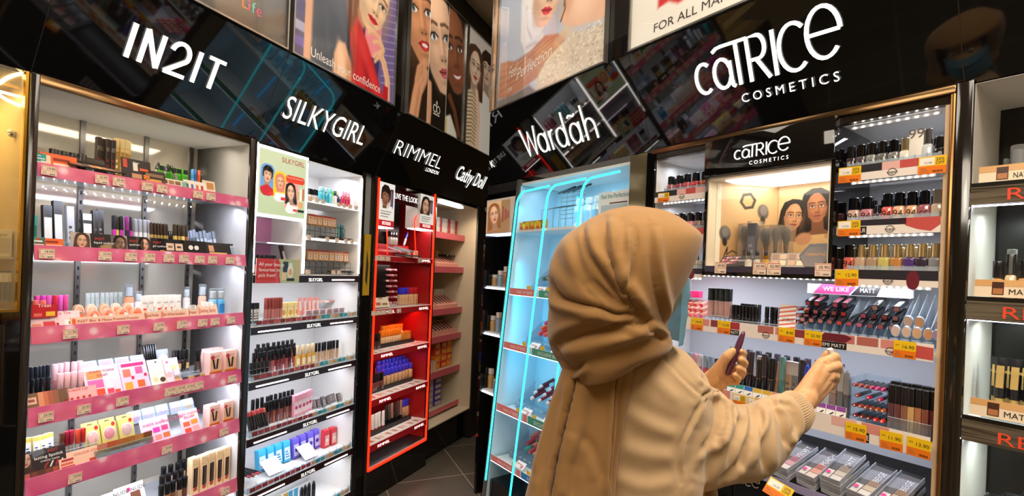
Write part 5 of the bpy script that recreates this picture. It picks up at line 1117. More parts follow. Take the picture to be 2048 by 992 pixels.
card(L, 392, -.01, h, .09, .04, 'white card with four coloured pencil drawings, top shelf of pink-edged cabinet', board(.10, .042, '#efe6d8', ((.08, .1, .1, .5, '#2c2a28'), (.3, .1, .1, .5, '#3f74c9'), (.52, .1, .1, .5, '#e2622c'), (.74, .1, .1, .5, '#b3322c')), lean=.25), -.25)
card(L, 420, .03, h, .05, .06, 'beige card with a bronze square, far part of top shelf, pink-edged cabinet', board(.058, .06, '#e5d3b6', ((.3, .35, .55, .5, '#c68a4c'),), lean=.2), -.25)
for i in range(3): thing('eye_pencil', 'black pencil lying flat, %s from the front, far end of top pink-edged shelf' % ORD[i], 'pencil', at(L, L.s(455, .02, h), .02 + .022 * i, h + .006, 0, 0, math.pi / 2), pencil('#2b2827', '#191716', .13, .005), 'flat pencils on the top shelf')
# ---- second shelf
h = PZ[1]
thing('acrylic_organiser', 'clear slotted tray under the black mascara packs, second shelf of pink-edged cabinet', 'tray', at(L, L.s(68, .03, h), .03, h), clear_tray(.22, .10, .03, 7, .02))
for i, (px, hh, w_, c1, c2, rz) in enumerate(((97, .15, .026, '#1f1e1f', '#e8e4de', -.25), (118, .17, .026, '#232224', '#dfe2e6', -.25), (143, .155, .022, '#a9acb2', '#4a4a4e', 0), (176, .135, .03, '#202124', '#e6e6e6', 0), (193, .15, .018, '#1d1d1f', '#55555a', 0), (203, .155, .02, '#1c1c1f', '#8a8a90', -.1))):
    card(L, px, .09, h, 0, 0, '%s, %s from the near end, %s' % (('black mascara carton', 'black mascara carton', 'silver tube carton', 'black window carton', 'slim black carton', 'slim black carton')[i], ORD[i], W1[1]), carton(c1, w_, .018, hh, c2 if i in (0, 1, 3) else None, None, c2, art='bars', top='#d8d8da' if i == 3 else None), -.12, 0, 'box', 'mascara_carton', 'black cartons on the second shelf', .012)
    L_ = scene.objects[-1]
row(L, lambda i: pencil(('#c2339a', '#d8dc35', '#bb3fa0', '#2a2730')[i % 4], ('#2a2730', '#3d3a20', '#2a2730', '#8a2f75')[i % 4], .15, .0095), 5, 222, 268, .08, h, 'crayon_liner', lambda i: ('magenta', 'yellow', 'magenta', 'black')[i % 4] + ' crayon', 'pencil', W1[1], 'bright crayons on the second shelf', rx=-.1, jit=.012)
row(L, lambda i: pencil('#d9d7d6', '#9a9a9e', .145, .0095), 4, 270, 303, .08, h, 'silver_pencil', 'silver white pencil', 'pencil', W1[1], 'silver pencils on the second shelf', rx=-.12)
row(L, lambda i: pencil('#a98b4c', '#3d2f26', .135, .0095), 6, 300, 338, .07, h, 'gold_pencil', 'gold pencil', 'pencil', W1[1], 'gold pencils on the second shelf', rx=-.12)
row(L, lambda i: pencil('#55442f', '#2c241d', .11, .008), 4, 334, 352, .13, h, 'brown_pencil', 'brown pencil', 'pencil', W1[1], 'brown pencils on the second shelf', rx=-.2)
row(L, lambda i: pencil(('#cfae5d', '#b58a44', '#d9c076', '#9c5a2c')[i], '#3f3426', .14, .009), 4, 348, 378, .08, h, 'gold_pencil', 'tall gold pencil', 'pencil', W1[1], 'tall gold pencils on the second shelf', rx=-.1)
row(L, lambda i: carton('#6a7482', .020, .016, .115 + .006 * (i % 3), '#aeb9c6' if i > 2 else '#4a525e', None, art='bars', tcol='#e8ecf2'), 9, 378, 436, .12, h, 'grey_carton', 'slim grey carton', 'box', W1[1], 'grey cartons on the second shelf', rx=-.25)
thing('acrylic_organiser', 'clear slotted tray holding bright crayons and pencils, second shelf of pink-edged cabinet', 'tray', at(L, L.s(219, .03, h), .035, h), clear_tray(.33, .10, .045, 12, .02))
cw = []
def face_card(px, w_, hh, bg, skin, hair, label, word, xw=.36, lip='#a3353c', rx=-.2, d=-.012, hz=None):
    a = w_ / hh; cv = Cv(a, 64, bg); cv.rect(0, xw * a, 0, 1, '#b9a79a'); cv.face(xw * a * .55, .48, .36, skin, hair, lip, -6, .3, 'long', False); cv.rect(xw * a, a, 0, 1, bg)
    cv.ell(a * .72, .25, a * .2, .16, '#c8a26a', 5, .4, .8 if 'gold' in label else 0)
    p = picture_board(cv, w_, hh, PRINT)
    if word:
        t = MB(M('#d0432f', .4)); t.text(word[0], w_ * (xw + .08), hh * .62, hh * .16, -.0012, None); t2 = MB(LETTER_); t2.text(word[1], w_ * (xw + .06), hh * .4, hh * .14, -.0012, None); p[0][2].append(('red_word', t.build())); p[0][2].append(('white_word', t2.build()))
    d = max(d, .004); thing('tester_card', label, 'tester card', at(L, L.s(px, d, h), d, h + .007, 0, rx), p)
face_card(143, .165, .063, '#201c1b', '#d7a986', '#3a2318', 'long card of a dark-haired face and gold smear, second shelf', ('IN2IT', 'liquid eyeliner'), .36)
face_card(223, .115, .063, '#211d1d', '#e2b596', '#3a2620', 'card of a face beside a black panel, second shelf, beneath the crayons', ('IN2IT', 'eyeliner'), .48)
face_card(274, .115, .063, '#211d1d', '#dfae8e', '#2f1f1a', 'card of a tilted face beside a black panel, second shelf, beneath silver pencils', ('IN2IT', 'gel eyeliner'), .46)
card(L, 344, -.012, h, .1, .06, 'card with two eye pictures on black, second shelf, beneath gold pencils', board(.105, .062, '#1d1b1b', ((.3, .22, .3, .5, '#e3c3a8'), (.65, .22, .3, .5, '#e3c3a8'), (.37, .4, .16, .14, '#3a241a'), (.72, .4, .16, .14, '#3a241a'), (.05, .1, .18, .1, '#c9a23f')), lean=.2), -.2)
card(L, 389, -.012, h, .1, .06, 'black card with two white brow ovals, second shelf of pink-edged cabinet', board(.115, .062, '#241d19', ((.38, .5, .09, 0, '#f0ece6'), (.6, .5, .09, 0, '#f0ece6')), circ=True, lean=.2), -.2)
card(L, 440, .0, h, .1, .06, 'dark display card at the far end of second shelf, pink-edged cabinet', board(.12, .06, '#26211f', ((.1, .3, .2, .5, '#c9946c'), (.1, .05, .7, .2, '#d9b36a')), lean=.3), -.35)
row(L, lambda i: carton('#3a3a3e', .03, .05, .008, None), 4, 408, 468, .03, h + .055, 'liner_box', 'flat black box', 'box', W1[1], 'flat boxes on the far tray', rx=-.1)
thing('acrylic_organiser', 'clear stepped tray at the far end of second shelf, pink-edged cabinet', 'tray', at(L, L.s(404, .015, h), .02, h), clear_tray(.16, .08, .05, 4, .004))
card(L, 76, -.012, h, .06, .04, 'small teal label card at the near end of second shelf, pink-edged cabinet', board(.04, .036, '#2fa79b', ((.1, .2, .8, .14, '#dff3ee'), (.1, .55, .7, .14, '#dff3ee')), lean=.2), -.15)
card(L, 100, -.012, h, .06, .04, 'orange label card at the near end of second shelf, pink-edged cabinet', board(.075, .034, '#ef6a2c', ((.35, .15, .6, .2, '#ffe2c8'), (.35, .55, .45, .2, '#8f2a12')), lean=.2), -.15)
thing('mascara_box', 'teal carton standing against the post, second shelf of pink-edged cabinet', 'box', at(L, L.s(68, .05, h), .05, h), carton('#1fa596', .012, .05, .12, '#178779'))
# ---- third shelf
h = PZ[2]
row(L, lambda i: tube_gloss(('#d9458f', '#c23a9a', '#d24a9e', '#c02a44', '#cf4aa8', '#d23a7a')[i], ('#e0499a', '#c23f9c', '#d457a8', '#c4253f', '#d35bb4', '#d84a8c')[i], .115, .0095, .5), 6, 66, 136, .10, h, 'lip_tint', lambda i: ('pink', 'magenta', 'pink', 'red', 'magenta', 'pink')[i] + ' lip tint tube', 'lip tint', W1[2], 'lip tints on the third shelf')
row(L, lambda i: tube_gloss('#e2352f', '#f07a6a', .092, .009, .45), 2, 62, 90, .05, h + .01, 'lip_tint', 'coral red lip tint', 'lip tint', W1[2], 'front lip tints on the third shelf')
thing('acrylic_organiser', 'clear slotted tray holding pink lip tints, third shelf of pink-edged cabinet', 'tray', at(L, L.s(60, .03, h), .035, h), clear_tray(.155, .10, .055, 6, .01))
card(L, 88, -.012, h, .08, .06, 'red card with white lettering under the coral tints, third pink-edged shelf', board(.072, .045, '#c8202c', ((.55, .1, .35, .35, '#f4c33a'), (.1, .1, .3, .25, '#e86a5a')), 'Treat', '#fbe9e2', lean=.2, tsz=.012), -.1, dz=.045)
card(L, 90, -.022, h, .08, .06, 'pale pink card with lip pictures, near end of third shelf', board(.08, .058, '#f3c9cc', ((.08, .15, .3, .14, '#e88a6a'), (.45, .1, .4, .3, '#d8404a'), (.7, .5, .2, .2, '#fff1ec')), 'Treat', '#d23a4a', lean=.2, tsz=.012), -.25)
card(L, 130, -.022, h, .09, .06, 'pink card with red lipstick drawings beside the powder strip, third shelf', board(.095, .058, '#f6d2d6', ((.05, .1, .08, .6, '#c8282c'), (.15, .1, .08, .5, '#d9442f'), (.25, .1, .08, .4, '#b51f26'), (.5, .1, .4, .35, '#fdf1ea'), (.62, .15, .2, .2, '#e39a3a')), 'Lip Tint', '#c62f3c', lean=.2, tsz=.010), -.3)
row(L, lambda i: compact('#f4a184', '#ee6a3c', .031), 5, 141, 287, .035, h, 'powder_compact', 'coral heart compact', 'compact', W1[2], 'coral compacts on the third shelf', rz=.12, rx=-.08)
row(L, lambda i: compact('#eebfa0' if i % 2 else '#c9a078', '#e5875c', .031), 5, 146, 268, .13, h + .012, 'powder_compact', 'back-row heart compact', 'compact', W1[2], 'back row compacts on the third shelf', rz=.12, rx=-.1)
row(L, lambda i: squeeze('#dfe7df', '#e08a6a', .11, .03, '#c9d6cc'), 8, 168, 244, .26, h, 'cream_tube', 'pale green tube', 'tube', W1[2], 'pale green tubes on the third shelf')
row(L, lambda i: squeeze('#f4efe9', '#ee6a38', .108, .031, None, '#e8492c', 'IN2IT'), 6, 278, 362, .05, h, 'cream_tube', 'white and coral tube', 'tube', W1[2], 'white and coral tubes on the third shelf')
row(L, lambda i: squeeze('#f1ebe4', '#ec6a3a', .105, .030, None, '#e8492c'), 5, 286, 350, .11, h, 'cream_tube', 'back-row white coral tube', 'tube', W1[2], 'back row white and coral tubes')
for i, (px, d_, c, hh, w_) in enumerate(((256, .2, '#ef9a72', .135, .018), (275, .2, '#e6e8ea', .105, .016), (372, .2, '#e7dcd6', .12, .015), (403, .13, '#f0b79b', .135, .017), (424, .06, '#8fc6e8', .118, .018), (440, .05, '#5fb1e0', .118, .018))):
    thing('spray_bottle', ('orange spray bottle behind the compacts', 'clear spray bottle behind the coral tubes', 'pale spray bottle behind the far tubes', 'peach spray bottle behind the leaning box card', 'pale blue spray bottle near the far end', 'blue spray bottle at the far end')[i] + ', third pink-edged shelf', 'bottle', at(L, L.s(px, d_, h), d_, h), bottle(c, '#e9eef2', hh, w_, .28, False, '#f4ede6' if i < 4 else '#2f7fc0', True))
def strip_card(px, w_, hh, tx, label, d=-.015, rx=-.2, z=0, bg='#f3cdb4'):
    d = max(d, .004); z = z + .008
    p = board(w_, hh, bg, ((.02, .2, .04, .6, '#e8622c'),), None, lean=.2)
    t = MB(M('#b5321c', .4)); t.text(tx, -w_ * .42, hh * .35, hh * .32, -.0014, None, w=w_ * .8); x = MB(PAPER)
    for k in range(3): x.disc((-.2 + .2 * k) * w_, hh * 1.02, hh * .22, -.0006, None, 12)
    thing('tester_card', label, 'tester card', at(L, L.s(px, d, h), d, h + z, 0, rx), [(p[0][0], p[0][1], p[0][2] + [('lettering', t.build()), ('round_tabs', x.build())]), p[1]])
strip_card(223, .255, .032, 'IN2IT Blur & Matte Pressed Powder', 'long coral strip card lettered for pressed powder under the compacts')
strip_card(306, .062, .042, 'Loose Powder', 'short coral box card beside the pressed powder strip'); strip_card(350, .11, .042, 'Blur & Matte Foundation', 'coral strip card under the white and coral tubes'); strip_card(387, .04, .045, 'Primer', 'small coral card beside the leaning box card'); strip_card(418, .09, .055, 'Setting Spray', 'taller coral card before the spray bottles', .0, -.3)
# ---- fourth shelf
h = PZ[3]
row(L, lambda i: tube_gloss('#a8545a', '#2b3038', .105, .0105, .5, False), 5, 56, 99, .13, h + .03, 'liquid_lipstick', 'back-row dark-capped gloss', 'lip gloss', W1[3], 'back row dark capped glosses')
row(L, lambda i: tube_gloss(('#b45a5e', '#9c4448', '#c27a6e', '#a24d50')[i], '#23272e', .105, .0105, .5, False), 4, 56, 98, .06, h, 'liquid_lipstick', 'dark-capped gloss', 'lip gloss', W1[3], 'dark capped glosses on the fourth shelf')
row(L, lambda i: tube_gloss('#c98486', '#f0c1c4', .11, .0115, .55), 5, 100, 164, .13, h + .025, 'liquid_lipstick', 'back-row pink-capped gloss', 'lip gloss', W1[3], 'back row pink capped glosses')
row(L, lambda i: tube_gloss(('#b0544c', '#a84a46', '#9c3f40', '#a5504e')[i], '#efbec2', .11, .0115, .55), 4, 112, 166, .06, h, 'liquid_lipstick', 'pink-capped gloss', 'lip gloss', W1[3], 'pink capped glosses on the fourth shelf')
thing('acrylic_organiser', 'clear slotted tray holding dark and pink capped glosses, fourth pink-edged shelf', 'tray', at(L, L.s(52, .02, h), .03, h), clear_tray(.18, .13, .05, 7, .03))
card(L, 97, -.014, h, .15, .06, 'card with lips and brown smears, near end of fourth pink-edged shelf', board(.122, .058, '#7d5a3c', ((.04, .35, .22, .4, '#e8b49a'), (.08, .48, .14, .16, '#c65a3c'), (.3, 0, .12, 1, '#d98a62'), (.42, 0, .1, 1, '#c26a48'), (.52, 0, .12, 1, '#a8553a'), (.64, 0, .12, 1, '#8f5638'), (.76, 0, .2, 1, '#6f4a2f')), lean=.2), -.35)
card(L, 160, -.014, h, .13, .055, 'pink card with a row of five red petals, fourth pink-edged shelf', board(.112, .052, '#f0b0ac', tuple((.14 + .16 * k, .28, .045, 0, '#c23a34') for k in range(5)), 'Liquid Lip', '#c6443f', lean=.2, circ=True, tsz=.011), -.35)
def tester(px, w_, hh, bg, sw, tx, label, d=.0, rx=-.42, tcol='#a0203a', circ=False, title=None, rz=0, dz=0):
    d = max(d, .012); thing('tester_board', label, 'tester board', at(L, L.s(px, d, h), d, h + dz, rz, rx), board(w_ * .82, hh, bg, tuple(sw), tx, tcol, .35, title, circ))
tester(214, .145, .128, '#f3d3dd', ((.07, .62, .42, .24, '#ef8a4a'), (.07, .34, .42, .24, '#e6609a'), (.07, .06, .42, .24, '#e0492f'), (.56, .1, .18, .16, '#d8405a'), (.76, .04, .16, .16, '#d9483c'), (.56, .3, .16, .12, '#fdf6f4')), 'sheer matte|blush', 'large pale pink tester board with three stacked colour blocks, fourth shelf', tcol='#7d2a4a')
tester(276, .125, .128, '#f0c8dc', ((.12, .52, .26, .24, '#e8705a'), (.56, .58, .26, .22, '#e05a8c'), (.12, .1, .26, .24, '#d9a02f'), (.56, .14, .26, .22, '#e2622c'), (.1, .84, .8, .1, '#d21f6c'), (.38, .42, .1, .1, '#c81e50'), (.84, .46, .1, .1, '#c81e50')), None, 'pink tester board with four glitter squares and magenta title bar, fourth shelf')
tester(322, .078, .122, '#efe9d8', ((.3, .62, .16, 0, '#f4edd2'), (.72, .6, .16, 0, '#faf6e8'), (.3, .3, .16, 0, '#e8cf9c'), (.72, .26, .17, 0, '#4a2e1c'), (.5, .9, .06, 0, '#3a2f28')), None, 'cream tester board with four round powder swatches, fourth shelf', circ=True)
tester(350, .08, .118, '#f4d9e2', ((.7, .64, .18, 0, '#f2e3a0'), (.3, .4, .18, 0, '#f0b0b8'), (.72, .2, .19, 0, '#e8b070'), (.3, .86, .08, 0, '#e0609a')), None, 'pink tester board with three round powder swatches, fourth shelf', circ=True)
row(L, lambda i: blush(('#d98a78', '#c86a72', '#b86a5a', '#d99a90')[i], '#cfccce', .05, .055), 4, 166, 292, .13, h + .07, 'blush_compact', 'clear-lidded blush', 'compact', W1[3], 'upper blush compacts on the fourth shelf', rx=-.5)
row(L, lambda i: blush(('#d8917c', '#c0606a', '#d58c80')[i], '#cfccce', .052, .055), 3, 158, 250, .07, h + .035, 'blush_compact', 'lower clear-lidded blush', 'compact', W1[3], 'lower blush compacts on the fourth shelf', rx=-.5)
rs_ = MB(ACRD); rs_.xprism([(.02, 0), (.06, 0), (.06, .03), (.02, .03)], 0, .22); thing('acrylic_organiser', 'clear stepped riser behind the pink tester boards, fourth shelf', 'tray', at(L, L.s(172, .05, h), .065, h), [(None, rs_.build())])
row(L, lambda i: mascara('#1f1e22', '#2a2a2e', .12, .006, '#6b6b70', 'straight'), 6, 293, 318, .16, h + .04, 'liner_pen', 'slim black pen', 'pen', W1[3], 'slim black pens on the fourth shelf', rx=-.3)
thing('highlighter_case', 'open silver highlighter case with pale disc, fourth shelf of pink-edged cabinet', 'compact', at(L, L.s(328, .12, h), .12, h + .06, 0, -.3), blush('#efe6d6', '#8f959c', .05, .08, .006, False, True))
row(L, lambda i: bottle(('#241f1e', '#3a2c28')[i % 2], '#1a191b', .10, .012, .45, i % 2 == 0, '#d0b06a' if i % 2 else None), 4, 343, 376, .12, h + .03, 'foundation_bottle', 'dark bottle', 'bottle', W1[3], 'dark bottles on the fourth shelf')
for i, (px, a) in enumerate(((391, .12), (399, -.15))): thing('liquid_lipstick', ('black-capped wand leaning towards the pen boxes, fourth shelf', 'black-capped wand leaning away beside the pen boxes, fourth shelf')[i], 'lip gloss', at(L, L.s(px, .07, h), .07, h + .02, 0, 0, a), tube_gloss('#4a3836', '#1a191b', .11, .0095, .5))
thing('acrylic_organiser', 'clear low tray before the dark bottles, fourth shelf of pink-edged cabinet', 'tray', at(L, L.s(352, .01, h), .02, h), clear_tray(.11, .13, .04, 4, .03))
row(L, lambda i: carton('#c99a52' if i % 2 else '#5a4632', .022, .006, .026, '#3a2d20'), 4, 366, 412, .005, h, 'shade_card', 'small gold shade card', 'shade card', W1[3], 'gold shade cards on the fourth shelf')
row(L, lambda i: carton('#f0c3b8', .062, .045, .112, '#e9b48f', 'IN2IT', '#c4706a', .012, 'pens'), 2, 417, 478, .02, h, 'pen_box', 'pink boxed pen set', 'box', W1[3], 'pink boxed pen sets on the fourth shelf', rz=.05)
row(L, lambda i: carton('#f2c9c0', .058, .04, .112, '#ecd0c6'), 2, 402, 446, .12, h, 'pen_box', 'back-row pink box', 'box', W1[3], 'back row pink boxes on the fourth shelf', rz=0)
# ---- fifth shelf
h = PZ[4]
row(L, lambda i: carton('#e7d9a0', .02, .02, .075, '#f4f2ee', None, '#34507a', art='bars', top='#d9b94f'), 4, 50, 110, .06, h + .06, 'lipstick_carton', 'yellow-topped lipstick carton', 'box', W1[4], 'lipstick cartons on the fifth shelf', rx=-.15)
row(L, lambda i: tube_gloss(('#7a4a38', '#9c2a3c', '#d9442c', '#b5242c', '#c23a2c')[i], ('#8a3a2a', '#8f2034', '#d2482f', '#b02430', '#b82c28')[i], .125, .009, .3), 5, 112, 168, .05, h + .01, 'lip_crayon', ('%s lip crayon'), 'lip crayon', W1[4]) if False else row(L, lambda i: tube_gloss(('#b9b3b0', '#b4adac', '#b8b2b0', '#b7b0ae', '#b5aeac')[i], ('#5a3426', '#8f2034', '#a8243a', '#d2482f', '#b82c28')[i], .125, .009, .42), 5, 114, 168, .05, h + .01, 'lip_crayon', lambda i: ('brown', 'wine', 'crimson', 'orange', 'red')[i] + '-topped lip crayon', 'lip crayon', W1[4], 'lip crayons on the fifth shelf')
thing('acrylic_organiser', 'clear slotted tray holding the lip crayons, fifth shelf of pink-edged cabinet', 'tray', at(L, L.s(112, .03, h), .03, h), clear_tray(.125, .07, .07, 5, .02))
cv = Cv(1.25, 110, '#2a1d1c'); cv.face(.12, .72, .22, '#dca98a', '#3f2218', '#a3272f', -6, .3, 'long', False); cv.rect(.26, 1.25, .45, 1, '#2a1d1c', .05); cv.rect(0, 1.25, 0, .30, '#5a3426')
for k, c in enumerate(('#c65a58', '#7d3a30', '#5a3020', '#7a3a28', '#a84a38', '#8f3a2c')): cv.rect(.03 + .2 * k, .19 + .2 * k, .02, .28, c)
for k in range(4): cv.line([(.62 + .16 * k, .34), (.72 + .14 * k, .5)], .022, ('#b3202a', '#e9e2dc')[k % 2])
p = picture_board(cv, .122, .098, PRINT); t = MB(M('#d0432f', .4)); t.text('IN2IT', .072, .082, .009, -.001, None); t2 = MB(LETTER_); t2.text('lasting lipstick', .034, .066, .011, -.001, None, w=.08); t2.text('creamy matte', .05, .054, .007, -.001, None)
p[0][2].append(('red_word', t.build())); p[0][2].append(('white_words', t2.build()))
thing('tester_board', 'dark lipstick tester board with a face, near end of fifth pink-edged shelf', 'tester board', at(L, .869, .004, h + .004, 0, -.28), p)
card(L, 160, -.014, h, .1, .06, 'peach card with red stick drawings beside the lip crayons, fifth pink-edged shelf', board(.118, .06, '#f1c2a4', ((.04, .1, .34, .12, '#c23a4a'), (.04, .3, .3, .12, '#d9604a'), (.06, .52, .3, .12, '#b52a3a'), (.76, .1, .16, .22, '#c8442f')), None, '#c8322c', lean=.2, title=('COLOUR STIX', .38, .7, .14)), -.3)
row(L, lambda i: blister('#d6c36a', ('#d99a8a', '#b8555f', '#b58a7c')[i], .068, .10), 3, 170, 272, .04, h + .045, 'powder_blister', lambda i: ('peach', 'rose', 'taupe')[i] + ' powder on gold card', 'powder pack', W1[4], 'gold card powders on the fifth shelf', rx=-.3)
st = MB(clear('#c9d2d8', .25)); st.xprism([(0, 0), (.03, 0), (.03, .045), (.0, .045)], 0, .20); sh_ = MB(M('#c87a4a', .4))
for k, c in enumerate(('#d98a74', '#c9603f', '#c2703f', '#b8763c', '#c98a4a', '#8a5230')): sh_.quad(.004 + .032 * k, .036 + .032 * k, .048, .07, -.0006, M(c, .45))
sh_.box(.004, .196, 0, .004, .03, .048, M('#e3cf9f', .4)); tt = MB(M('#8a5a3a', .4)); tt.text('make up blusher', .05, .034, .011, -.0012, None)
thing('display_step', 'clear step with a shade strip under the gold card powders, fifth shelf', 'tray', at(L, L.s(192, .0, h), .004, h + .0005), [('step', st.build()), ('shade_strip', sh_.build(), [('lettering', tt.build())])])
row(L, lambda i: blush(('#c88a98', '#d9aab0', '#c9a3b5', '#d3a89c', '#d9a45a')[i], '#b9bdc6', .052, .055, .01, True, True), 5, 256, 392, .12, h + .075, 'highlighter_pack', 'silver-lidded blush', 'compact', W1[4], 'silver lidded blushes on the fifth shelf', rx=-.45)
tester(318, .135, .115, '#f0c6dc', ((.12, .42, .22, .16, '#e88ab8'), (.4, .44, .24, .18, '#d63aa0'), (.7, .46, .24, .18, '#d9447a'), (.12, .14, .24, .18, '#e0607a'), (.42, .16, .24, .18, '#e08a80'), (.72, .18, .24, .18, '#c9703c'), (.74, .76, .12, .12, '#e3a0a8')), None, 'wide pink tester board with six colour blocks, fifth pink-edged shelf', tcol='#a8224a', title=('SHEER SHIMMER BLUSH', .08, .72, .1))
tester(386, .10, .112, '#f2cad6', ((.12, .36, .34, .18, '#e0623c'), (.54, .4, .36, .18, '#ef8a2a'), (.14, .1, .34, .18, '#dd4a34'), (.56, .14, .36, .18, '#eda0a0'), (.62, .7, .2, .14, '#e9b89a')), 'SHEER SHIMMER|BLUSH', 'narrow pink tester board with four colour blocks, fifth pink-edged shelf', tcol='#a8224a')
row(L, lambda i: carton('#f0c3b8', .052, .045, .105, '#e9b48f', 'IN2IT', '#c4706a', .01, 'pens'), 2, 414, 472, .02, h, 'pen_box', 'pink boxed pen set', 'box', W1[4], 'pink boxed pen sets on the fifth shelf', rz=.05)
# ---- lowest shelf
h = PZ[5]
row(L, lambda i: tube_gloss('#6a7ab8', '#3f4f9c', .11, .008, .5), 9, 150, 198, .05, h, 'blue_stick', 'blue lip stick', 'lip balm', W1[5], 'blue sticks on the lowest shelf')
tester(222, .12, .125, '#f1ede8', ((.06, .45, .4, .35, '#efe6c8'), (.54, .5, .4, .35, '#e9cdb8'), (.54, .08, .3, .28, '#b98ac0')), None, 'white tester board with pale cream patches, lowest shelf of pink-edged cabinet', d=.06)
tester(272, .13, .15, '#f6f2ee', ((.1, .35, .3, .25, '#3a2a26'), (.5, .5, .34, .28, '#7a4a34'), (.1, .05, .3, .22, '#9a6aa0'), (.54, .12, .3, .28, '#b58a62'), (.42, .82, .1, .1, '#c81e6c'), (.84, .34, .1, .1, '#c81e6c')), 'NUDE NUDE', 'white tester board with brown eyeshadow squares, lowest shelf of pink-edged cabinet', d=.0, tcol='#3a2a26')
for r_ in range(3): row(L, lambda i: tube_gloss(('#c9a07a', '#b5855c', '#8a5a3c', '#d3b08c', '#6a4630')[(i + r_) % 5], '#17171a', .105, .0105, .45), 5, 314 + 3 * r_, 374 + 6 * r_, .03 + .06 * r_, h + .012 * r_, 'concealer_tube', ('front-row', 'middle-row', 'back-row')[r_] + ' concealer', 'concealer', W1[5], ('front', 'middle', 'back')[r_] + ' row of concealers on the lowest shelf')
row(L, lambda i: stick_pack('#e3c28c', '#e8c79a', .165, .034), 5, 382, 470, .04, h, 'stick_pack', 'striped window carton', 'box', W1[5], 'striped cartons on the lowest shelf', rz=.05)
# ================================================================= GOODS: white-lit cabinet
WS_ = ['shelf %s of white-lit cabinet' % k for k in ('under the poster', 'two', 'three', 'four', 'five', 'six')]
WS_ = ['%s shelf of white-lit cabinet' % k for k in ('poster', 'second', 'third', 'fourth', 'fifth', 'lowest')]
SZ = [z + .001 for z in SS]
cv = Cv(.96, 210, '#b9c7a2'); cv.grad('#b4c49c', '#c3cfae')
for x0, x1, y0, y1, bgc in ((.03, .30, .28, .78, '#6f9ad6'), (.28, .55, .22, .70, '#f2c31f'), (.52, .80, .06, .62, '#e79a94')):
    cv.clip = np.clip(.5 - cv.sd(rrect(x0, x1, y0, y1, .11, 5)) / .01, 0, 1); cv.rect(x0, x1, y0, y1, bgc)
    xm = (x0 + x1) / 2
    if x0 < .1: cv.face(xm + .0, .60, .105, '#e6b592', '#1d1613', '#b3242c', -6, .3, 'short'); cv.poly([(x0, .28), (x0, .40), (xm, .46), (x1, .38), (x1, .28)], '#c3262b', .02)
    elif x0 < .4: cv.face(xm, .53, .095, '#e3b08c', '#cf7f6a', '#b8484a', 4, .2, 'scarf'); cv.poly([(x0, .22), (x0 + .05, .36), (x1, .36), (x1, .22)], '#dfe4ee', .02)
    else: cv.face(xm - .02, .40, .11, '#e9b795', '#251712', '#c03a40', 5, .2, 'long', True, None, '#3a241a', 'smile'); cv.poly([(x0, .06), (x0 + .05, .2), (x1, .18), (x1, .06)], '#f3efe9', .02)
cv.clip = None
cv.poly(rrect(.53, .93, .56, .68, .05, 4), '#d8452f', .008)
for q in ((.20, .29, .30, .35), (.44, .54, .25, .30), (.70, .79, .10, .14)): cv.rect(*q, '#d8342c')
for q, c in (((.84, .88, .28, .50), '#e8e4da'), ((.78, .82, .30, .44), '#c9a06c'), ((.89, .93, .30, .5), '#b5654a'), ((.80, .94, .10, .14), '#1d1a1a')): cv.rect(*q, c)
cv.ell(.86, .22, .05, .06, '#d9a06c', 0, .1); cv.ell(.60, .2, .03, .04, '#f4f0ea', 0, .2)
HW, HH = 2.010 - SX0 - .01, .325
me = cv.mesh(HW, HH, 0, PRINTLIT)
t = MB(M('#cf4a32', .4)); t.text('SILKYGIRL', HW * .45, HH * .86, HH * .085, -.0012, None, w=HW * .5); t2 = MB(LETTER_); t2.text('Put your best self forward', HW * .57, HH * .63, HH * .03, -.0012, None, w=HW * .36); t2.text('HOT LOOKS,', HW * .77, HH * .53, HH * .03, -.0012); t2.text('HOTTER DEALS', HW * .77, HH * .49, HH * .03, -.0012, None, w=HW * .18)
bk = MB(WHITE); bk.box(0, HW, .0005, .012, 0, HH)
thing('header_poster', 'backlit green header poster of three women, top of white-lit cabinet', 'poster', at(L, SX0 + .009, -.012, 1.838), [('panel', bk.build(), [('print', me), ('red_lettering', t.build()), ('white_lettering', t2.build())])])
h = 1.954; wr = 'upper row of white-lit cabinet'
row(L, lambda i: polish('#d8d4d2', '#17161a', .072, .02), 4, 616, 635, .05, h, 'nail_polish', 'clear nail polish', 'nail polish', wr, 'clear nail polishes in the white-lit cabinet')
row(L, lambda i: bottle(('#3fb3c9', '#58c4d0', '#3aa4c4', '#63cbd6')[i], ('#bfe6ea', '#7fd3dd')[i % 2], .10, .017, .25), 4, 635, 661, .08, h, 'remover_bottle', 'turquoise bottle', 'bottle', wr, 'turquoise bottles in the white-lit cabinet')
row(L, lambda i: bottle(('#e9e5cf', '#e9e9ee', '#23355c', '#2f3f66')[i], ('#66c332', '#24304c', '#e9ddc4', '#dfe3ea')[i], (.09, .095, .10, .07)[i], .014, .3), 4, 661, 682, .08, h, 'lotion_bottle', ('%s bottle'), 'bottle', wr) if 0 else row(L, lambda i: bottle(('#e9e5cf', '#e9e9ee', '#23355c', '#2f3f66')[i], ('#66c332', '#24304c', '#e9ddc4', '#dfe3ea')[i], (.09, .095, .10, .07)[i], .014, .3), 4, 661, 682, .08, h, 'lotion_bottle', lambda i: ('green-capped', 'navy-capped', 'navy', 'small navy')[i] + ' bottle', 'bottle', wr, 'lotion bottles in the white-lit cabinet')
row(L, lambda i: bottle('#c4204f', '#e9a3b4', .10, .012, .3), 3, 681, 700, .06, h, 'mist_bottle', 'crimson bottle', 'bottle', wr, 'crimson bottles in the white-lit cabinet')
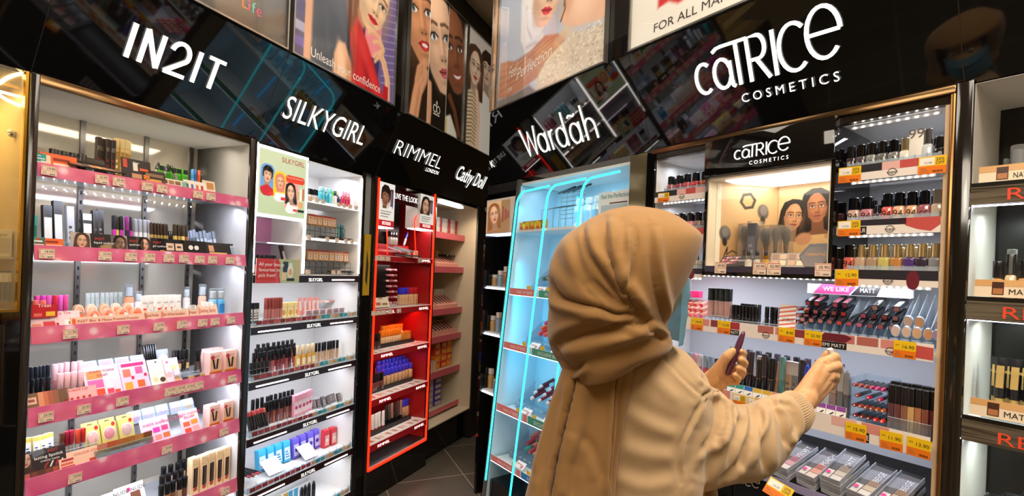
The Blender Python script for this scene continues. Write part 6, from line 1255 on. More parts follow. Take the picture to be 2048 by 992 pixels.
tags(L, [(620, '8.9'), (634, '9.9'), (646, '9.9'), (678, '12.9'), (688, '12.9'), (700, '9.9'), (712, '9.9')], 1.942, 'upper row, white-lit cabinet', d=-.006, w=.032, hh=.026)
def wire_rack(x0, x1, z, hh, n, label):
    m = MB(BLACKM)
    for k in range(n + 1):
        x = x0 + (x1 - x0) * k / n; m.tube([(x, -.01, 0), (x, -.01, hh * .55), (x, .02, hh * .6)], .0018, None, 5)
    for zz in (.002, hh * .3, hh * .6): m.tube([(x0, -.01 if zz < hh * .5 else .02, zz), (x1, -.01 if zz < hh * .5 else .02, zz)], .0018, None, 5)
    thing('wire_rack', label, 'rack', at(L, 0, .03, z), [(None, m.build())])
for z, nm, gp in ((1.743, 'middle', 'eye cartons on the middle wire rack'), (1.536, 'lower', 'eye cartons on the lower wire rack')):
    wr = '%s wire rack, white-lit cabinet' % nm
    wire_rack(2.04, 2.36 if nm == 'middle' else 2.42, z, .13, 8, 'black wire rack on the %s upper shelf of white-lit cabinet' % nm)
    row(L, lambda i: carton('#c79a68', .047, .03, .066, art='eye'), 6 if nm == 'middle' else 8, 615, 672 if nm == 'middle' else 708, .08, z + .075, 'eye_carton', 'eye-printed carton', 'box', wr, gp)
    row(L, lambda i: pencil(('#2b2826', '#5a4a3c', '#3d3430')[i % 3], '#1b1a19', .14, .0055), 7, 640 if nm == 'middle' else 652, 680 if nm == 'middle' else 683, .05, z + .008, 'brow_pencil', 'brown pencil lying down', 'pencil', wr, 'lying pencils on the %s wire rack' % nm, ry=math.pi / 2, jit=.02)
row(L, lambda i: squeeze(('#3f8a86', '#2a3c40', '#2f6f70')[i], '#1c1b1c', .10, .018), 3, 672, 689, .06, 1.743, 'brow_tube', ('teal brow tube'), 'tube', 'middle upper shelf, white-lit cabinet', 'teal tubes in the white-lit cabinet')
tags(L, [(618, '19.9'), (655, '19.9'), (674, '22.9'), (692, '19.9'), (704, '22.9')], 1.728, 'middle upper shelf, white-lit cabinet', d=-.006, w=.032, hh=.026); tags(L, [(616, '22.9'), (667, '19.9'), (678, '22.9')], 1.534, 'poster shelf, white-lit cabinet', d=-.016, w=.032, hh=.026)
h = SZ[0]; wr = WS_[0]
row(L, lambda i: tube_gloss('#a8605a', '#1c1a1b', .10, .009, .5), 4, 507, 530, .09, h, 'liquid_lipstick', 'black-capped gloss', 'lip gloss', wr, 'black capped glosses on the poster shelf')
row(L, lambda i: carton('#1e1c1d', .017, .018, .1, '#3a3638', None, art='bars', tcol='#d8d4d0'), 5, 530, 551, .12, h, 'mascara_carton', 'black carton', 'box', wr, 'black cartons on the poster shelf')
thing('mascara_box', 'patterned mascara leaning up behind the gold box, poster shelf', 'box', at(L, L.s(571, .1, h), .1, h + .05, 0, 0, -.3), carton('#2b282a', .018, .018, .11, '#cfc8c4', art='bars', tcol='#e8e2de')); thing('eye_pencil', 'tall black pencil standing beside the red card, poster shelf', 'pencil', at(L, L.s(588, .08, h), .08, h), pencil('#262324', '#141314', .19, .006))
row(L, lambda i: carton('#d8a857', .075, .05, .06, '#e2bd78', None, art='dot', tcol='#e9cf9c'), 2, 529, 586, .08, h, 'powder_box', 'gold powder box', 'box', wr, 'gold powder boxes on the poster shelf')
cv = Cv(2.1, 70, '#c3281f'); cv.rect(1.02, 2.1, 0, 1, '#aebd92'); cv.poly([(1.0, 0), (1.0, 1), (1.12, .8), (1.08, .3), (1.16, 0)], '#c3281f', .02)
for q, c in (((1.2, 1.42, .12, .5), '#e0c7a2'), ((1.25, 1.5, .45, .9), '#2f3440'), ((1.55, 1.72, .3, .85), '#dfe3e6'), ((1.45, 1.85, .08, .2), '#1d1b1c'), ((1.9, 2.0, .2, 1), '#d8b07c')): cv.rect(*q, c)
cv.ell(1.62, .5, .15, .28, '#e9e3da', 0, .1); cv.ell(1.62, .45, .1, .15, '#d9a870', 0, .1)
p = picture_board(cv, .27, .125, PRINT); t = MB(LETTER_)
for k, tx in enumerate(('All your beauty', 'favourites to', 'pick from!')): t.text(tx, .014, .088 - .028 * k, .018, -.001, None)
p[0][2].append(('lettering', t.build())); thing('shelf_card', 'red and green card lettered about beauty favourites, white-lit cabinet', 'sign', at(L, SX0 + .01, -.0185, 1.487), p[:1])
def trays(z, tag_, n=2):
    for k in range(n):
        x0 = SX0 + .02 + k * .385; thing('acrylic_organiser', 'clear tray along the %s half of the %s shelf, white-lit cabinet' % (('near', 'far')[k], tag_), 'tray', at(L, x0, -.004, z), clear_tray(.36, .055, .030, 6, .01))
    m = MB()
    for k in range(20):
        c = ('#7d2a2c', '#9c3a3a', '#8a3038', '#b5544c')[k % 4] if k < 11 else ('#3f8f9c', '#4aa3ac', '#d6b28c', '#c79a68')[k % 4]
        m.box(.03 + .036 * k, .062 + .036 * k, -.007, -.0055, .006, .026, M(c, .4))
    thing('shade_strip', 'strip of red and teal shade labels along the %s shelf, white-lit cabinet' % tag_, 'shade strip', at(L, SX0, -.004, z), [(None, m.build())])
for z, k in zip(SZ[1:6], ('second', 'third', 'fourth', 'fifth', 'lowest')): trays(z, k)
h = SZ[1] + .003; wr = WS_[1]
row(L, lambda i: carton('#1d1b1c', .022, .02, .105, '#e9e5e0', None, art='bars', tcol='#2b2828'), 3, 500, 519, .075, h, 'lipstick_carton', 'black carton', 'box', wr, 'black cartons on the second shelf')
row(L, lambda i: tube_gloss('#c9807a', '#a8504c', .13, .011, .45), 6, 527, 563, .075, h, 'lip_tube', 'rose lip tube', 'lip gloss', wr, 'rose lip tubes')
row(L, lambda i: carton('#dcc07a', .05, .04, .095, '#e8d6a2', None, art='dot', tcol='#d8a23f'), 3, 560, 602, .10, h, 'powder_box', 'gold powder box', 'box', wr, 'gold powder boxes on the second shelf')
row(L, lambda i: squeeze('#e8958c', '#f2e4de', .12, .028, '#f6d9d2'), 5, 594, 638, .10, h, 'cream_tube', 'pink soft tube', 'tube', wr, 'pink soft tubes')
row(L, lambda i: blush(('#e8a0a0', '#d98a8a')[i % 2], '#efc3c0', .045, .045, .012, True, True), 6, 610, 690, .07, h + .002, 'blush_compact', 'small pink compact', 'compact', wr, 'small pink compacts')
for k in range(2):
    m = MB(ACRD); m.box(0, .22, 0, .12, .0, .003); m.box(0, .003, 0, .12, -.07 - .04 * k, 0); m.box(.217, .22, 0, .12, -.07 - .04 * k, 0); thing('acrylic_riser', ('low clear riser behind the pink compacts', 'tall clear riser behind the pink compacts')[k], 'riser', at(L, 2.12 + .01 * k, .17 - .0 * k, h + .07 + .04 * k) if k == 0 else at(L, 2.115, .30 - .135, h + .115), [(None, m.build())]) if k == 0 else None
row(L, lambda i: carton(('#e9c9b0', '#d9a08c', '#e3d3c2', '#c98c78')[i], .07, .05, .012), 4, 628, 690, .19, h + .0735, 'eye_palette', ('slim pale palette'), 'palette', wr, 'slim palettes on the clear riser')
thing('carton', 'white and pink carton at the far end of second shelf, white-lit cabinet', 'box', at(L, L.s(682, .2, h), .2, h), carton('#f1ecea', .045, .04, .09, '#e07a8c'))
h = SZ[2] + .003; wr = WS_[2]
for r_ in range(3): row(L, lambda i: tube_gloss(('#7d2a34', '#8f3a40', '#9c4a48', '#6a222c', '#b5605a')[(i + r_) % 5], '#19181a', .115, .0095, .48), 10 - r_, 503 + 3 * r_, 592 - 2 * r_, .10 + .05 * r_, h + .012 * r_, 'liquid_lipstick', ('front-row', 'middle-row', 'back-row')[r_] + ' black-capped gloss', 'lip gloss', wr, ('front', 'middle', 'back')[r_] + ' black capped glosses, third shelf')
row(L, lambda i: mascara('#1b1a1c', '#242326', .075, .0095, '#d8d4d0', 'straight'), 5, 498, 537, .06, h, 'mascara_tube', 'short black tube', 'mascara', wr, 'short black tubes')
row(L, lambda i: bottle('#d9a64f', '#e3c9a0', .12, .016, .42, False, '#f4e6c6'), 4, 588, 630, .09, h, 'serum_bottle', 'golden bottle', 'bottle', wr, 'golden bottles')
row(L, lambda i: tube_gloss(('#d3b08c', '#c29a74')[i % 2], '#19181a', .115, .009, .45), 8, 628, 676, .10, h, 'concealer_tube', 'black-capped concealer', 'concealer', wr, 'black capped concealers')
h = SZ[3] + .003; wr = WS_[3]
for r_ in range(2): row(L, lambda i: tube_gloss(('#6a2a2a', '#8a4a3c', '#5a2226', '#9c5a4a')[(i + r_) % 4], '#19181a', .12, .0095, .45), 10, 500 + 24 * (1 - r_), 588, .10 + .06 * r_, h + .012 * r_, 'liquid_lipstick', ('front-row', 'back-row')[r_] + ' dark lip tube', 'lip gloss', wr, ('front', 'back')[r_] + ' dark lip tubes, fourth shelf')
row(L, lambda i: tube_gloss('#2a2728', ('#b5404a', '#c9605a')[i % 2], .10, .010, .25), 8, 497, 536, .06, h, 'lip_crayon', 'leaning lip crayon', 'lip crayon', wr, 'leaning lip crayons', rx=-.35)
row(L, lambda i: carton('#eaa0b4', .036, .03, .12, '#f6dfe4', None, art='dot', tcol='#c94a7a'), 5, 582, 628, .09, h, 'face_cream_box', 'pink carton', 'box', wr, 'pink cartons on the fourth shelf', jit=.02)
row(L, lambda i: blush(('#c98a7c', '#b87468', '#d8a598')[i % 3], '#4a4442', .036, .05, .014), 8, 628, 682, .09, h, 'blush_compact', 'dark-rimmed blush', 'compact', wr, 'dark rimmed blushes', rx=-.3, jit=.02)
h = SZ[4] + .003; wr = WS_[4]
row(L, lambda i: carton('#3fb0e2', .045, .035, .115, '#dff1fa', None, art='bars', tcol='#2a88c4'), 4, 518, 582, .15, h, 'cream_box', 'sky blue carton', 'box', wr, 'sky blue cartons', rx=-.12)
row(L, lambda i: carton('#6a5ac9', .042, .035, .115, '#cfc8f2', None, art='dot', tcol='#4a3aa8'), 4, 583, 644, .15, h, 'cream_box', 'violet carton', 'box', wr, 'violet cartons', rx=-.1, jit=.01)
row(L, lambda i: carton('#d83a44', .04, .035, .11, '#f0b8b4', None, art='dot', tcol='#f6e6dc'), 2, 647, 677, .12, h, 'cream_box', 'red carton', 'box', wr, 'red cartons on the fifth shelf')
row(L, lambda i: round_end(('#b5404a', '#7a2a34', '#9c3a44')[i % 3], .12, .006), 5, 499, 526, .05, h + .05, 'lip_liner', 'lying lip liner', 'lip liner', wr, 'lying lip liners', jit=.01)
tester(555, .13, .10, '#eff0f4', ((.1, .6, .8, .2, '#dfe6ee'), (.1, .2, .3, .25, '#cfd8e4')), None, 'white tester board before the sky blue cartons, fifth shelf, white-lit cabinet', d=.062, rx=-.9); tester(624, .12, .10, '#eff0f4', ((.1, .6, .8, .2, '#dfe6ee'), (.5, .2, .3, .25, '#cfd8e4')), None, 'white tester board before the violet cartons, fifth shelf, white-lit cabinet', d=.062, rx=-.9)
h = SZ[5] + .003; wr = WS_[5]
row(L, lambda i: squeeze('#d9b266', '#f0e4cc', .13, .034, '#ecd7a4'), 4, 520, 576, .10, h, 'cream_tube', 'golden tube', 'tube', wr, 'golden tubes'); row(L, lambda i: squeeze('#5fb8e2', '#e6f0f6', .13, .03), 2, 574, 594, .10, h, 'cream_tube', 'sky blue tube', 'tube', wr, 'sky blue tubes'); row(L, lambda i: mascara('#1b1a1c', '#242326', .12, .012, '#8f8f94'), 4, 597, 630, .10, h, 'mascara_tube', 'black mascara', 'mascara', wr, 'black mascaras on the lowest shelf')
# ================================================================= GOODS: red-lit cabinet
wr = 'top shelf of red-lit cabinet'; h = RS[0][0] + .004
st = MB(REDLIP); st.xprism([(0, 0), (.10, 0), (.10, .09), (.07, .09), (.06, .05), (0, .03)], 0, .5)
thing('display_step', 'red stepped stand on the top shelf of red-lit cabinet', 'stand', at(L, RX0 + .10, .09, h), [(None, st.build())])
row(L, lambda i: bottle('#c9c2ba', '#26242a', .10, .018, .4, True), 3, 776, 792, .172, h + .0905, 'foundation_bottle', 'dark-capped tester bottle', 'bottle', wr, 'tester bottles on the red stand')
for i, (px, w_, l_, c, a) in enumerate(((790, .16, .07, ('#c9a27c', '#e3cdb2', '#8f6a4c'), 0), (806, .15, .06, ('#5a4642', '#8f7a70', '#c9a98f'), .2))): thing('eye_palette', ('open shade palette lying on the red stand', 'dark open palette tilted on the red stand')[i], 'palette', at(L, L.s(px, .08, h + .05), .0 + .0 * i, h + .032 + .004 * i, a, .25), eye_palette(c * 2, .075, .13, .012, 'EYES'))
thing('eyeshadow_palette', 'long flat dark palette jutting over the top edge of red-lit cabinet', 'palette', at(L, L.s(815, -.02, h), -.045, h + .0045, -.4, 0), [(None, pbox(-.10, .10, 0, .05, 0, .008, M('#4a4644', .3), .002)), ('lid', pbox(-.098, .098, .002, .048, .0085, .011, M('#5c5856', .2)))])
thing('mascara_tube', 'blue and white mascara leaning against the red lining', 'mascara', at(L, L.s(808, .165, h), .172, h + .0905, 0, 0, .4), mascara('#e6e6ee', '#3a4ac0', .12, .010)); row(L, lambda i: blush('#c9a27c', '#d8c0a2', .05, .055, .014, False, True), 2, 818, 832, .06, h + .0, 'powder_compact', 'round beige compact', 'compact', wr, 'round beige compacts', gap=1)
row(L, lambda i: tube_gloss('#8f2f34', '#2b2324', .08, .008), 2, 748, 756, .15, h, 'lip_tube', 'dark lip tube', 'lip gloss', wr, 'dark lip tubes, top red-lit shelf')
tags(L, [(755, '39.9'), (765, '39.9'), (776, '42.9'), (840, '36.9')], RS[0][1] + .004, 'top red-lit shelf', d=-.019, w=.05, hh=.03)
wr = 'second shelf of red-lit cabinet'; h = RS[1][0] + .004
sb = MB(BLACKM); sb.box(0, .26, .0, .2, 0, .30); sb.box(-.01, .27, -.005, .0, 0, .008); thing('lipstick_stand', 'tall black stand carrying rows of lipstick ends, red-lit cabinet', 'stand', at(L, RX0 + .04, .10, h), [(None, sb.build())])
for r_ in range(7): row(L, lambda i: round_end(('#b5707a', '#d8a8a8', '#8a4a50')[(i + r_) % 3], .03, .008), 4, 776, 795, .075, h + .025 + .04 * r_, 'lipstick', '%s-row lipstick end' % ORD[r_], 'lipstick', 'black lipstick stand', 'lipstick ends in row %s of the black stand' % ORD[r_])
row(L, lambda i: bottle('#cfa77c', '#2f36c0' if i < 5 else '#b5202a', .13, .016, .38, True), 10, 797, 839, .12, h, 'foundation_bottle', lambda i: ('blue' if i < 5 else 'red') + '-capped foundation', 'foundation', wr, 'blue and red capped foundations')
card(L, 766, .0, h, .1, .07, 'cream card at the near end of second red-lit shelf', board(.16, .07, '#e3d3b8', ((.1, .2, .3, .3, '#b5604a'), (.5, .2, .35, .2, '#8a6a4a')), 'NEW', '#7a2a22', tsz=.015), -.4)
tags(L, [(748, '43.9'), (758, '49.9'), (768, '46.9'), (780, '46.9'), (798, '49.9')], RS[1][1] + .006, 'second red-lit shelf', d=-.019, w=.05, hh=.03)
wr = 'third shelf of red-lit cabinet'; h = RS[2][0] + .004
for r_ in range(2): row(L, lambda i: bottle('#d3ae84', '#e2761c', .12, .016, .38, True), 9, 758 + 4 * r_, 800 + 2 * r_, .12 + .07 * r_, h + .02 * r_, 'foundation_bottle', ('front-row', 'back-row')[r_] + ' orange-capped foundation', 'foundation', wr, ('front', 'back')[r_] + ' orange capped foundations')
row(L, lambda i: bottle('#3a2a24', '#19181a', .11, .014, .5, True), 4, 743, 758, .10, h, 'foundation_bottle', 'black bottle', 'foundation', wr, 'black bottles, third red-lit shelf')
row(L, lambda i: carton('#c9862f', .045, .05, .075, '#d99a44'), 5, 802, 838, .16, h, 'powder_jar', 'amber jar box', 'box', wr, 'amber jar boxes')
tb = MB(BLACKM); tb.box(0, .62, 0, .2, 0, .012); tb.box(0, .62, 0, .004, .012, .03)
for k, z in enumerate((2, 3, 4)): thing('display_tray', ('black low tray on the third red-lit shelf', 'black low tray on the fourth red-lit shelf', 'black low tray on the fifth red-lit shelf')[k], 'tray', at(L, RX0 + .02, .095, RS[z][0] + .0035), [(None, tb.build())])
wr = 'fourth shelf of red-lit cabinet'; h = RS[3][0] + .016
for r_ in range(3): row(L, lambda i: bottle('#c79e72', '#3236b8', .13, .016, .36, True), 8, 762 + 2 * r_ - 14 * (r_ > 0), 822 - 3 * r_, .12 + .05 * r_, h + .02 * r_, 'foundation_bottle', ('front-row', 'middle-row', 'back-row')[r_] + ' blue-capped foundation', 'foundation', wr, ('front', 'middle', 'back')[r_] + ' blue capped foundations')
row(L, lambda i: bottle('#6a3a34', '#19181a', .12, .014, .5, True), 5, 741, 764, .11, h, 'foundation_bottle', 'black-capped bottle', 'foundation', wr, 'black capped bottles, fourth red-lit shelf')
wr = 'fifth shelf of red-lit cabinet'; h = RS[4][0] + .016
row(L, lambda i: squeeze('#dcd6d0', '#b5404a', .13, .034), 4, 740, 768, .12, h, 'primer_tube', 'white tube', 'tube', wr, 'white tubes, fifth red-lit shelf'); row(L, lambda i: squeeze(('#2a2422', '#4a3a34', '#8a6a5a')[i % 3], '#19181a', .14, .036), 6, 769, 803, .16, h, 'cream_tube', 'brown tube', 'tube', wr, 'brown tubes, fifth red-lit shelf'); row(L, lambda i: bottle('#c79e72', '#3236b8', .13, .016, .4, True), 4, 803, 820, .16, h, 'foundation_bottle', 'blue-capped foundation', 'foundation', wr, 'blue capped foundations, fifth red-lit shelf')
# ================================================================= GOODS: cream cabinet
CN = ['%s shelf of cream cabinet' % k for k in ('top', 'second', 'third', 'fourth', 'fifth', 'lowest')]
h = CS[0][0] + .001; row(L, lambda i: carton(('#e6e0d8', '#c94a5a')[i % 3 == 1], .05, .045, .15, art='spots'), 8, 874, 922, .20, h, 'spotted_box', 'spotted carton', 'box', CN[0], 'spotted cartons, top cream shelf')
h = CS[1][0] + .001; row(L, lambda i: carton('#6f8296', .045, .04, .16, '#c9d3d8', None, top='#e2c22f'), 3, 868, 876, .33, h, 'tint_box', 'yellow-topped carton', 'box', CN[1], 'yellow topped cartons')
def pink_tray(px, d, h, w_, label):
    m = MB(M('#e8a094', .4)); m.xprism([(0, 0), (.16, 0), (.16, .12), (0, .04)], 0, w_); k = MB(INK)
    for i in range(6): k.add([(w_ * (.08 + .15 * i), .02, .0505), (w_ * (.14 + .15 * i), .02, .0505), (w_ * (.2 + .15 * i), .14, .1105), (w_ * (.14 + .15 * i), .14, .1105)], [(0, 1, 2, 3)])
    thing('display_tray', label, 'tray', at(L, px, d, h), [('tray', m.build()), ('black_print', k.build())])
pink_tray(3.66, .16, h, .38, 'pink sloping display tray on the second cream shelf'); row(L, lambda i: round_end('#2a2223', .1, .009), 4, 893, 924, .20, h + .115, 'liner_pen', 'black pen on the pink tray', 'pen', CN[1], 'black pens on the second cream shelf')
h = CS[2][0] + .001; row(L, lambda i: carton('#e6e0d8', .05, .04, .17, art='spots'), 7, 872, 904, .33, h, 'spotted_box', 'spotted carton', 'box', CN[2], 'spotted cartons, third cream shelf'); pink_tray(3.39, .15, h, .26, 'pink sloping tray at the near part of third cream shelf'); pink_tray(3.68, .15, h, .36, 'pink sloping tray at the far part of third cream shelf')
h = CS[3][0] + .001; row(L, lambda i: bottle('#4a4038', '#1d1b1b', .13, .016, .4), 8, 870, 906, .33, h, 'polish_bottle', 'dark bottle', 'bottle', CN[3], 'dark bottles, fourth cream shelf'); pink_tray(3.39, .15, h, .26, 'pink sloping tray at the near part of fourth cream shelf'); pink_tray(3.68, .15, h, .36, 'pink sloping tray at the far part of fourth cream shelf')
h = CS[4][0] + .001
for c_, (px, cols) in enumerate(((874, ('#e2571c', '#ee7a1c', '#d6362a')), (887, ('#c9261f', '#e0641c', '#d8432a')), (898, ('#e8721f', '#c92a22', '#ef8a2a')))):
    for k in range(4): thing('gift_box', 'orange red box, %s from the bottom, %s of three stacks, fifth cream shelf' % (ORD[k], ORD[c_]), 'box', at(L, L.s(px, .2, h), .2, h + k * .061), carton(cols[k % 3], .088, .08, .06, '#f0a23a'), 'orange red boxes')
row(L, lambda i: carton('#d9b08c', .06, .05, .09), 3, 864, 872, .16, h, 'cream_box', 'beige carton', 'box', CN[4], 'beige cartons, fifth cream shelf', gap=1); row(L, lambda i: bottle('#7a5a44', '#c9b8a2', .14, .018, .3), 4, 906, 926, .22, h, 'tester_bottle', 'brown bottle', 'bottle', CN[4], 'brown bottles, fifth cream shelf')
h = CS[5][0] + .001
for c_, (px, cl, w_) in enumerate(((3.44, '#2c2826', .09), (3.56, '#3a3230', .11), (3.69, '#b08a92', .12), (3.83, '#3f3f9c', .11))):
    for k in range(5): thing('palette_box', '%s box, %s from the bottom of its stack, lowest cream shelf' % (('black', 'dark brown', 'mauve', 'blue')[c_], ORD[k]), 'box', at(L, px, .2, h + k * .051), carton(cl, w_, .09, .05, '#c9b2a8' if c_ > 1 else '#5a504c'), 'stacked boxes, lowest cream shelf')
# ================================================================= GOODS: nail polish cabinet
NC = 'nail polish cabinet'
def ntags(items, h, where, style='plain', d=-.016, w=.05, hh=.042): tags(R, items, h, where, style, d, 0, w, hh)
# clear bottle fences
def fence(px0, px1, h, d, n, label):
    x0, x1 = R.s(px0, d, h), R.s(px1, d, h); m = MB(ACRD); m.box(0, x1 - x0, 0, .002, 0, .016)
    for k in range(n + 1): m.box((x1 - x0) * k / n - .001, (x1 - x0) * k / n + .001, .002, .05, 0, .02)
    thing('bottle_fence', label, 'divider', at(R, x0, d, h), [(None, m.build())])
# far column of three short shelves
cols = ('#b5737a', '#a8434f', '#c23a44', '#d0402c', '#c9602c', '#8f2a30', '#b59a86')
for k, (z, a) in enumerate(NL):
    h = z - .002; wr = '%s short shelf by the far post' % ORD[k]
    fence(1328, 1412, h, .01, 5, 'clear bottle fence on the %s short shelf by the far post' % ORD[k])
    cl = (('#a8606a', '#8f3a44', '#c8505a', '#d23a3a', '#c9622c'), ('#b5606a', '#d86a72', '#d02c34', '#e8909a', '#a88a7a', '#8a7a6c'), ('#4a4048', '#6a4a7c', '#7a6a5a', '#c9b89a', '#b59a6a'))[k]
    n = len(cl); ka = '#17161a' if k < 2 else '#d8c39a'
    row(R, lambda i: polish(cl[i], ka if k < 2 or i % 2 else '#e4e2de', .078, .030, 'sq' if k < 2 else 'round', 'cc'), n, 1328 if k else 1334, 1420, .045, h, 'nail_polish', ('%s polish') if 0 else (lambda i: ('dark-capped' if k < 2 else 'metal-capped') + ' nail polish'), 'nail polish', wr, 'nail polishes, ' + wr)
    row(R, lambda i: polish('#3a3034', '#17161a', .078, .03), 4, 1340, 1422, .10, h, 'nail_polish', 'back-row dark polish', 'nail polish', wr, 'back row nail polishes, ' + wr)
ntags([(1326, '9.90')], NL[0][1], 'the top short shelf by the far post', 'off', w=.06)
# near column of three shelves
NP = (('#3a2f33', '#55494a', '#8a8a86', '#6a6a66', '#7c7a76', '#e6dccb', '#d8d3cc', '#aab0ba'), ('#d8b2a4', '#c9808a', '#e2635a', '#e8b28c', '#e6ae82', '#a8606a', '#c9b49c'), ('#e8705c', '#c9a98c', '#b5957a', '#cfc06a', '#c98a4a', '#5a3a7c', '#3a3040', '#8f8f92'))
for k, (z, a) in enumerate(NR):
    h = z - .002; wr = ('top', 'middle', 'lower')[k] + ' near shelf, ' + NC
    fence(1694, 1878, h, .01, 8, 'clear bottle fence on the %s near shelf of the %s' % (('top', 'middle', 'lower')[k], NC))
    if k == 0:
        row(R, lambda i: polish(NP[0][i], ('#17161a', '#3b3836', '#3b3a38', '#3b3a38', '#26242a', '#d8c8a2')[i], .082, .031, 'sq', ('', 'c', 'c', 'c', 'c', '')[i] or None), 6, 1688, 1822, .045, h, 'nail_polish', lambda i: ('black', 'dark-capped', 'grey', 'grey', 'silver-capped', 'gold-capped')[i] + ' polish', 'nail polish', wr, 'polishes on the top near shelf')
        thing('polish_box', 'white carton printed 99 beside the gold-capped polish, top near shelf', 'box', at(R, R.s(1833, .04, h), .03, h), carton('#e3dcd2', .036, .036, .098, None, '99', '#6a6460', .03))
        row(R, lambda i: polish(('#cdd2d8', '#2a2628')[i], ('#8f9298', '#17161a')[i], (.098, .07)[i], .034, 'sq'), 2, 1846, 1890, .045, h, 'nail_polish', lambda i: ('large silver', 'black')[i] + ' polish', 'nail polish', wr, 'polishes at the near post, top shelf')
    elif k == 1:
        row(R, lambda i: polish(NP[1][i], '#23263a', .085, .034, 'sq', '94' if i < 2 else None), 2, 1694, 1748, .045, h, 'nail_polish', lambda i: ('pale', 'pink')[i] + ' polish', 'nail polish', wr, 'polishes at the display end, middle shelf')
        row(R, lambda i: polish('#4a4046', '#17161a', .055, .016, 'round'), 2, 1746, 1764, .045, h, 'nail_polish', 'thin black bottle', 'nail polish', wr, 'thin black bottles')
        row(R, lambda i: polish(NP[1][2 + i], '#23263a' if i < 4 else '#b9b9bd', .09, .036, 'sq', ('94', '94', '94', 'cc', None)[i]), 5, 1764, 1896, .045, h, 'nail_polish', lambda i: ('coral', 'peach', 'apricot', 'mauve', 'silver')[i] + ' polish', 'nail polish', wr, 'polishes on the middle near shelf')
    else:
        row(R, lambda i: polish(NP[2][i], '#23232a' if i == 0 else '#d8c8a2', .088, .034, 'sq' if i == 0 else 'round', '94' if i == 0 else None), 8, 1688, 1892, .045, h, 'nail_polish', lambda i: ('coral', 'champagne', 'rosegold', 'lime', 'copper', 'violet', 'charcoal', 'silver')[i] + ' polish', 'nail polish', wr, 'polishes on the lower near shelf')
    row(R, lambda i: polish(NP[k][(i + 2) % 7], '#2b2a30' if k < 2 else '#d8c8a2', .082, .032), 6, 1700, 1880, .11, h, 'nail_polish', 'back-row polish', 'nail polish', wr, 'back row polishes, ' + wr)
tags(R, [(1698, '11.90'), (1863, '15.90')], NR[0][1] - .004, 'top near shelf, ' + NC, 'off', -.016, 0, .066, .052); tags(R, [(1697, '12.90')], NR[1][1] - .004, 'middle near shelf, ' + NC, 'off', -.016, 0, .066, .052); tags(R, [(1693, '12.90')], NR[2][1] - .006, 'lower near shelf, ' + NC, 'plain', -.016, 0, .066, .055)
# display box contents
h = 1.651; wr = 'lit display box'
tags(R, [(1440, '39.90'), (1518, '43.90'), (1547, '35.90'), (1645, '35.90')], 1.622, 'the lit display box', 'peach', -.035, 0, .05, .045)
def packed_brush(px, d, hh, r_, label, hair='#6a6562', fe='#b08a4a'):
    b_ = brush('#2b2422', fe, hair, hh, r_); c = MB(clear('#e9e6e2', .12)); c.box(-r_ * 1.25, r_ * 1.25, -r_ * 1.2, r_ * 1.2, 0, hh * 1.06)
    thing('makeup_brush', label, 'brush', at(R, R.s(px, d, h), d, h), b_ + [('clear_pack', c.build())])
packed_brush(1487, .12, .175, .016, 'slim boxed makeup brush nearest the lettered wall, lit display box', '#5a5552', '#8a8f98'); packed_brush(1508, .10, .18, .019, 'boxed makeup brush with grey pack, second in the lit display box'); packed_brush(1531, .15, .165, .026, 'wide soft powder brush in clear pack, lit display box'); packed_brush(1549, .09, .16, .014, 'slim packed brush beside the wide powder brush, lit display box'); packed_brush(1570, .12, .16, .016, 'packed brush before the printed faces, lit display box')
thing('carton', 'dark grey printed brush carton standing in the lit display box', 'box', at(R, R.s(1502, .05, h), .045, h), carton('#4c4a50', .036, .012, .178, '#6a6a72', None, art='bars', tcol='#8f8f98'))
row(R, lambda i: [('bottle', MB(M(('#d8cfc4', '#d9d0c6', '#c99a4a')[i], .1, 0, 0, .6, .6)).lathe([(.013, 0), (.0135, .003), (.0135, .026), (.006, .03), (.006, .033)], None, 12).build()), ('collar', MB(SILVER if i < 2 else GOLD).lathe([(.010, .033), (.010, .044)], None, 12).build()), ('dropper', MB(M('#2a2828', .4)).lathe([(.006, .044), (.007, .05), (.0055, .062), (.003, .066)], None, 10).build())], 3, 1489, 1540, .0, h, 'serum_dropper', lambda i: ('clear', 'clear', 'gold')[i] + ' dropper bottle', 'bottle', wr, 'dropper bottles in the lit display box')
thing('eye_palette', 'black patterned glitter palette propped at the display box ledge', 'palette', at(R, R.s(1462, -.0, h), .0, h, .1, -.85), board(.105, .06, '#2a2528', tuple((.05 + .12 * (k % 5), .1 + .28 * (k // 5), .1, .22, ('#a8606a', '#6a4a50', '#c98a8a')[k % 3]) for k in range(15)), 'GLITTERIZER', '#d8d2d0', title=('GLITTERIZER', .35, .4, .16)))
def hexpal(px, d, r_, label, rx, txt=None, rz=0, dz=0):
    hx_ = lambda rr, y: [(rr * math.cos(math.radians(60 * k)), y, rr * .87 + rr * math.sin(math.radians(60 * k))) for k in range(6)]
    b_ = MB(M('#4b4a4e', .25)); b_.loft([hx_(r_, .012), hx_(r_, 0)][::-1], None, False); p = MB(M('#6a5f5c', .3)); p.poly([(a, c) for a, _, c in hx_(r_ * .85, 0)], -.0006); s = []
    t = MB(M('#e2a05c', .4)); t.text(txt or 'Contour', 0, r_ * .85, r_ * .24, -.0012, None, align='C', w=r_ * 1.2)
    thing('contour_palette', label, 'palette', at(R, R.s(px, d, h), d, h + dz, rz, rx), [('case', b_.build()), ('lid_print', p.build(), [('lettering', t.build())])])
hexpal(1624, .03, .055, 'grey hexagonal contouring palette with copper script, lit display box', -.45, 'Contouring'); hexpal(1636, .12, .055, 'second grey hexagonal palette behind the scripted one', -.5, 'Contour', 0, .01)
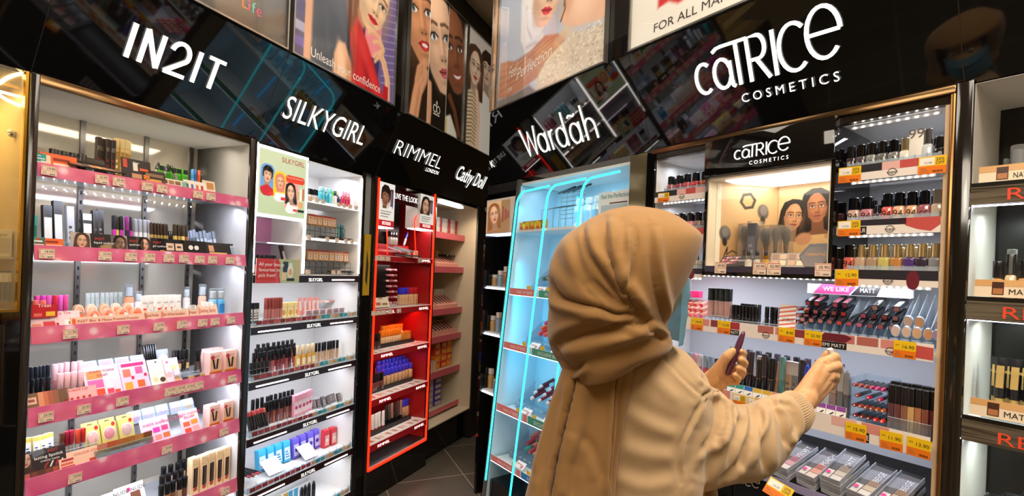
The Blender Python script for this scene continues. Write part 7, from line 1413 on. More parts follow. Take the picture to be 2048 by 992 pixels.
for i, (px, rz) in enumerate(((1556, .3), (1590, .3))): thing('tester_board', ('clear-edged tester wedge beside the dropper bottles', 'clear-edged tester wedge beside the hexagonal palette')[i], 'tester board', at(R, R.s(px, .02, h), .02, h, rz, -.7), board(.06, .07, '#8a8078', ((.1, .1, .35, .35, '#b58a6a'), (.55, .1, .35, .35, '#d8b494'), (.1, .55, .35, .35, '#8a6248'), (.55, .55, .35, .35, '#c29a78'))))
# wide upper counter shelf (lipsticks)
h = SA + .0015; wr = 'upper wide shelf'
for r_ in range(3): row(R, lambda i: lipstick_end(('#d8208c', '#ee5a2c', '#e8442f', '#dd2a6a', '#c81e78', '#f05a1c', '#d83a24', '#d8285a', '#e8441c')[(i + 4 * r_) % 9], .06, .019, '#c98a7c'), 5, 1352, 1407, .04 + .03 * r_, h + .028 + .022 * r_, 'lipstick', '%s-row pink-cased lipstick end' % ('lower', 'middle', 'upper')[r_], 'lipstick', wr, '%s row of pink cased lipsticks' % ('lower', 'middle', 'upper')[r_], rx=.25)
hb = MB(M('#e22a6a', .3)); hb.box(0, .14, 0, .03, 0, .03); t = MB(LETTER_); t.text('AMAZING', .03, .017, .008, -.0006); t.text('LIPSTICK', .05, .005, .008, -.0006)
thing('header_bar', 'pink header bar over the pink-cased lipsticks, upper wide shelf', 'sign', at(R, R.s(1345, .11, h + .11), .11, h + .105), [('bar', hb.build(), [('lettering', t.build())])])
tr_ = MB(ACR); tr_.box(0, .14, 0, .12, 0, .001); tr_.box(0, .14, .118, .12, .001, .105); tr_.xprism([(0, .001), (.118, .001), (.118, .105), (0, .02)], 0, .002); thing('lipstick_rack', 'clear sloping rack under the pink-cased lipsticks, upper wide shelf', 'rack', at(R, R.s(1340, .02, h), .02, h), [(None, tr_.build())])
row(R, lambda i: tube_gloss('#b58a82', '#20282a', .125, .0115, .42, True), 4, 1417, 1463, .05, h + .03, 'lip_gloss', 'square nude gloss', 'lip gloss', wr, 'square nude glosses')
row(R, lambda i: tube_gloss('#2a2728', '#18181b', .085, .0095, .5), 8, 1462, 1518, .05, h + .006, 'liquid_lipstick', 'black lip tube', 'lip gloss', wr, 'black lip tubes by the glosses'); row(R, lambda i: tube_gloss('#26242a', '#18181b', .085, .0095, .5), 6, 1480, 1520, .09, h + .012, 'liquid_lipstick', 'back-row black lip tube', 'lip gloss', wr, 'back row black lip tubes')
row(R, lambda i: tube_gloss('#2a2728', '#18181b', .09, .0105, .5), 6, 1530, 1582, .06, h + .004, 'liquid_lipstick', 'tall black lip tube', 'lip gloss', wr, 'tall black lip tubes by the lip pencils')
for i, (px0, px1, n, hh) in enumerate(((1419, 1456, 4, .04), (1461, 1556, 9, .03))): x0, x1 = R.s(px0, .02, h), R.s(px1, .02, h); thing('acrylic_organiser', ('clear stand under the square nude glosses', 'clear slotted tray before the black lip tubes')[i], 'tray', at(R, x0, .02, h), clear_tray(x1 - x0, .09, hh, n, .01))
cv = Cv(.55, 60, '#f4eeea')
for k in range(6): cv.line([(0, .1 + .15 * k), (.55, .2 + .15 * k)], .03, '#e0705a', .01)
p = picture_board(cv, .055, .105, PRINT); t = MB(INK); t.text('LIP PENCIL', .01, .042, .012, -.001, None, w=.04); p[0][2].append(('lettering', t.build())); thing('side_card', 'white striped card lettered for lip pencils, upper wide shelf', 'sign', at(R, R.s(1559, .03, h), .02, h + .004, .3, -.1), p)
for r_, z in enumerate((.045, .07, .095)): row(R, lambda i: round_end(('#8f3a34', '#b5524a', '#c96a5a')[(i + r_) % 3], .11, .0065), 3, 1574, 1616, .05, h + z - .01 * 0, 'lip_pencil', '%s-row lip pencil end' % ('lower', 'middle', 'upper')[r_], 'lip pencil', wr, '%s row of lip pencils' % ('lower', 'middle', 'upper')[r_])
x0, x1 = R.s(1566, .03, h), R.s(1794, .03, h)
m = MB(ACR); m.box(0, x1 - x0, 0, .16, 0, .001); m.box(0, x1 - x0, .158, .16, .001, .15); q = MB(ACRD)
for k in range(11): xk = .045 + (x1 - x0 - .05) * k / 10; q.xprism([(0, .001), (.157, .001), (.157, .145), (0, .035)], xk - .0008, xk + .0008)
hd_ = MB(WHITE); hd_.box(.03, x1 - x0, .12, .15, .155, .195); hd_.poly([(.05, .156), (.17, .156), (.20, .194), (.08, .194)], .1195, M('#e0306a', .35)); hd_.poly([(.175, .156), (.255, .156), (.27, .194), (.205, .194)], .1194, M('#17161a', .35)); t = MB(LETTER_); t.text('WE LIKE', .085, .167, .016, .1190, None, w=.085); t.text('MATT', .205, .167, .016, .1188, None, w=.045)
lp = thing('lipstick_rack', 'long clear sloping lipstick rack with white and pink header, upper wide shelf', 'rack', at(R, x0, .03, h), [('rack', m.build()), ('ribs', q.build()), ('header', hd_.build(), [('lettering', t.build())])])
MC = ['#c98a82', '#d07a78', '#c27a72', '#b5605c', '#e03a30', '#c24a52', '#d8607a', '#8f3a4a', '#a8484a', '#b58080']
for r_, (cells, z, d_) in enumerate((((0, 1, 2, 3, 4, 5, 6, 7, 8, 9), .048, .022), ((0, 1, 2, 3, 4, 6, 7, 8, 9), .078, .055), ((0, 1, 3, 4, 7, 9), .108, .062))):
    for i, c_ in enumerate(cells):
        xx = x0 + .045 + (x1 - x0 - .05) * (c_ + .5) / 10
        thing('lipstick', '%s lipstick from the near end, %s row of the matt lipstick rack' % (ORD[len(cells) - 1 - i], ('lower', 'middle', 'upper')[r_]), 'lipstick', at(R, xx, .022 + d_, h + z + .01, 0, .3), lipstick_end(MC[(c_ + 3 * (r_ == 2)) % 10], .085, .0195), 'lipsticks in the matt lipstick rack')
for r_, (n, px0, px1, z, d_, cl) in enumerate(((4, 1780, 1868, .05, .03, ('#d8b8a4', '#dcb89a', '#dba878', '#d89a64')), (2, 1803, 1850, .082, .06, ('#e2c2b0', '#e0a878')))):
    def dsc(i, cl=cl): 
        c = MB(M('#c8ccd2', .2, .5)); ring = lambda rr, y: [(rr * math.cos(a), y, rr * math.sin(a)) for a in [2 * math.pi * k / 18 for k in range(18)]]
        c.loft([ring(.0185, .0), ring(.0195, .003), ring(.0195, .012)]); e = MB(M(cl[i], .45)); e.loft([ring(.016, .0005), ring(.0155, -.0012)]); return [('case', c.build()), ('powder', e.build())]
    row(R, dsc, n, px0, px1, d_, h + z, 'eyeshadow_pot', '%s-row round eyeshadow pot' % ('lower', 'upper')[r_], 'eyeshadow', wr, '%s row of round eyeshadow pots' % ('lower', 'upper')[r_], rx=.2)
for k in range(3): thing('eyeshadow_pot', 'lilac round pot at the frame edge, %s from the bottom' % ORD[k], 'eyeshadow', at(R, R.s(1880, .04, h), .03 + .025 * k, h + .05 + .03 * k, 0, .2), dsc(0, ('#c99ad2',) * 4), 'lilac pots at the frame edge')
x2, x3 = R.s(1803, .05, h), R.s(1872, .05, h); q = MB(ACRD)
for k in range(5): q.xprism([(0, 0), (.16, 0), (.16, .17), (0, .04)], (x3 - x2) * k / 4, (x3 - x2) * k / 4 + .002)
thing('pot_rack', 'clear upright ribs holding the round eyeshadow pots, upper wide shelf', 'rack', at(R, x2, .05, h), [(None, q.build())])
q = MB(ACRD); xa, xb = R.s(1608, .0, h), R.s(1866, .0, h)
for k in range(13): q.lathe([(.011, .0), (.013, .012), (.012, .03)], None, 10, ((xb - xa) * (k + .5) / 13, .012))
thing('tester_tray', 'row of clear empty tester wells before the matt lipstick rack', 'tray', at(R, xa, -.012, h), [(None, q.build())])
tags(R, [(1393, '18.90'), (1447, '12.90'), (1572, '8.90'), (1625, '22.90'), (1808, '16.90')], 1.379, 'upper wide shelf', 'plain', -.036, 0, .056, .052)
# wide middle counter shelf (mascaras)
h = SB + .0015; wr = 'lower wide shelf'
row(R, lambda i: tube_gloss(('#d8707a', '#e05a7a', '#c85a6a', '#a84a50')[i % 4], ('#e8a0b0', '#d8c8c8', '#9aa8b5', '#8fa0b0')[i % 4], .13, .011, .4), 8, 1340, 1428, .08, h, 'lip_gloss', 'pink clear gloss', 'lip gloss', wr, 'pink clear glosses'); row(R, lambda i: carton('#2a2a2e', .02, .018, .12, '#4a4a50'), 3, 1428, 1446, .10, h, 'mascara_carton', 'black carton', 'box', wr, 'black cartons, lower wide shelf')
mas = [('#6a4ac8', '#7a5ad8'), ('#4a4ad0', '#5a5ae0'), ('#2a282c', '#3a383c'), ('#1e2630', '#2a3440'), ('#3a2a30', '#4a3a40'), ('#222226', '#d8d8dc'), ('#1c1c20', '#2a2a2e'), ('#26222a', '#4a404a'), ('#3a3034', '#17171a'), ('#c98a5c', '#d8a078'), ('#5f9a9a', '#78b0ae'), ('#e6c8c0', '#efd8d2'), ('#d8d0cc', '#e2dad6'), ('#2a2a2e', '#3a3a40'), ('#2848c8', '#3a5ae0'), ('#2a50d0', '#4468e8'), ('#d8dce8', '#2a4ad0'), ('#e6e6ea', '#d8d8e0'), ('#b89a94', '#c9aaa4'), ('#8a8a8c', '#c8c8cc'), ('#6a6a6c', '#a8a8ac')]
nm = ['violet', 'indigo', 'black', 'dark blue', 'plum', 'black and white', 'jet black', 'dark mauve', 'charcoal', 'bronze', 'teal', 'pale pink', 'beige', 'black', 'royal blue', 'bright blue', 'white and blue', 'white', 'rose gold', 'silver', 'grey']
row(R, lambda i: mascara(mas[i][0], mas[i][1], .155 + .012 * ((i * 5) % 3), .0125, '#c9b48a', 'torpedo' if i > 13 or i < 2 else 'straight') if i not in (11, 12) else carton(mas[i][0], .026, .022, .165, '#caa27c' if i == 11 else '#8a8a8a', art='bars', tcol='#7a6a60'), 21, 1450, 1700, .07, h, 'mascara_tube', lambda i: nm[i] + ' mascara', 'mascara', wr, 'mascaras on the lower wide shelf', jit=.006, ry=lambda i: (.03, -.05, .1, -.06, .05, .13, .02, 0, .04, .08, 0, 0, 0, .03, 0, 0, .03, 0, 0, .02, 0)[i])
row(R, lambda i: mascara('#26242a', ('#3a3a42', '#17171a', '#4a3a4a')[i % 3], .165, .012, '#77757a', 'straight'), 12, 1455, 1690, .14, h + .012, 'mascara_tube', 'back-row dark mascara', 'mascara', wr, 'back row mascaras')
x0, x1 = R.s(1456, .02, h), R.s(1686, .02, h); thing('acrylic_organiser', 'long clear slotted tray holding the mascaras, lower wide shelf', 'tray', at(R, x0, .025, h), clear_tray(x1 - x0, .075, .045, 16, .035))
def wands(px0, px1, cs, label):
    x0, x1 = R.s(px0, .0, h), R.s(px1, .0, h); w_ = x1 - x0; c = MB(PAPER); c.box(0, w_, .0, .002, 0, .05); p = MB(); n = len(cs)
    for k, cl in enumerate(cs):
        p.quad(w_ * k / n + .001, w_ * (k + 1) / n - .001, .034, .05, -.0005, M(cl, .4)); p.poly([(w_ * (k + .2) / n, .008), (w_ * (k + .8) / n, .024), (w_ * (k + .78) / n, .028), (w_ * (k + .4) / n, .02), (w_ * (k + .2) / n, .011)], -.0005, INK); p.quad(w_ * k / n - .0005, w_ * k / n + .0005, 0, .034, -.0006, INK)
    thing('wand_card', label, 'tester card', at(R, x0, .0, h, 0, -.15), [('card', c.build(), [('print', p.build())])])
wands(1452, 1560, ('#2f9a90', '#2f9a90', '#2a6ab8', '#d8b03a', '#d8b03a', '#e88a80'), 'card of mascara wand pictures with teal and yellow bands, lower wide shelf'); wands(1612, 1690, ('#8a4a9a', '#8a4a9a', '#8a4a9a', '#8a4a9a'), 'card of mascara wand pictures with a purple band, lower wide shelf')
x0, x1 = R.s(1697, .05, h), R.s(1772, .05, h)
q = MB(ACR); q.box(0, x1 - x0, .14, .142, 0, .15)
for k in range(4): q.box(0, x1 - x0, 0, .14, .018 + .034 * k, .02 + .034 * k)
q.box(0, .002, 0, .14, 0, .15); q.box(x1 - x0 - .002, x1 - x0, 0, .14, 0, .15)
thing('liner_rack', 'clear four-tier rack of lip liners, lower wide shelf', 'rack', at(R, x0, .05, h), [(None, q.build())])
for r_, cl in enumerate((('#7a1c22', '#7a2a28', '#6a2422', '#d8281c', '#e23a2c'), ('#8a2a24', '#a8503c', '#a84a34', '#9c4a34', '#b5562f', '#c2643a'), ('#9c3a2c', '#d8205c', '#d8286a'), ('#a83a34', '#b5463a', '#9a4a34', '#d01c6a', '#d8207a', '#d82a7c'))): row(R, lambda i: round_end(cl[i], .12, .0062), len(cl), 1703, 1770, .02, h + .029 + .034 * r_, 'lip_liner', '%s-tier lip liner' % ORD[r_], 'lip liner', 'clear four-tier rack', 'lip liners on the %s tier' % ORD[r_], jit=0)
lg = [('#5a3440', '#1c1b1e'), ('#6a3a3c', '#1c1b1e'), ('#8a5a44', '#1f1e20'), ('#c9a06a', '#1c1b1e'), ('#b57450', '#1c1b1e'), ('#8a4a3c', '#1c1b1e'), ('#6a2a34', '#1c1b1e')]
row(R, lambda i: tube_gloss(lg[i][0], lg[i][1], .15, .0145, .38, True), 7, 1776, 1886, .05, h, 'lip_gloss', lambda i: ('plum', 'maroon', 'brown', 'gold-flecked', 'copper', 'russet', 'wine')[i] + ' gloss', 'lip gloss', wr, 'big square glosses on the lower wide shelf', jit=.008); row(R, lambda i: tube_gloss(lg[(i + 2) % 7][0], '#1c1b1e', .15, .0135, .38, True), 5, 1780, 1888, .10, h + .004, 'lip_gloss', 'back-row square gloss', 'lip gloss', wr, 'back row square glosses')
x0, x1 = R.s(1774, .02, h), R.s(1862, .02, h); thing('acrylic_organiser', 'clear slotted tray holding the big square glosses, lower wide shelf', 'tray', at(R, x0, .018, h), clear_tray(x1 - x0, .07, .05, 6, .01))
tags(R, [(1711, '15.90'), (1782, '11.90'), (1836, '13.90')], 1.09, 'lower wide shelf', 'plain', -.036, 0, .058, .056); tags(R, [(1478, '14.20'), (1508, '14.20')], 1.105, 'lower wide shelf beyond the sleeve', 'off', -.036, 0, .05, .045)
# eyeshadow palettes on the low tray
h = SC + .001
pal = [(1560, -.05, ('#efe0d8', '#d8a0a0', '#b56a70', '#8a4a52'), 'VELVET', -.08, 'rose'), (1612, -.05, ('#f0d8c8', '#e8a08a', '#c9705c', '#7a4a3c'), 'PEACH', -.06, 'peach'), (1662, -.05, ('#ece4d8', '#d8c8b0', '#b59a7c', '#7a6a58'), 'MATT', -.05, 'matt grey'), (1716, -.052, ('#f0e6d8', '#d8c0a2', '#b08a6a', '#6a5240'), 'BEIGE', -.06, 'beige'), (1772, -.054, ('#efe2d2', '#d2b08a', '#a8805c', '#5a4434'), 'BEIGE', -.04, 'brown')]
SLP = math.atan(.099 / .305)
def on_slope(px, d_): hh = .886 + (d_ + .055) * .099 / .305; return R.s(px, d_, hh), hh
for i, (px, d_, cl, tx, rz, nm_) in enumerate(pal):
    for k in range(3 if i != 2 else 4):
        xx, hh = on_slope(px, d_ + .004 * (k % 2)); thing('eyeshadow_palette', 'clear lidded %s palette, %s from the top of its pile, low counter tray' % (nm_, ORD[(2 if i != 2 else 3) - k]), 'palette', at(R, xx, d_ + .004 * (k % 2) - .0172 * k * math.sin(SLP), hh + .0015 + .0172 * k * math.cos(SLP), 0, SLP) @ Matrix.Rotation(rz - .08 + .05 * (k % 2), 4, 'Z'), eye_palette(cl, .062, .185, .0155, tx), 'palettes on the low counter tray')
thing('eyeshadow_palette', 'black palette with pink script lying beside the near post, low counter', 'palette', at(R, -.468, -.045, on_slope(1830, -.045)[1] + .002, 0, SLP), [('case', pbox(-.045, .045, 0, .09, 0, .012, M('#17151a', .25), .002)), ('script', (lambda m: m.add([(v[0] * .035 - .035, v[1] * .03 + .03, .0125) for v in glyphs('Girl')[0]], glyphs('Girl')[1]).build())(MB(M('#e0307a', .4))))])
tg = price_tag('14.20', .085, .06, 'off'); thing('price_tag', 'tilted yellow and white discount tag hanging on the low tray edge', 'price tag', at(R, R.s(1556, -.10, .85), -.13, .845, .1, -.6, .25), tg)
# maker's mark on the drawer front, clear packs in the lower drawer
t = strokes(sx(CATRICE, 0, 0, .026, .034), .004, -.001, .0, LETTER_); thing('drawer_lettering', 'white lettering on the dark drawer front below the palettes', 'sign', at(R, R.s(1440, .005, .80), .0045, .795), [('lettering', t.build())])
dr = MB(M('#141416', .3)); dr.box(-1.42, -1.12, -.13, .0, .58, .6); dr.box(-1.42, -1.12, -.135, -.13, .58, .66); thing('open_drawer', 'pulled-out black drawer under the shopper arm', 'drawer', RM, [(None, dr.build())])
for i in range(9): thing('clear_tube', 'clear packed tube in the pulled-out drawer, %s from the near end' % ORD[8 - i], 'tube', at(R, -1.40 + .033 * i, -.11, .602, .0, -.2), [('tube', MB(M('#c9a488', .3)).lathe([(.008, 0), (.009, .06), (.006, .09)], None, 10, (0, .02)).build()), ('clear_sleeve', MB(clear('#e9eef4', .3)).lathe([(.0125, 0), (.0125, .11)], None, 12, (0, .02)).build())], 'clear tubes in the drawer')
# ================================================================= GOODS: foundation cabinet
def shade_row(px, h, tx, label, w_=.36):
    c = MB(M('#efd9bb', .4)); c.box(0, w_, 0, .002, 0, .048); p = MB()
    for k in range(6): p.quad(w_ * k / 6, w_ * (k + 1) / 6, .03, .048, -.0005, M(('#d8a468', '#dba86e', '#c98f52', '#c07f48', '#a86a3c', '#8f5632')[k], .4))
    p.quad(.036, .06, .006, .042, -.0008, M('#4a2e22', .3)); p.quad(.038, .058, .008, .024, -.001, M('#b5764a', .3)); t = MB(INK); t.text(tx, .07, .008, .016, -.001, None, w=.062); t.text('24 Hour Medium coverage', .14, .020, .008, -.001); t.text('ColorStay Makeup', .14, .009, .006, -.001)
    thing('shade_card', label, 'tester card', at(R, FX0 + .012, .006, h, 0, -.1), [('card', c.build(), [('print', p.build()), ('lettering', t.build())])])
for (z, a), tx, lb in zip(FS[:3], ('NATURAL', 'MATTE', 'MATTE'), ('orange shade card lettered NATURAL on the top grey-edged shelf', 'orange shade card lettered MATTE on the second grey-edged shelf', 'orange shade card lettered MATTE above the low foundation bottles')): shade_row(0, z + .013, tx, lb)
wr = 'top grey-edged shelf'; h = FS[0][0] + .001
row(R, lambda i: bottle('#d0a06a', '#1c1a1b', .082, .0165, .4, True, '#2a2422', True), 2, 2003, 2032, .12, h, 'foundation_bottle', 'clear-capped bottle', 'foundation', wr, 'small bottles, top grey-edged shelf'); thing('foundation_bottle', 'larger clear-capped foundation bottle standing before the others, top grey-edged shelf', 'foundation', at(R, R.s(2034, .07, h), .07, h), bottle('#d8a468', '#8f8f92', .108, .0185, .4, False, '#e8c89c', True))
wr = 'second grey-edged shelf'; h = FS[1][0] + .001
row(R, lambda i: bottle(('#c9955c', '#d8b48c', '#b5834f')[i], '#1b191a', (.115, .135, .12)[i], .021, .42, True, ('#2a2422', '#efe3d2', '#2a2422')[i], i == 1), 3, 1983, 2060, .07, h, 'foundation_bottle', lambda i: ('dark-labelled', 'white-labelled', 'dark-labelled')[i] + ' bottle', 'foundation', wr, 'bottles, second grey-edged shelf')
h = FS[2][0] + .001; wr = 'third grey-edged shelf'
row(R, lambda i: squeeze('#18171a', '#c9a25c', .142, .042, '#c9a25c', None, 'FULL COVER'), 3, 1984, 2072, .10, h + .03, 'foundation_tube', 'black and gold tube', 'foundation', wr, 'black and gold tubes', rx=-.08); row(R, lambda i: squeeze('#18171a', '#c9a25c', .14, .042, '#c9a25c'), 3, 1977, 2060, .15, h + .03, 'foundation_tube', 'back-row gold tube', 'foundation', wr, 'back row black and gold tubes')
thing('acrylic_organiser', 'smoky clear tray holding the black and gold tubes', 'tray', at(R, R.s(1962, .055, h), .055, h), clear_tray(.30, .13, .045, 4, .0))
h = FS[3][0] + .001; wr = 'lowest grey-edged shelf'
for r_ in range(4): thing('foundation_bottle', 'black-capped pale foundation bottle, %s from the front, lowest grey-edged shelf' % ORD[r_], 'foundation', at(R, R.s(1987, .06, h) + .03 * r_, .06 + .056 * r_, h), bottle('#ecd2bd', '#1b191a', .15, .026, .3, True, '#f1ddcb'), 'black capped pale bottles')
thing('foundation_bottle', 'white labelled bottle beside the pale foundation bottles', 'foundation', at(R, R.s(2046, .06, h), .06, h), bottle('#efece6', '#e3ded6', .14, .02, .2, True, '#2a2a2a'))
# ================================================================= GOODS: blue-lit cabinet
WB = ['%s shelf of blue-lit cabinet' % k for k in ('top', 'second', 'third', 'fourth', 'lowest')]
WZ = [z0 + .0155 for z1, z0, k in WS]
h = WZ[0] + .002
row(R, lambda i: carton('#b57a2a' if i % 2 else '#8a5a2a', .028, .02, .055, '#e3c23a'), 6, 1044, 1092, .02, h, 'pouch_box', 'small gold carton', 'box', WB[0], 'small gold cartons'); row(R, lambda i: bottle('#e6ecf2', '#f2f4f6', .17, .032, .22, False, '#9fc9e8'), 4, 1150, 1225, .10, h, 'lotion_bottle', 'white lotion bottle', 'bottle', WB[0], 'white lotion bottles')
tags(R, [(1042, '9'), (1053, '9'), (1064, '9'), (1075, '9'), (1087, '9')], WZ[0] - .0, 'top blue-lit shelf', 'plain', -.016, 0, .036, .045)
m = MB(UP)
for k in range(7): m.tube([(.0, .16, .08 + .027 * k), (.22, .16, .08 + .027 * k)], .0015, None, 4)
for k in range(5): m.tube([(.055 * k, .16, .0), (.055 * k, .16, .26)], .0015, None, 4); m.tube([(.055 * k, .0, .0), (.055 * k, .16, .0)], .0015, None, 4); m.tube([(.055 * k, .0, .0), (.055 * k, .0, .12), (.055 * k, .16, .16)], .0015, None, 4)
thing('wire_rack', 'steel wire display rack on the top shelf of blue-lit cabinet', 'rack', at(R, R.s(1092, .1, h), .06, h + .002), [(None, m.build())])
row(R, lambda i: pencil('#3a4450', '#1d2228', .16, .006), 4, 1112, 1150, .2, h + .24, 'eye_pencil', 'dark pencil on the wire rack', 'pencil', WB[0], 'pencils on the wire rack', ry=1.4)
c = MB(PAPER); c.box(0, .22, 0, .003, 0, .12); t = MB(M('#2f8f9c', .4)); t.text('Feel the Perfection', .02, .085, .026, -.001, None, w=.19); p = MB(M('#b9c9d2', .4)); p.quad(.02, .20, .01, .05, -.0006); p.quad(.08, .2, .055, .062, -.0007, M('#5a4a44', .4)); thing('shelf_card', 'white card with teal script on the top shelf of blue-lit cabinet', 'sign', at(R, R.s(1196, .03, h + .05), .03, h + .051), [('card', c.build(), [('print', p.build()), ('lettering', t.build())])]); k_ = MB(ACR); k_.box(0, .2, 0, .03, 0, .05); thing('acrylic_riser', 'clear riser under the teal script card', 'riser', at(R, R.s(1198, .03, h), .03, h), [(None, k_.build())])
def wedge(px0, px1, h, label, hh=.16, d=.10):
    x0, x1 = R.s(px0, d, h), R.s(px1, d, h); m = MB(ACR); m.box(0, x1 - x0, 0, .17, 0, .001); m.xprism([(0, .03), (.17, .062), (.17, .064), (0, .032)], 0, x1 - x0); q = MB(ACRD)
    for k in range(2): q.xprism([(0, 0), (.17, 0), (.17, hh + .004), (0, .034)], (x1 - x0) * k - .002 * k, (x1 - x0) * k + .002 - .002 * k)
    w_ = MB(ACRD)
    for k in range(8): w_.ball(((x1 - x0) * (k + .5) / 8, -.002 , .04), .009, None, 8)
    thing('acrylic_rack', label, 'rack', at(R, x0, d, h), [('rack', m.build()), ('ribs', q.build()), ('wells', w_.build())])
pals = (('#3f6a5a', '#c87a6a', '#4a7a6a', '#b5604a'), ('#d8384a', '#e2603a', '#c82c5c', '#a8324a', '#e0506a'), ('#6a1c2c', '#8a2438', '#7a2030', '#5a1826'), ('#3a9a86', '#a8343c', '#c86a5a', '#8a3a44'), ('#a8343c', '#8a2c3a', '#c86a5a', '#b5505a'))
for k in range(1, 5):
    h = WZ[k]; cl = pals[k]; cl = pals[k - 1] if k > 0 else cl
    px0 = (0, 1058, 1046, 1030, 1018)[k]; px1 = (0, 1130, 1128, 1130, 1095)[k]
    wedge(px0, px1, h, 'clear sloping rack on the %s shelf of blue-lit cabinet' % ORD[k])
    for r_ in range(3): 
        def le(i): return lipstick_end(cl[(i * 2 + r_) % len(cl)], .10, .024, cl[(i + r_) % len(cl)]) if k != 3 else round_end('#e9ddd8', .13, .011, cl[i % 4])
        row(R, le, (5, 4, 3)[r_], px0 + 26 + 6 * r_, px1 - 3, .11 + .035 * r_, h + .093 + .032 * r_, 'lip_carton', '%s-row lip carton end' % ('lower', 'middle', 'upper')[r_], 'lip carton', WB[k], '%s row of lip cartons, %s' % (('lower', 'middle', 'upper')[r_], WB[k]), rx=.3, jit=.01)
    for i, px in enumerate((px0 + 18, px0 + 62)): card(R, px, .02, h, 0, 0, '%s white card with red strokes, %s' % (('far', 'near')[i], WB[k]), board(.085, .05, '#f3ecec', ((.1, .55, .5, .1, '#b5606a'), (.6, .1, .06, .5, '#b8323c'), (.7, .1, .06, .5, '#a82a3a'), (.8, .1, .06, .5, '#c8404a')), lean=.2), -.8)
    tags(R, [(px0 - 4 + 12 * k // 4, '8'), (px0 + 38, '8')], h + .004, ('', 'second', 'third', 'fourth', 'lowest')[k] + ' blue-lit shelf', 'plain', -.004, 0, .036, .045)
# goods in the sliver beyond
for k, z in enumerate((1.485, 1.16, .75)):
    for i in range(3): thing('perfume_bottle', 'amber bottle, %s from the post, %s shelf beyond the blue-lit cabinet' % (ORD[2 - i], ('top', 'middle', 'lower')[k]), 'bottle', at(R, -2.885 + .07 * i, .08, z + .001), bottle(('#c9a06a', '#8fb0c8', '#b5764a')[i], '#e3ddd2', .08 + .03 * ((i + k) % 3), .018, .3, True), 'bottles beyond the blue-lit cabinet')
# ================================================================= THE SHOPPER
def W(px, py, Y):
    dx, dy = (px - CX) / F_PX, (py - PY) / F_PX
    return Vector(((dx * cC + dy * cS) * Y, Y, EYE + (dx * cS - dy * cC) * Y))
def to_px(v):
    x, y, z = v[:, 0], v[:, 1], v[:, 2] - EYE
    return CX + F_PX * (x * cC + z * cS) / y, PY + F_PX * (x * cS - z * cC) / y
def resamp(rings, n):
    """smooth interpolation of a list of parameter rows"""
    a = np.array(rings, float); t = np.linspace(0, len(a) - 1, n); o = []
    for v in t:
        i = min(int(v), len(a) - 2); f = v - i; p0, p1, p2, p3 = a[max(i - 1, 0)], a[i], a[i + 1], a[min(i + 2, len(a) - 1)]
        o.append(.5 * ((2 * p1) + (p2 - p0) * f + (2 * p0 - 5 * p1 + 4 * p2 - p3) * f * f + (3 * p1 - p0 - 3 * p2 + p3) * f ** 3))
    return o
def pair_loft(mb, rows, n=40, seg=36, sq=2.0):
    """rows: x0,y0, x1,y1 (two outline points in the picture), depth, half thickness"""
    rings = []
    for x0, y0, x1, y1, Y, b in resamp(rows, n):
        l, r = W(x0, y0, Y), W(x1, y1, Y); c = (l + r) / 2; u = (r - l) / 2; ring = []
        for k in range(seg):
            t = 2 * math.pi * k / seg; cc, ss = math.cos(t), math.sin(t); e = 2 / sq
            ring.append(tuple(c + u * (math.copysign(abs(cc) ** e, cc)) + Vector((0, b, 0)) * math.copysign(abs(ss) ** e, ss)))
        rings.append(ring)
    mb.loft(rings)
def chain(mb, pts, seg=12):
    """tapered limb through points (Vector, radius) with rounded ends"""
    P_ = [Vector(p[0]) for p in pts]; r = [p[1] for p in pts]; rings = []
    def frame(d):
        a = d.cross(Vector((0.3, 1, .2))).normalized(); return a, d.cross(a).normalized()
    for i, p in enumerate(P_):
        d = (P_[min(i + 1, len(P_) - 1)] - P_[max(i - 1, 0)]).normalized(); a, b = frame(d)
        offs = [(0, 1)]
        if i == 0: offs = [(-.95, .3), (-.7, .7), (0, 1)]
        if i == len(P_) - 1: offs = [(0, 1), (.7, .7), (.95, .3)]
        for o, k in offs: rings.append([tuple(p + d * o * r[i] + (a * math.cos(2 * math.pi * j / seg) + b * math.sin(2 * math.pi * j / seg)) * r[i] * k) for j in range(seg)])
    mb.loft(rings)
def remesh(mb, vox, smooth=4, lam=.5):
    me = mb.build(); o = bpy.data.objects.new('tmp', me); COL.objects.link(o); md = o.modifiers.new('r', 'REMESH'); md.mode = 'VOXEL'; md.voxel_size = vox; md.use_smooth_shade = True
    bpy.context.view_layer.update(); ev = o.evaluated_get(bpy.context.evaluated_depsgraph_get()); out = bpy.data.meshes.new_from_object(ev); bpy.data.objects.remove(o)
    v = np.empty(len(out.vertices) * 3); out.vertices.foreach_get('co', v); v = v.reshape(-1, 3); e = np.empty(len(out.edges) * 2, int); out.edges.foreach_get('vertices', e); e = e.reshape(-1, 2)
    v = lap(v, e, smooth, lam); out.vertices.foreach_set('co', v.ravel()); out.update(); return out, v, e
def lap(v, e, n, lam=.5):
    deg = np.bincount(e.ravel(), minlength=len(v)).astype(float)[:, None] + 1e-9
    for _ in range(n):
        a = np.stack([np.bincount(e[:, 0], v[e[:, 1], k], len(v)) + np.bincount(e[:, 1], v[e[:, 0], k], len(v)) for k in range(3)], 1) / deg; v = v + lam * (a - v)
    return v
def normals(me):
    n = np.empty(len(me.vertices) * 3); me.vertex_normals.foreach_get('vector', n); return n.reshape(-1, 3)
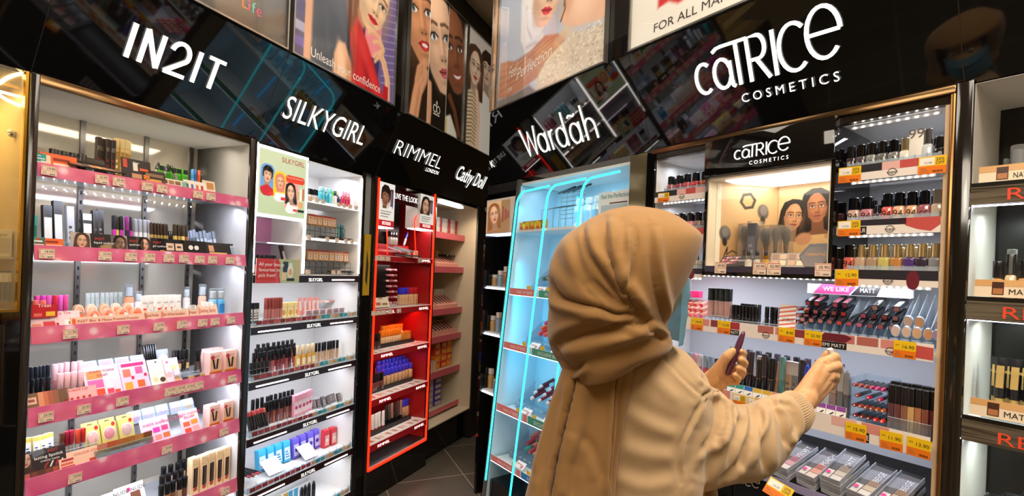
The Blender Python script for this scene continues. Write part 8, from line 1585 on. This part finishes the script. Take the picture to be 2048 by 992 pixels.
def folds(me, v, e, lines, post=1):
    """press cloth folds into the surface: each line is (picture points, crease depth, crease width, ridge height, ridge side, ridge offset)"""
    for pts, dep, wd, rid, side, off in lines:
        n = normals(me); px, py = to_px(v); view = v - np.array([0, 0, EYE]); view /= np.linalg.norm(view, axis=1)[:, None]
        face = np.clip(-(n * view).sum(1) * 2.5 + .15, 0, 1)
        pts = [(p[0], p[1]) for p in resamp(pts, len(pts) * 5)]; d = np.full(len(v), 1e9); sg = np.zeros(len(v)); tt = np.zeros(len(v))
        for i, ((x0, y0), (x1, y1)) in enumerate(zip(pts, pts[1:])):
            ex, ey = x1 - x0, y1 - y0; t = np.clip(((px - x0) * ex + (py - y0) * ey) / (ex * ex + ey * ey + 1e-9), 0, 1); dd = np.hypot(px - x0 - ex * t, py - y0 - ey * t)
            m = dd < d; d = np.where(m, dd, d); sg = np.where(m, np.sign(ex * (py - y0) - ey * (px - x0)), sg); tt = np.where(m, (i + t) / (len(pts) - 1), tt)
        s = d * sg * side; env = np.clip(np.minimum(tt, 1 - tt) * 5 + .25, 0, 1) * face
        disp = -dep * np.exp(-(s / wd) ** 2) + rid * np.exp(-((s - off) / (off * .75)) ** 2)
        v = v + n * (disp * env)[:, None]; me.vertices.foreach_set('co', v.ravel()); me.update()
    if post: v = lap(v, e, post, .3); me.vertices.foreach_set('co', v.ravel()); me.update()
    return v
def cutout(me, keep):
    """drop the faces whose vertices are not kept"""
    import bmesh
    b = bmesh.new(); b.from_mesh(me); b.verts.ensure_lookup_table(); bmesh.ops.delete(b, geom=[x for x, k in zip(b.verts, keep) if not k], context='VERTS'); b.to_mesh(me); b.free(); me.update(); return me
def setmat(me, m):
    me.materials.clear(); me.materials.append(m); me.polygons.foreach_set('material_index', [0] * len(me.polygons)); me.polygons.foreach_set('use_smooth', [True] * len(me.polygons)); return me
FD = Vector((.80, .60, 0))          # the way the shopper faces
SD = Vector((-.60, .80, 0))         # her left
# ---- body: head, neck, trunk, both arms and hands, legs: one surface
HC = W(1272, 575, .93)
def body():
    m = MB(SKIN)
    hd = []
    for t in range(15):
        a = math.pi * t / 14; z = -math.cos(a) * .112; r = math.sin(a) + 1e-3
        wid = .074 * (1 if z > -.03 else 1 + (z + .03) * 4.5); dep = .092 * (1 if z > -.03 else 1 + (z + .03) * 2.0)
        hd.append([tuple(HC + Vector((0, 0, z + .01)) + SD * wid * r * math.cos(k) + FD * (dep * r * math.sin(k) + (.012 if z < 0 else 0))) for k in [2 * math.pi * j / 24 for j in range(24)]])
    m.loft(hd)
    chain(m, [(HC + FD * .098 + Vector((0, 0, .02)), .009), (HC + FD * .112 + Vector((0, 0, -.022)), .014)])         # nose
    for s in (-1, 1): chain(m, [(HC + SD * s * .075 - FD * .005 + Vector((0, 0, .02)), .014), (HC + SD * s * .074 - FD * .002 + Vector((0, 0, -.015)), .011)])
    NK = W(1290, 720, .98)
    chain(m, [(HC - FD * .02 + Vector((0, 0, -.06)), .055), (NK, .055)])
    TC = Vector((NK.x - .01, NK.y + .05, 0))
    tr = []
    for z, a, b in ((.80, .12, .095), (.90, .13, .10), (1.0, .115, .09), (1.1, .105, .085), (1.2, .11, .085), (1.3, .11, .08), (1.38, .095, .07), (1.42, .07, .055)):
        tr.append([tuple(Vector((TC.x, TC.y, z)) + SD * a * math.cos(k) + FD * b * math.sin(k)) for k in [2 * math.pi * j / 24 for j in range(24)]])
    m.loft(tr)
    for s in (-1, 1):
        hp = Vector((TC.x, TC.y, .84)) + SD * s * .07
        chain(m, [(hp, .085), (Vector((hp.x, hp.y, .48)) + FD * .015, .055), (Vector((hp.x, hp.y, .27)) - FD * .01, .05), (Vector((hp.x, hp.y, .09)) - FD * .015, .035), (Vector((hp.x, hp.y, .05)) + FD * .10, .035)])
    # near (right) arm and hand
    S, E_, Wr = W(1372, 800, 1.02), W(1478, 890, 1.05), W(1602, 806, 1.12)
    chain(m, [(S, .04), (S.lerp(E_, .5), .04), (E_, .036), (E_.lerp(Wr, .4), .037), (E_.lerp(Wr, .8), .029), (Wr, .027), (W(1612, 792, 1.125), .027)])
    K = [W(1643, 726, 1.135), W(1653, 737, 1.128), W(1659, 752, 1.132), W(1657, 769, 1.142)]
    for i, k in enumerate(K): chain(m, [(W(1606 + 3 * i, 790 + 5 * i, 1.125 + .004 * i), .020), ((W(1606 + 3 * i, 790 + 5 * i, 1.125) + k) / 2, .0165), (k, .0125)])
    chain(m, [(W(1612, 790, 1.135), .022), (W(1640, 755, 1.145), .02)])
    fg = [(W(1671, 713, 1.148), W(1673, 722, 1.172), W(1664, 728, 1.186)), (W(1675, 731, 1.142), W(1676, 741, 1.168), W(1664, 744, 1.184)), (W(1671, 752, 1.146), W(1671, 760, 1.170), W(1660, 758, 1.186)), (W(1664, 768, 1.158), W(1663, 774, 1.178), W(1653, 770, 1.19))]
    for k, (a, b, c), r in zip(K, fg, (.0108, .0112, .0105, .0095)): chain(m, [(k, r * 1.12), (k.lerp(a, .5), r * .98), (a, r * 1.06), (a.lerp(b, .5), r * .95), (b, r), (c, r * .85)])
    chain(m, [(W(1616, 778, 1.15), .017), (W(1634, 748, 1.172), .0135), (W(1645, 726, 1.18), .0115), (W(1654, 708, 1.178), .0095)])
    # far (left) arm and hand, palm towards the camera
    S2, E2, W2 = W(1300, 745, 1.12), W(1352, 865, 1.16), W(1412, 776, 1.09)
    chain(m, [(S2, .048), (S2.lerp(E2, .5), .044), (E2, .038), (E2.lerp(W2, .5), .034), (W2, .026), (W(1420, 766, 1.085), .026)])
    K2 = [W(1453, 724, 1.083), W(1456, 737, 1.086), W(1455, 750, 1.085), W(1450, 763, 1.08)]
    for i, k in enumerate(K2): chain(m, [(W(1418 + 2 * i, 762 + 5 * i, 1.085), .019), ((W(1418 + 2 * i, 762 + 5 * i, 1.085) + k) / 2, .0155), (k, .0115)])
    f2 = [(W(1482, 712, 1.085), W(1487, 707, 1.062), W(1481, 702, 1.046)), (W(1487, 735, 1.088), W(1489, 726, 1.062), W(1481, 719, 1.045)), (W(1485, 751, 1.086), W(1486, 743, 1.060), W(1476, 736, 1.044)), (W(1474, 765, 1.08), W(1477, 757, 1.058), W(1469, 750, 1.043))]
    for k, (a, b, c), r in zip(K2, f2, (.0088, .0092, .0088, .0078)): chain(m, [(k, r * 1.15), (k.lerp(a, .5), r), (a, r * 1.05), (a.lerp(b, .5), r * .94), (b, r * .98), (c, r * .84)])
    chain(m, [(W(1420, 764, 1.07), .018), (W(1434, 741, 1.055), .0135), (W(1445, 724, 1.045), .0105), (W(1455, 712, 1.038), .0108), (W(1465, 702, 1.036), .0085)])
    me, v, e = remesh(m, .0024, 5, .5)
    # palm and knuckle creases
    v = folds(me, v, e, [([(1447, 730), (1449, 748), (1452, 770)], .0022, 1.6, .0006, 1, 5), ([(1437, 752), (1446, 765), (1452, 779)], .0016, 1.4, .0004, 1, 5), ([(1647, 724), (1656, 729), (1664, 726)], .0015, 1.6, .0, 1, 5), ([(1657, 744), (1664, 746), (1670, 742)], .002, 1.6, .0, 1, 5), ([(1660, 762), (1666, 763), (1671, 760)], .0018, 1.6, .0, 1, 5)], 1)
    return setmat(me, SKIN)
# ---- headscarf
HR = [(1256, 412, 1268, 412, .92, .01), (1205, 425, 1332, 428, .92, .07), (1165, 447, 1372, 454, .92, .105), (1131, 471, 1393, 474, .92, .125), (1113, 495, 1391, 494, .92, .135), (1102, 521, 1382, 519, .92, .14), (1098, 552, 1368, 548, .92, .14), (1099, 577, 1354, 577, .92, .137), (1100, 602, 1338, 604, .92, .132),
      (1097, 625, 1330, 628, .925, .13), (1095, 648, 1324, 648, .93, .13), (1096, 672, 1334, 672, .94, .135), (1103, 700, 1330, 690, .945, .138), (1117, 725, 1290, 700, .945, .135), (1133, 748, 1250, 722, .94, .12), (1143, 757, 1218, 738, .93, .10), (1146, 761, 1190, 750, .925, .07)]
def scarf():
    m = MB(HIJAB); pair_loft(m, HR, 64, 48, 2.15)
    me, v, e = remesh(m, .0036, 3, .5)
    F = [([(1213, 440), (1215, 493), (1221, 524), (1234, 559), (1259, 593), (1281, 630)], .010, 5, .009, -1, 15), ([(1167, 452), (1168, 481), (1177, 509), (1196, 537), (1221, 571), (1252, 606), (1284, 634)], .010, 5, .009, -1, 16),
         ([(1270, 455), (1271, 493), (1266, 524), (1262, 565), (1265, 596), (1280, 625)], .009, 5, .008, 1, 14), ([(1299, 455), (1301, 493), (1304, 530), (1312, 577), (1321, 615), (1330, 648)], .006, 5, .008, -1, 14), ([(1240, 432), (1243, 480), (1240, 540)], .003, 14, .004, 1, 18),
         ([(1103, 560), (1107, 578), (1121, 595), (1149, 604), (1190, 614), (1227, 625), (1271, 636), (1292, 640)], .012, 5, .010, 1, 16), ([(1110, 500), (1120, 527), (1142, 552), (1175, 580), (1215, 605)], .004, 14, .005, 1, 20), ([(1185, 560), (1215, 590), (1259, 621), (1287, 637)], .006, 5, .006, 1, 12), ([(1150, 470), (1160, 530), (1190, 580), (1240, 618)], .004, 9, .005, 1, 18),
         ([(1120, 688), (1165, 674), (1227, 657), (1290, 646), (1305, 645)], .014, 6, .011, 1, 18), ([(1112, 700), (1122, 680), (1150, 664), (1200, 650)], .005, 9, .004, -1, 16), ([(1104, 690), (1117, 715), (1135, 734), (1150, 740), (1168, 722)], .010, 6, .006, 1, 12), ([(1299, 660), (1315, 668), (1332, 680)], .009, 5, .007, -1, 10), ([(1150, 735), (1220, 712), (1290, 680), (1325, 668)], .002, 12, .003, -1, 18), ([(1128, 700), (1190, 690), (1260, 665), (1310, 655)], .002, 9, .002, 1, 14)]
    v = folds(me, v, e, F, 2); n = normals(me); px, py = to_px(v)
    d = v - np.array(HC); fd = d @ np.array(FD); zz = d[:, 2]; sdv = np.abs(d @ np.array(SD))
    hole = (fd > .052) & (zz < .085) & (zz > -.075) & (sdv < .066 + .02) & ((n @ np.array(FD)) > .1)
    bottom = (n[:, 2] < -.75) & (py > 735)
    return setmat(cutout(me, ~(hole | bottom)), HIJAB)
def shawl():
    m = MB(HIJAB); pair_loft(m, [(1126, 735, 1262, 722, .90, .045), (1118, 760, 1263, 760, .90, .05), (1107, 790, 1258, 795, .90, .05), (1086, 860, 1244, 860, .895, .048), (1064, 942, 1234, 920, .89, .046), (1050, 995, 1229, 992, .885, .045), (1030, 1070, 1222, 1080, .88, .04), (1015, 1180, 1215, 1190, .88, .035)], 60, 48, 2.6)
    me, v, e = remesh(m, .0036, 2, .5)
    v = folds(me, v, e, [([(1149, 755), (1136, 810), (1120, 880), (1108, 940), (1097, 1010)], .030, 4.5, .004, 1, 9), ([(1139, 755), (1122, 830), (1105, 910), (1090, 1000)], .004, 4, .006, -1, 9), ([(1240, 730), (1232, 790), (1228, 860), (1222, 930), (1219, 1010)], .012, 4, .007, 1, 9), ([(1250, 740), (1240, 800), (1236, 870), (1229, 940), (1226, 1010)], .009, 3.5, .006, 1, 8), ([(1165, 870), (1150, 925), (1142, 1000)], .004, 8, .005, 1, 18), ([(1165, 872), (1190, 905), (1205, 960)], .003, 9, .003, 1, 16), ([(1195, 760), (1180, 840), (1172, 930)], .003, 16, .005, 1, 24), ([(1120, 780), (1100, 860), (1080, 950)], .005, 10, .006, 1, 18)], 2)
    return setmat(me, HIJAB)
def shawl_front():
    m = MB(HIJAB); pair_loft(m, [(1330, 900, 1400, 890, 1.14, .03), (1340, 950, 1425, 940, 1.14, .035), (1345, 1000, 1436, 995, 1.14, .035), (1345, 1100, 1440, 1090, 1.14, .03)], 24, 30)
    me, v, e = remesh(m, .005, 2, .5); v = folds(me, v, e, [([(1385, 930), (1390, 970), (1392, 1030)], .01, 5, .006, 1, 9), ([(1410, 940), (1413, 980), (1415, 1030)], .008, 5, .006, 1, 8)], 1); return setmat(me, HIJAB)
# ---- sweatshirt
def sweat():
    m = MB(SWEAT)
    pair_loft(m, [(1250, 690, 1325, 684, 1.0, .05), (1215, 700, 1362, 698, 1.0, .09), (1190, 722, 1384, 724, 1.0, .12), (1172, 760, 1404, 755, 1.0, .135), (1165, 820, 1408, 815, 1.0, .14), (1165, 900, 1395, 900, 1.0, .14), (1162, 992, 1386, 985, 1.0, .145), (1160, 1080, 1388, 1080, 1.0, .15), (1168, 1180, 1380, 1180, 1.0, .14)], 50, 44, 2.4)
    pair_loft(m, [(1360, 740, 1330, 930, .99, .08), (1400, 760, 1352, 965, .99, .085), (1430, 778, 1388, 978, 1.0, .085), (1466, 806, 1446, 962, 1.03, .08), (1498, 812, 1500, 957, 1.05, .075), (1528, 801, 1540, 934, 1.08, .067), (1553, 791, 1570, 899, 1.095, .055), (1575, 787, 1592, 866, 1.11, .043), (1584, 786, 1600, 856, 1.115, .04)], 50, 36, 2.1)
    pair_loft(m, [(1330, 690, 1290, 760, 1.12, .06), (1372, 716, 1320, 810, 1.14, .06), (1408, 752, 1345, 850, 1.15, .055), (1424, 768, 1380, 840, 1.13, .05), (1428, 776, 1400, 815, 1.11, .042)], 30, 28)
    me, v, e = remesh(m, .0040, 4, .5)
    seam = [(1302, 688), (1335, 722), (1362, 753), (1388, 778), (1405, 794)]
    F = [(seam, .004, 3, .002, 1, 6), ([(1405, 794), (1395, 818), (1384, 842), (1370, 870), (1362, 890), (1357, 924), (1361, 966)], .007, 3.2, .003, -1, 8),
         ([(1405, 794), (1425, 783), (1440, 786)], .012, 5, .006, 1, 10), ([(1408, 806), (1430, 800), (1436, 830), (1425, 872), (1405, 900)], .012, 6, .010, -1, 14), ([(1448, 792), (1452, 822), (1448, 850), (1430, 880)], .012, 6, .010, -1, 13), ([(1470, 806), (1473, 830), (1480, 850), (1470, 880), (1452, 925)], .012, 6, .010, -1, 14),
         ([(1500, 812), (1508, 840), (1500, 880), (1482, 930)], .014, 6, .011, -1, 15), ([(1518, 812), (1526, 850), (1530, 890), (1531, 940)], .014, 6, .010, -1, 14), ([(1540, 800), (1558, 830), (1570, 870), (1573, 890)], .012, 5, .009, -1, 12), ([(1560, 797), (1584, 822), (1592, 850), (1590, 872)], .011, 5, .008, -1, 9),
         ([(1545, 812), (1560, 806), (1580, 815)], .006, 6, .005, 1, 9), ([(1440, 960), (1475, 930), (1495, 880)], .009, 6, .007, 1, 12), ([(1390, 960), (1420, 920), (1440, 870)], .006, 12, .007, 1, 20), ([(1365, 960), (1385, 905), (1400, 850)], .004, 14, .005, 1, 20), ([(1260, 800), (1310, 830), (1360, 850)], .003, 16, .004, 1, 22), ([(1255, 870), (1300, 885), (1350, 890)], .003, 18, .004, 1, 24),
         ([(1290, 712), (1330, 752), (1370, 790)], .002, 14, .003, 1, 18), ([(1352, 694), (1385, 730), (1412, 765)], .006, 6, .005, 1, 10), ([(1405, 752), (1415, 764), (1428, 770)], .006, 5, .004, 1, 7), ([(1235, 930), (1290, 950), (1345, 940)], .003, 18, .004, 1, 22)]
    v = folds(me, v, e, F, 2); return setmat(me, SWEAT)
def cuff():
    m = MB(SWEAT); pair_loft(m, [(1571, 787, 1594, 868, 1.108, .043), (1578, 783, 1602, 864, 1.113, .045), (1588, 782, 1610, 855, 1.117, .043), (1600, 786, 1619, 838, 1.123, .036), (1603, 790, 1620, 832, 1.124, .031)], 14, 110)
    # knitted ribs: every second ridge of the ring stands out
    for i in range(len(m.v)):
        k = i % 110; x = Vector(m.v[i]); c = Vector(np.mean([m.v[j] for j in range(i - k, i - k + 110)], 0)); m.v[i] = tuple(c + (x - c) * (1.0 if k % 2 else .965))
    return m.build()
def seam_line(pts, name):
    pass
def mask():
    """pleated light blue face mask round nose and chin, with ear loop"""
    m = MB(MASK); rows = []; n = 21
    for j in range(15):
        f = j / 14; z = .022 - .125 * f; bul = math.sin(math.pi * min(1, f * .9 + .12)) * .022 + (.014 if f < .3 else 0) + (.0035 if j % 4 == 0 and 2 < j < 13 else 0)
        row_ = []
        for i in range(n):
            a = math.radians(-78 + 156 * i / (n - 1)); row_.append(HC + SD * (.082 * math.sin(a)) + FD * ((.094 + bul * .8) * math.cos(a) + .006) + Vector((0, 0, z)))
        rows.append(row_)
    vs = [tuple(p) for r in rows for p in r]; fs = [(j * n + i, j * n + i + 1, (j + 1) * n + i + 1, (j + 1) * n + i) for j in range(14) for i in range(n - 1)]
    m.add(vs, fs, None, True); me = m.build(); return me
def loop():
    m = MB(M('#e8edf0', .8))
    for s in (-1, 1):
        for z in (.015,): m.tube([tuple(HC + SD * s * .079 + FD * .035 + Vector((0, 0, z))), tuple(HC + SD * s * .082 + Vector((0, 0, z * .6))), tuple(HC + SD * s * .084 - FD * .02 + Vector((0, 0, .0)))], .0015, None, 5)
    return m.build()
def skirt():
    m = MB(SKIRT); c = W(1280, 740, .99); rings = []
    for z, a, b in ((1.16, .16, .125), (1.0, .175, .14), (.8, .19, .16), (.5, .22, .19), (.2, .25, .22), (.06, .26, .23), (.06, .24, .21)):
        rings.append([(c.x + (SD.x * a * math.cos(k) + FD.x * b * math.sin(k)) * (1 + .035 * math.sin(9 * k) * (1.1 - z)), c.y + (SD.y * a * math.cos(k) + FD.y * b * math.sin(k)) * (1 + .035 * math.sin(9 * k) * (1.1 - z)), z) for k in [2 * math.pi * j / 72 for j in range(72)]])
    m.loft(rings); return m.build()
def shoe(s):
    c = W(1280, 740, .99); m = MB(M('#e6e1d8', .5)); p = Vector((c.x, c.y, 0)) + SD * s * .085; rings = []
    for t, w_, h_ in ((-.09, .02, .05), (-.08, .036, .07), (0, .04, .075), (.08, .045, .055), (.14, .04, .045), (.165, .015, .03)):
        q = p + FD * t; rings.append([tuple(q + SD * w_ * math.cos(k) + Vector((0, 0, max(0.0, h_ * .5 + h_ * .5 * math.sin(k))))) for k in [2 * math.pi * j / 16 for j in range(16)]])
    m.loft(rings); return m.build()
def eyes(s):
    m = MB(M('#f2eee9', .3)); p = HC + FD * .079 + SD * s * .032 + Vector((0, 0, .035)); m.ball(tuple(p), .0105, None, 12); m.ball(tuple(p + FD * .0052), .0065, M('#2a1a12', .2), 10); return m.build()
person = ob('person', body())
tag(person, 'person in a tan headscarf and beige sweatshirt choosing makeup, holding a purple tube', 'person')
sw = sweat()
for nm, me in (('headscarf', scarf()), ('scarf_tail', shawl()), ('scarf_end', shawl_front()), ('sweatshirt', sw), ('cuff', cuff()), ('face_mask', mask()), ('skirt', skirt()), ('shoe', shoe(-1)), ('shoe', shoe(1)), ('eye', eyes(-1)), ('eye', eyes(1))):
    q = ob(nm, me, person)
    if nm == 'face_mask': ob('ear_loop', loop(), q)
# ---- the two tubes she holds
def held(p0, p1, parts, label, name):
    a, b = p0, p1; d = (b - a).normalized(); q = d.to_track_quat('Z', 'Y').to_matrix().to_4x4(); thing(name, label, 'mascara', Matrix.Translation(a) @ q, parts)
a, b = W(1454, 752, 1.052), W(1488, 664, 1.046); ln = (b - a).length
held(a, b, mascara('#5a2a48', '#62304f', ln, .0073, '#8a5a78', 'torpedo'), 'shiny purple mascara tube held up in the shopper palm', 'mascara_tube')
a, b = W(1676, 757, 1.172), W(1660, 700, 1.160); ln = (b - a).length
held(a, b, mascara('#6a2a3c', '#efe6e2', ln, .0068, '#c9b0a8', 'straight'), 'white-capped wine tube pinched in the shopper reaching hand', 'mascara_tube')
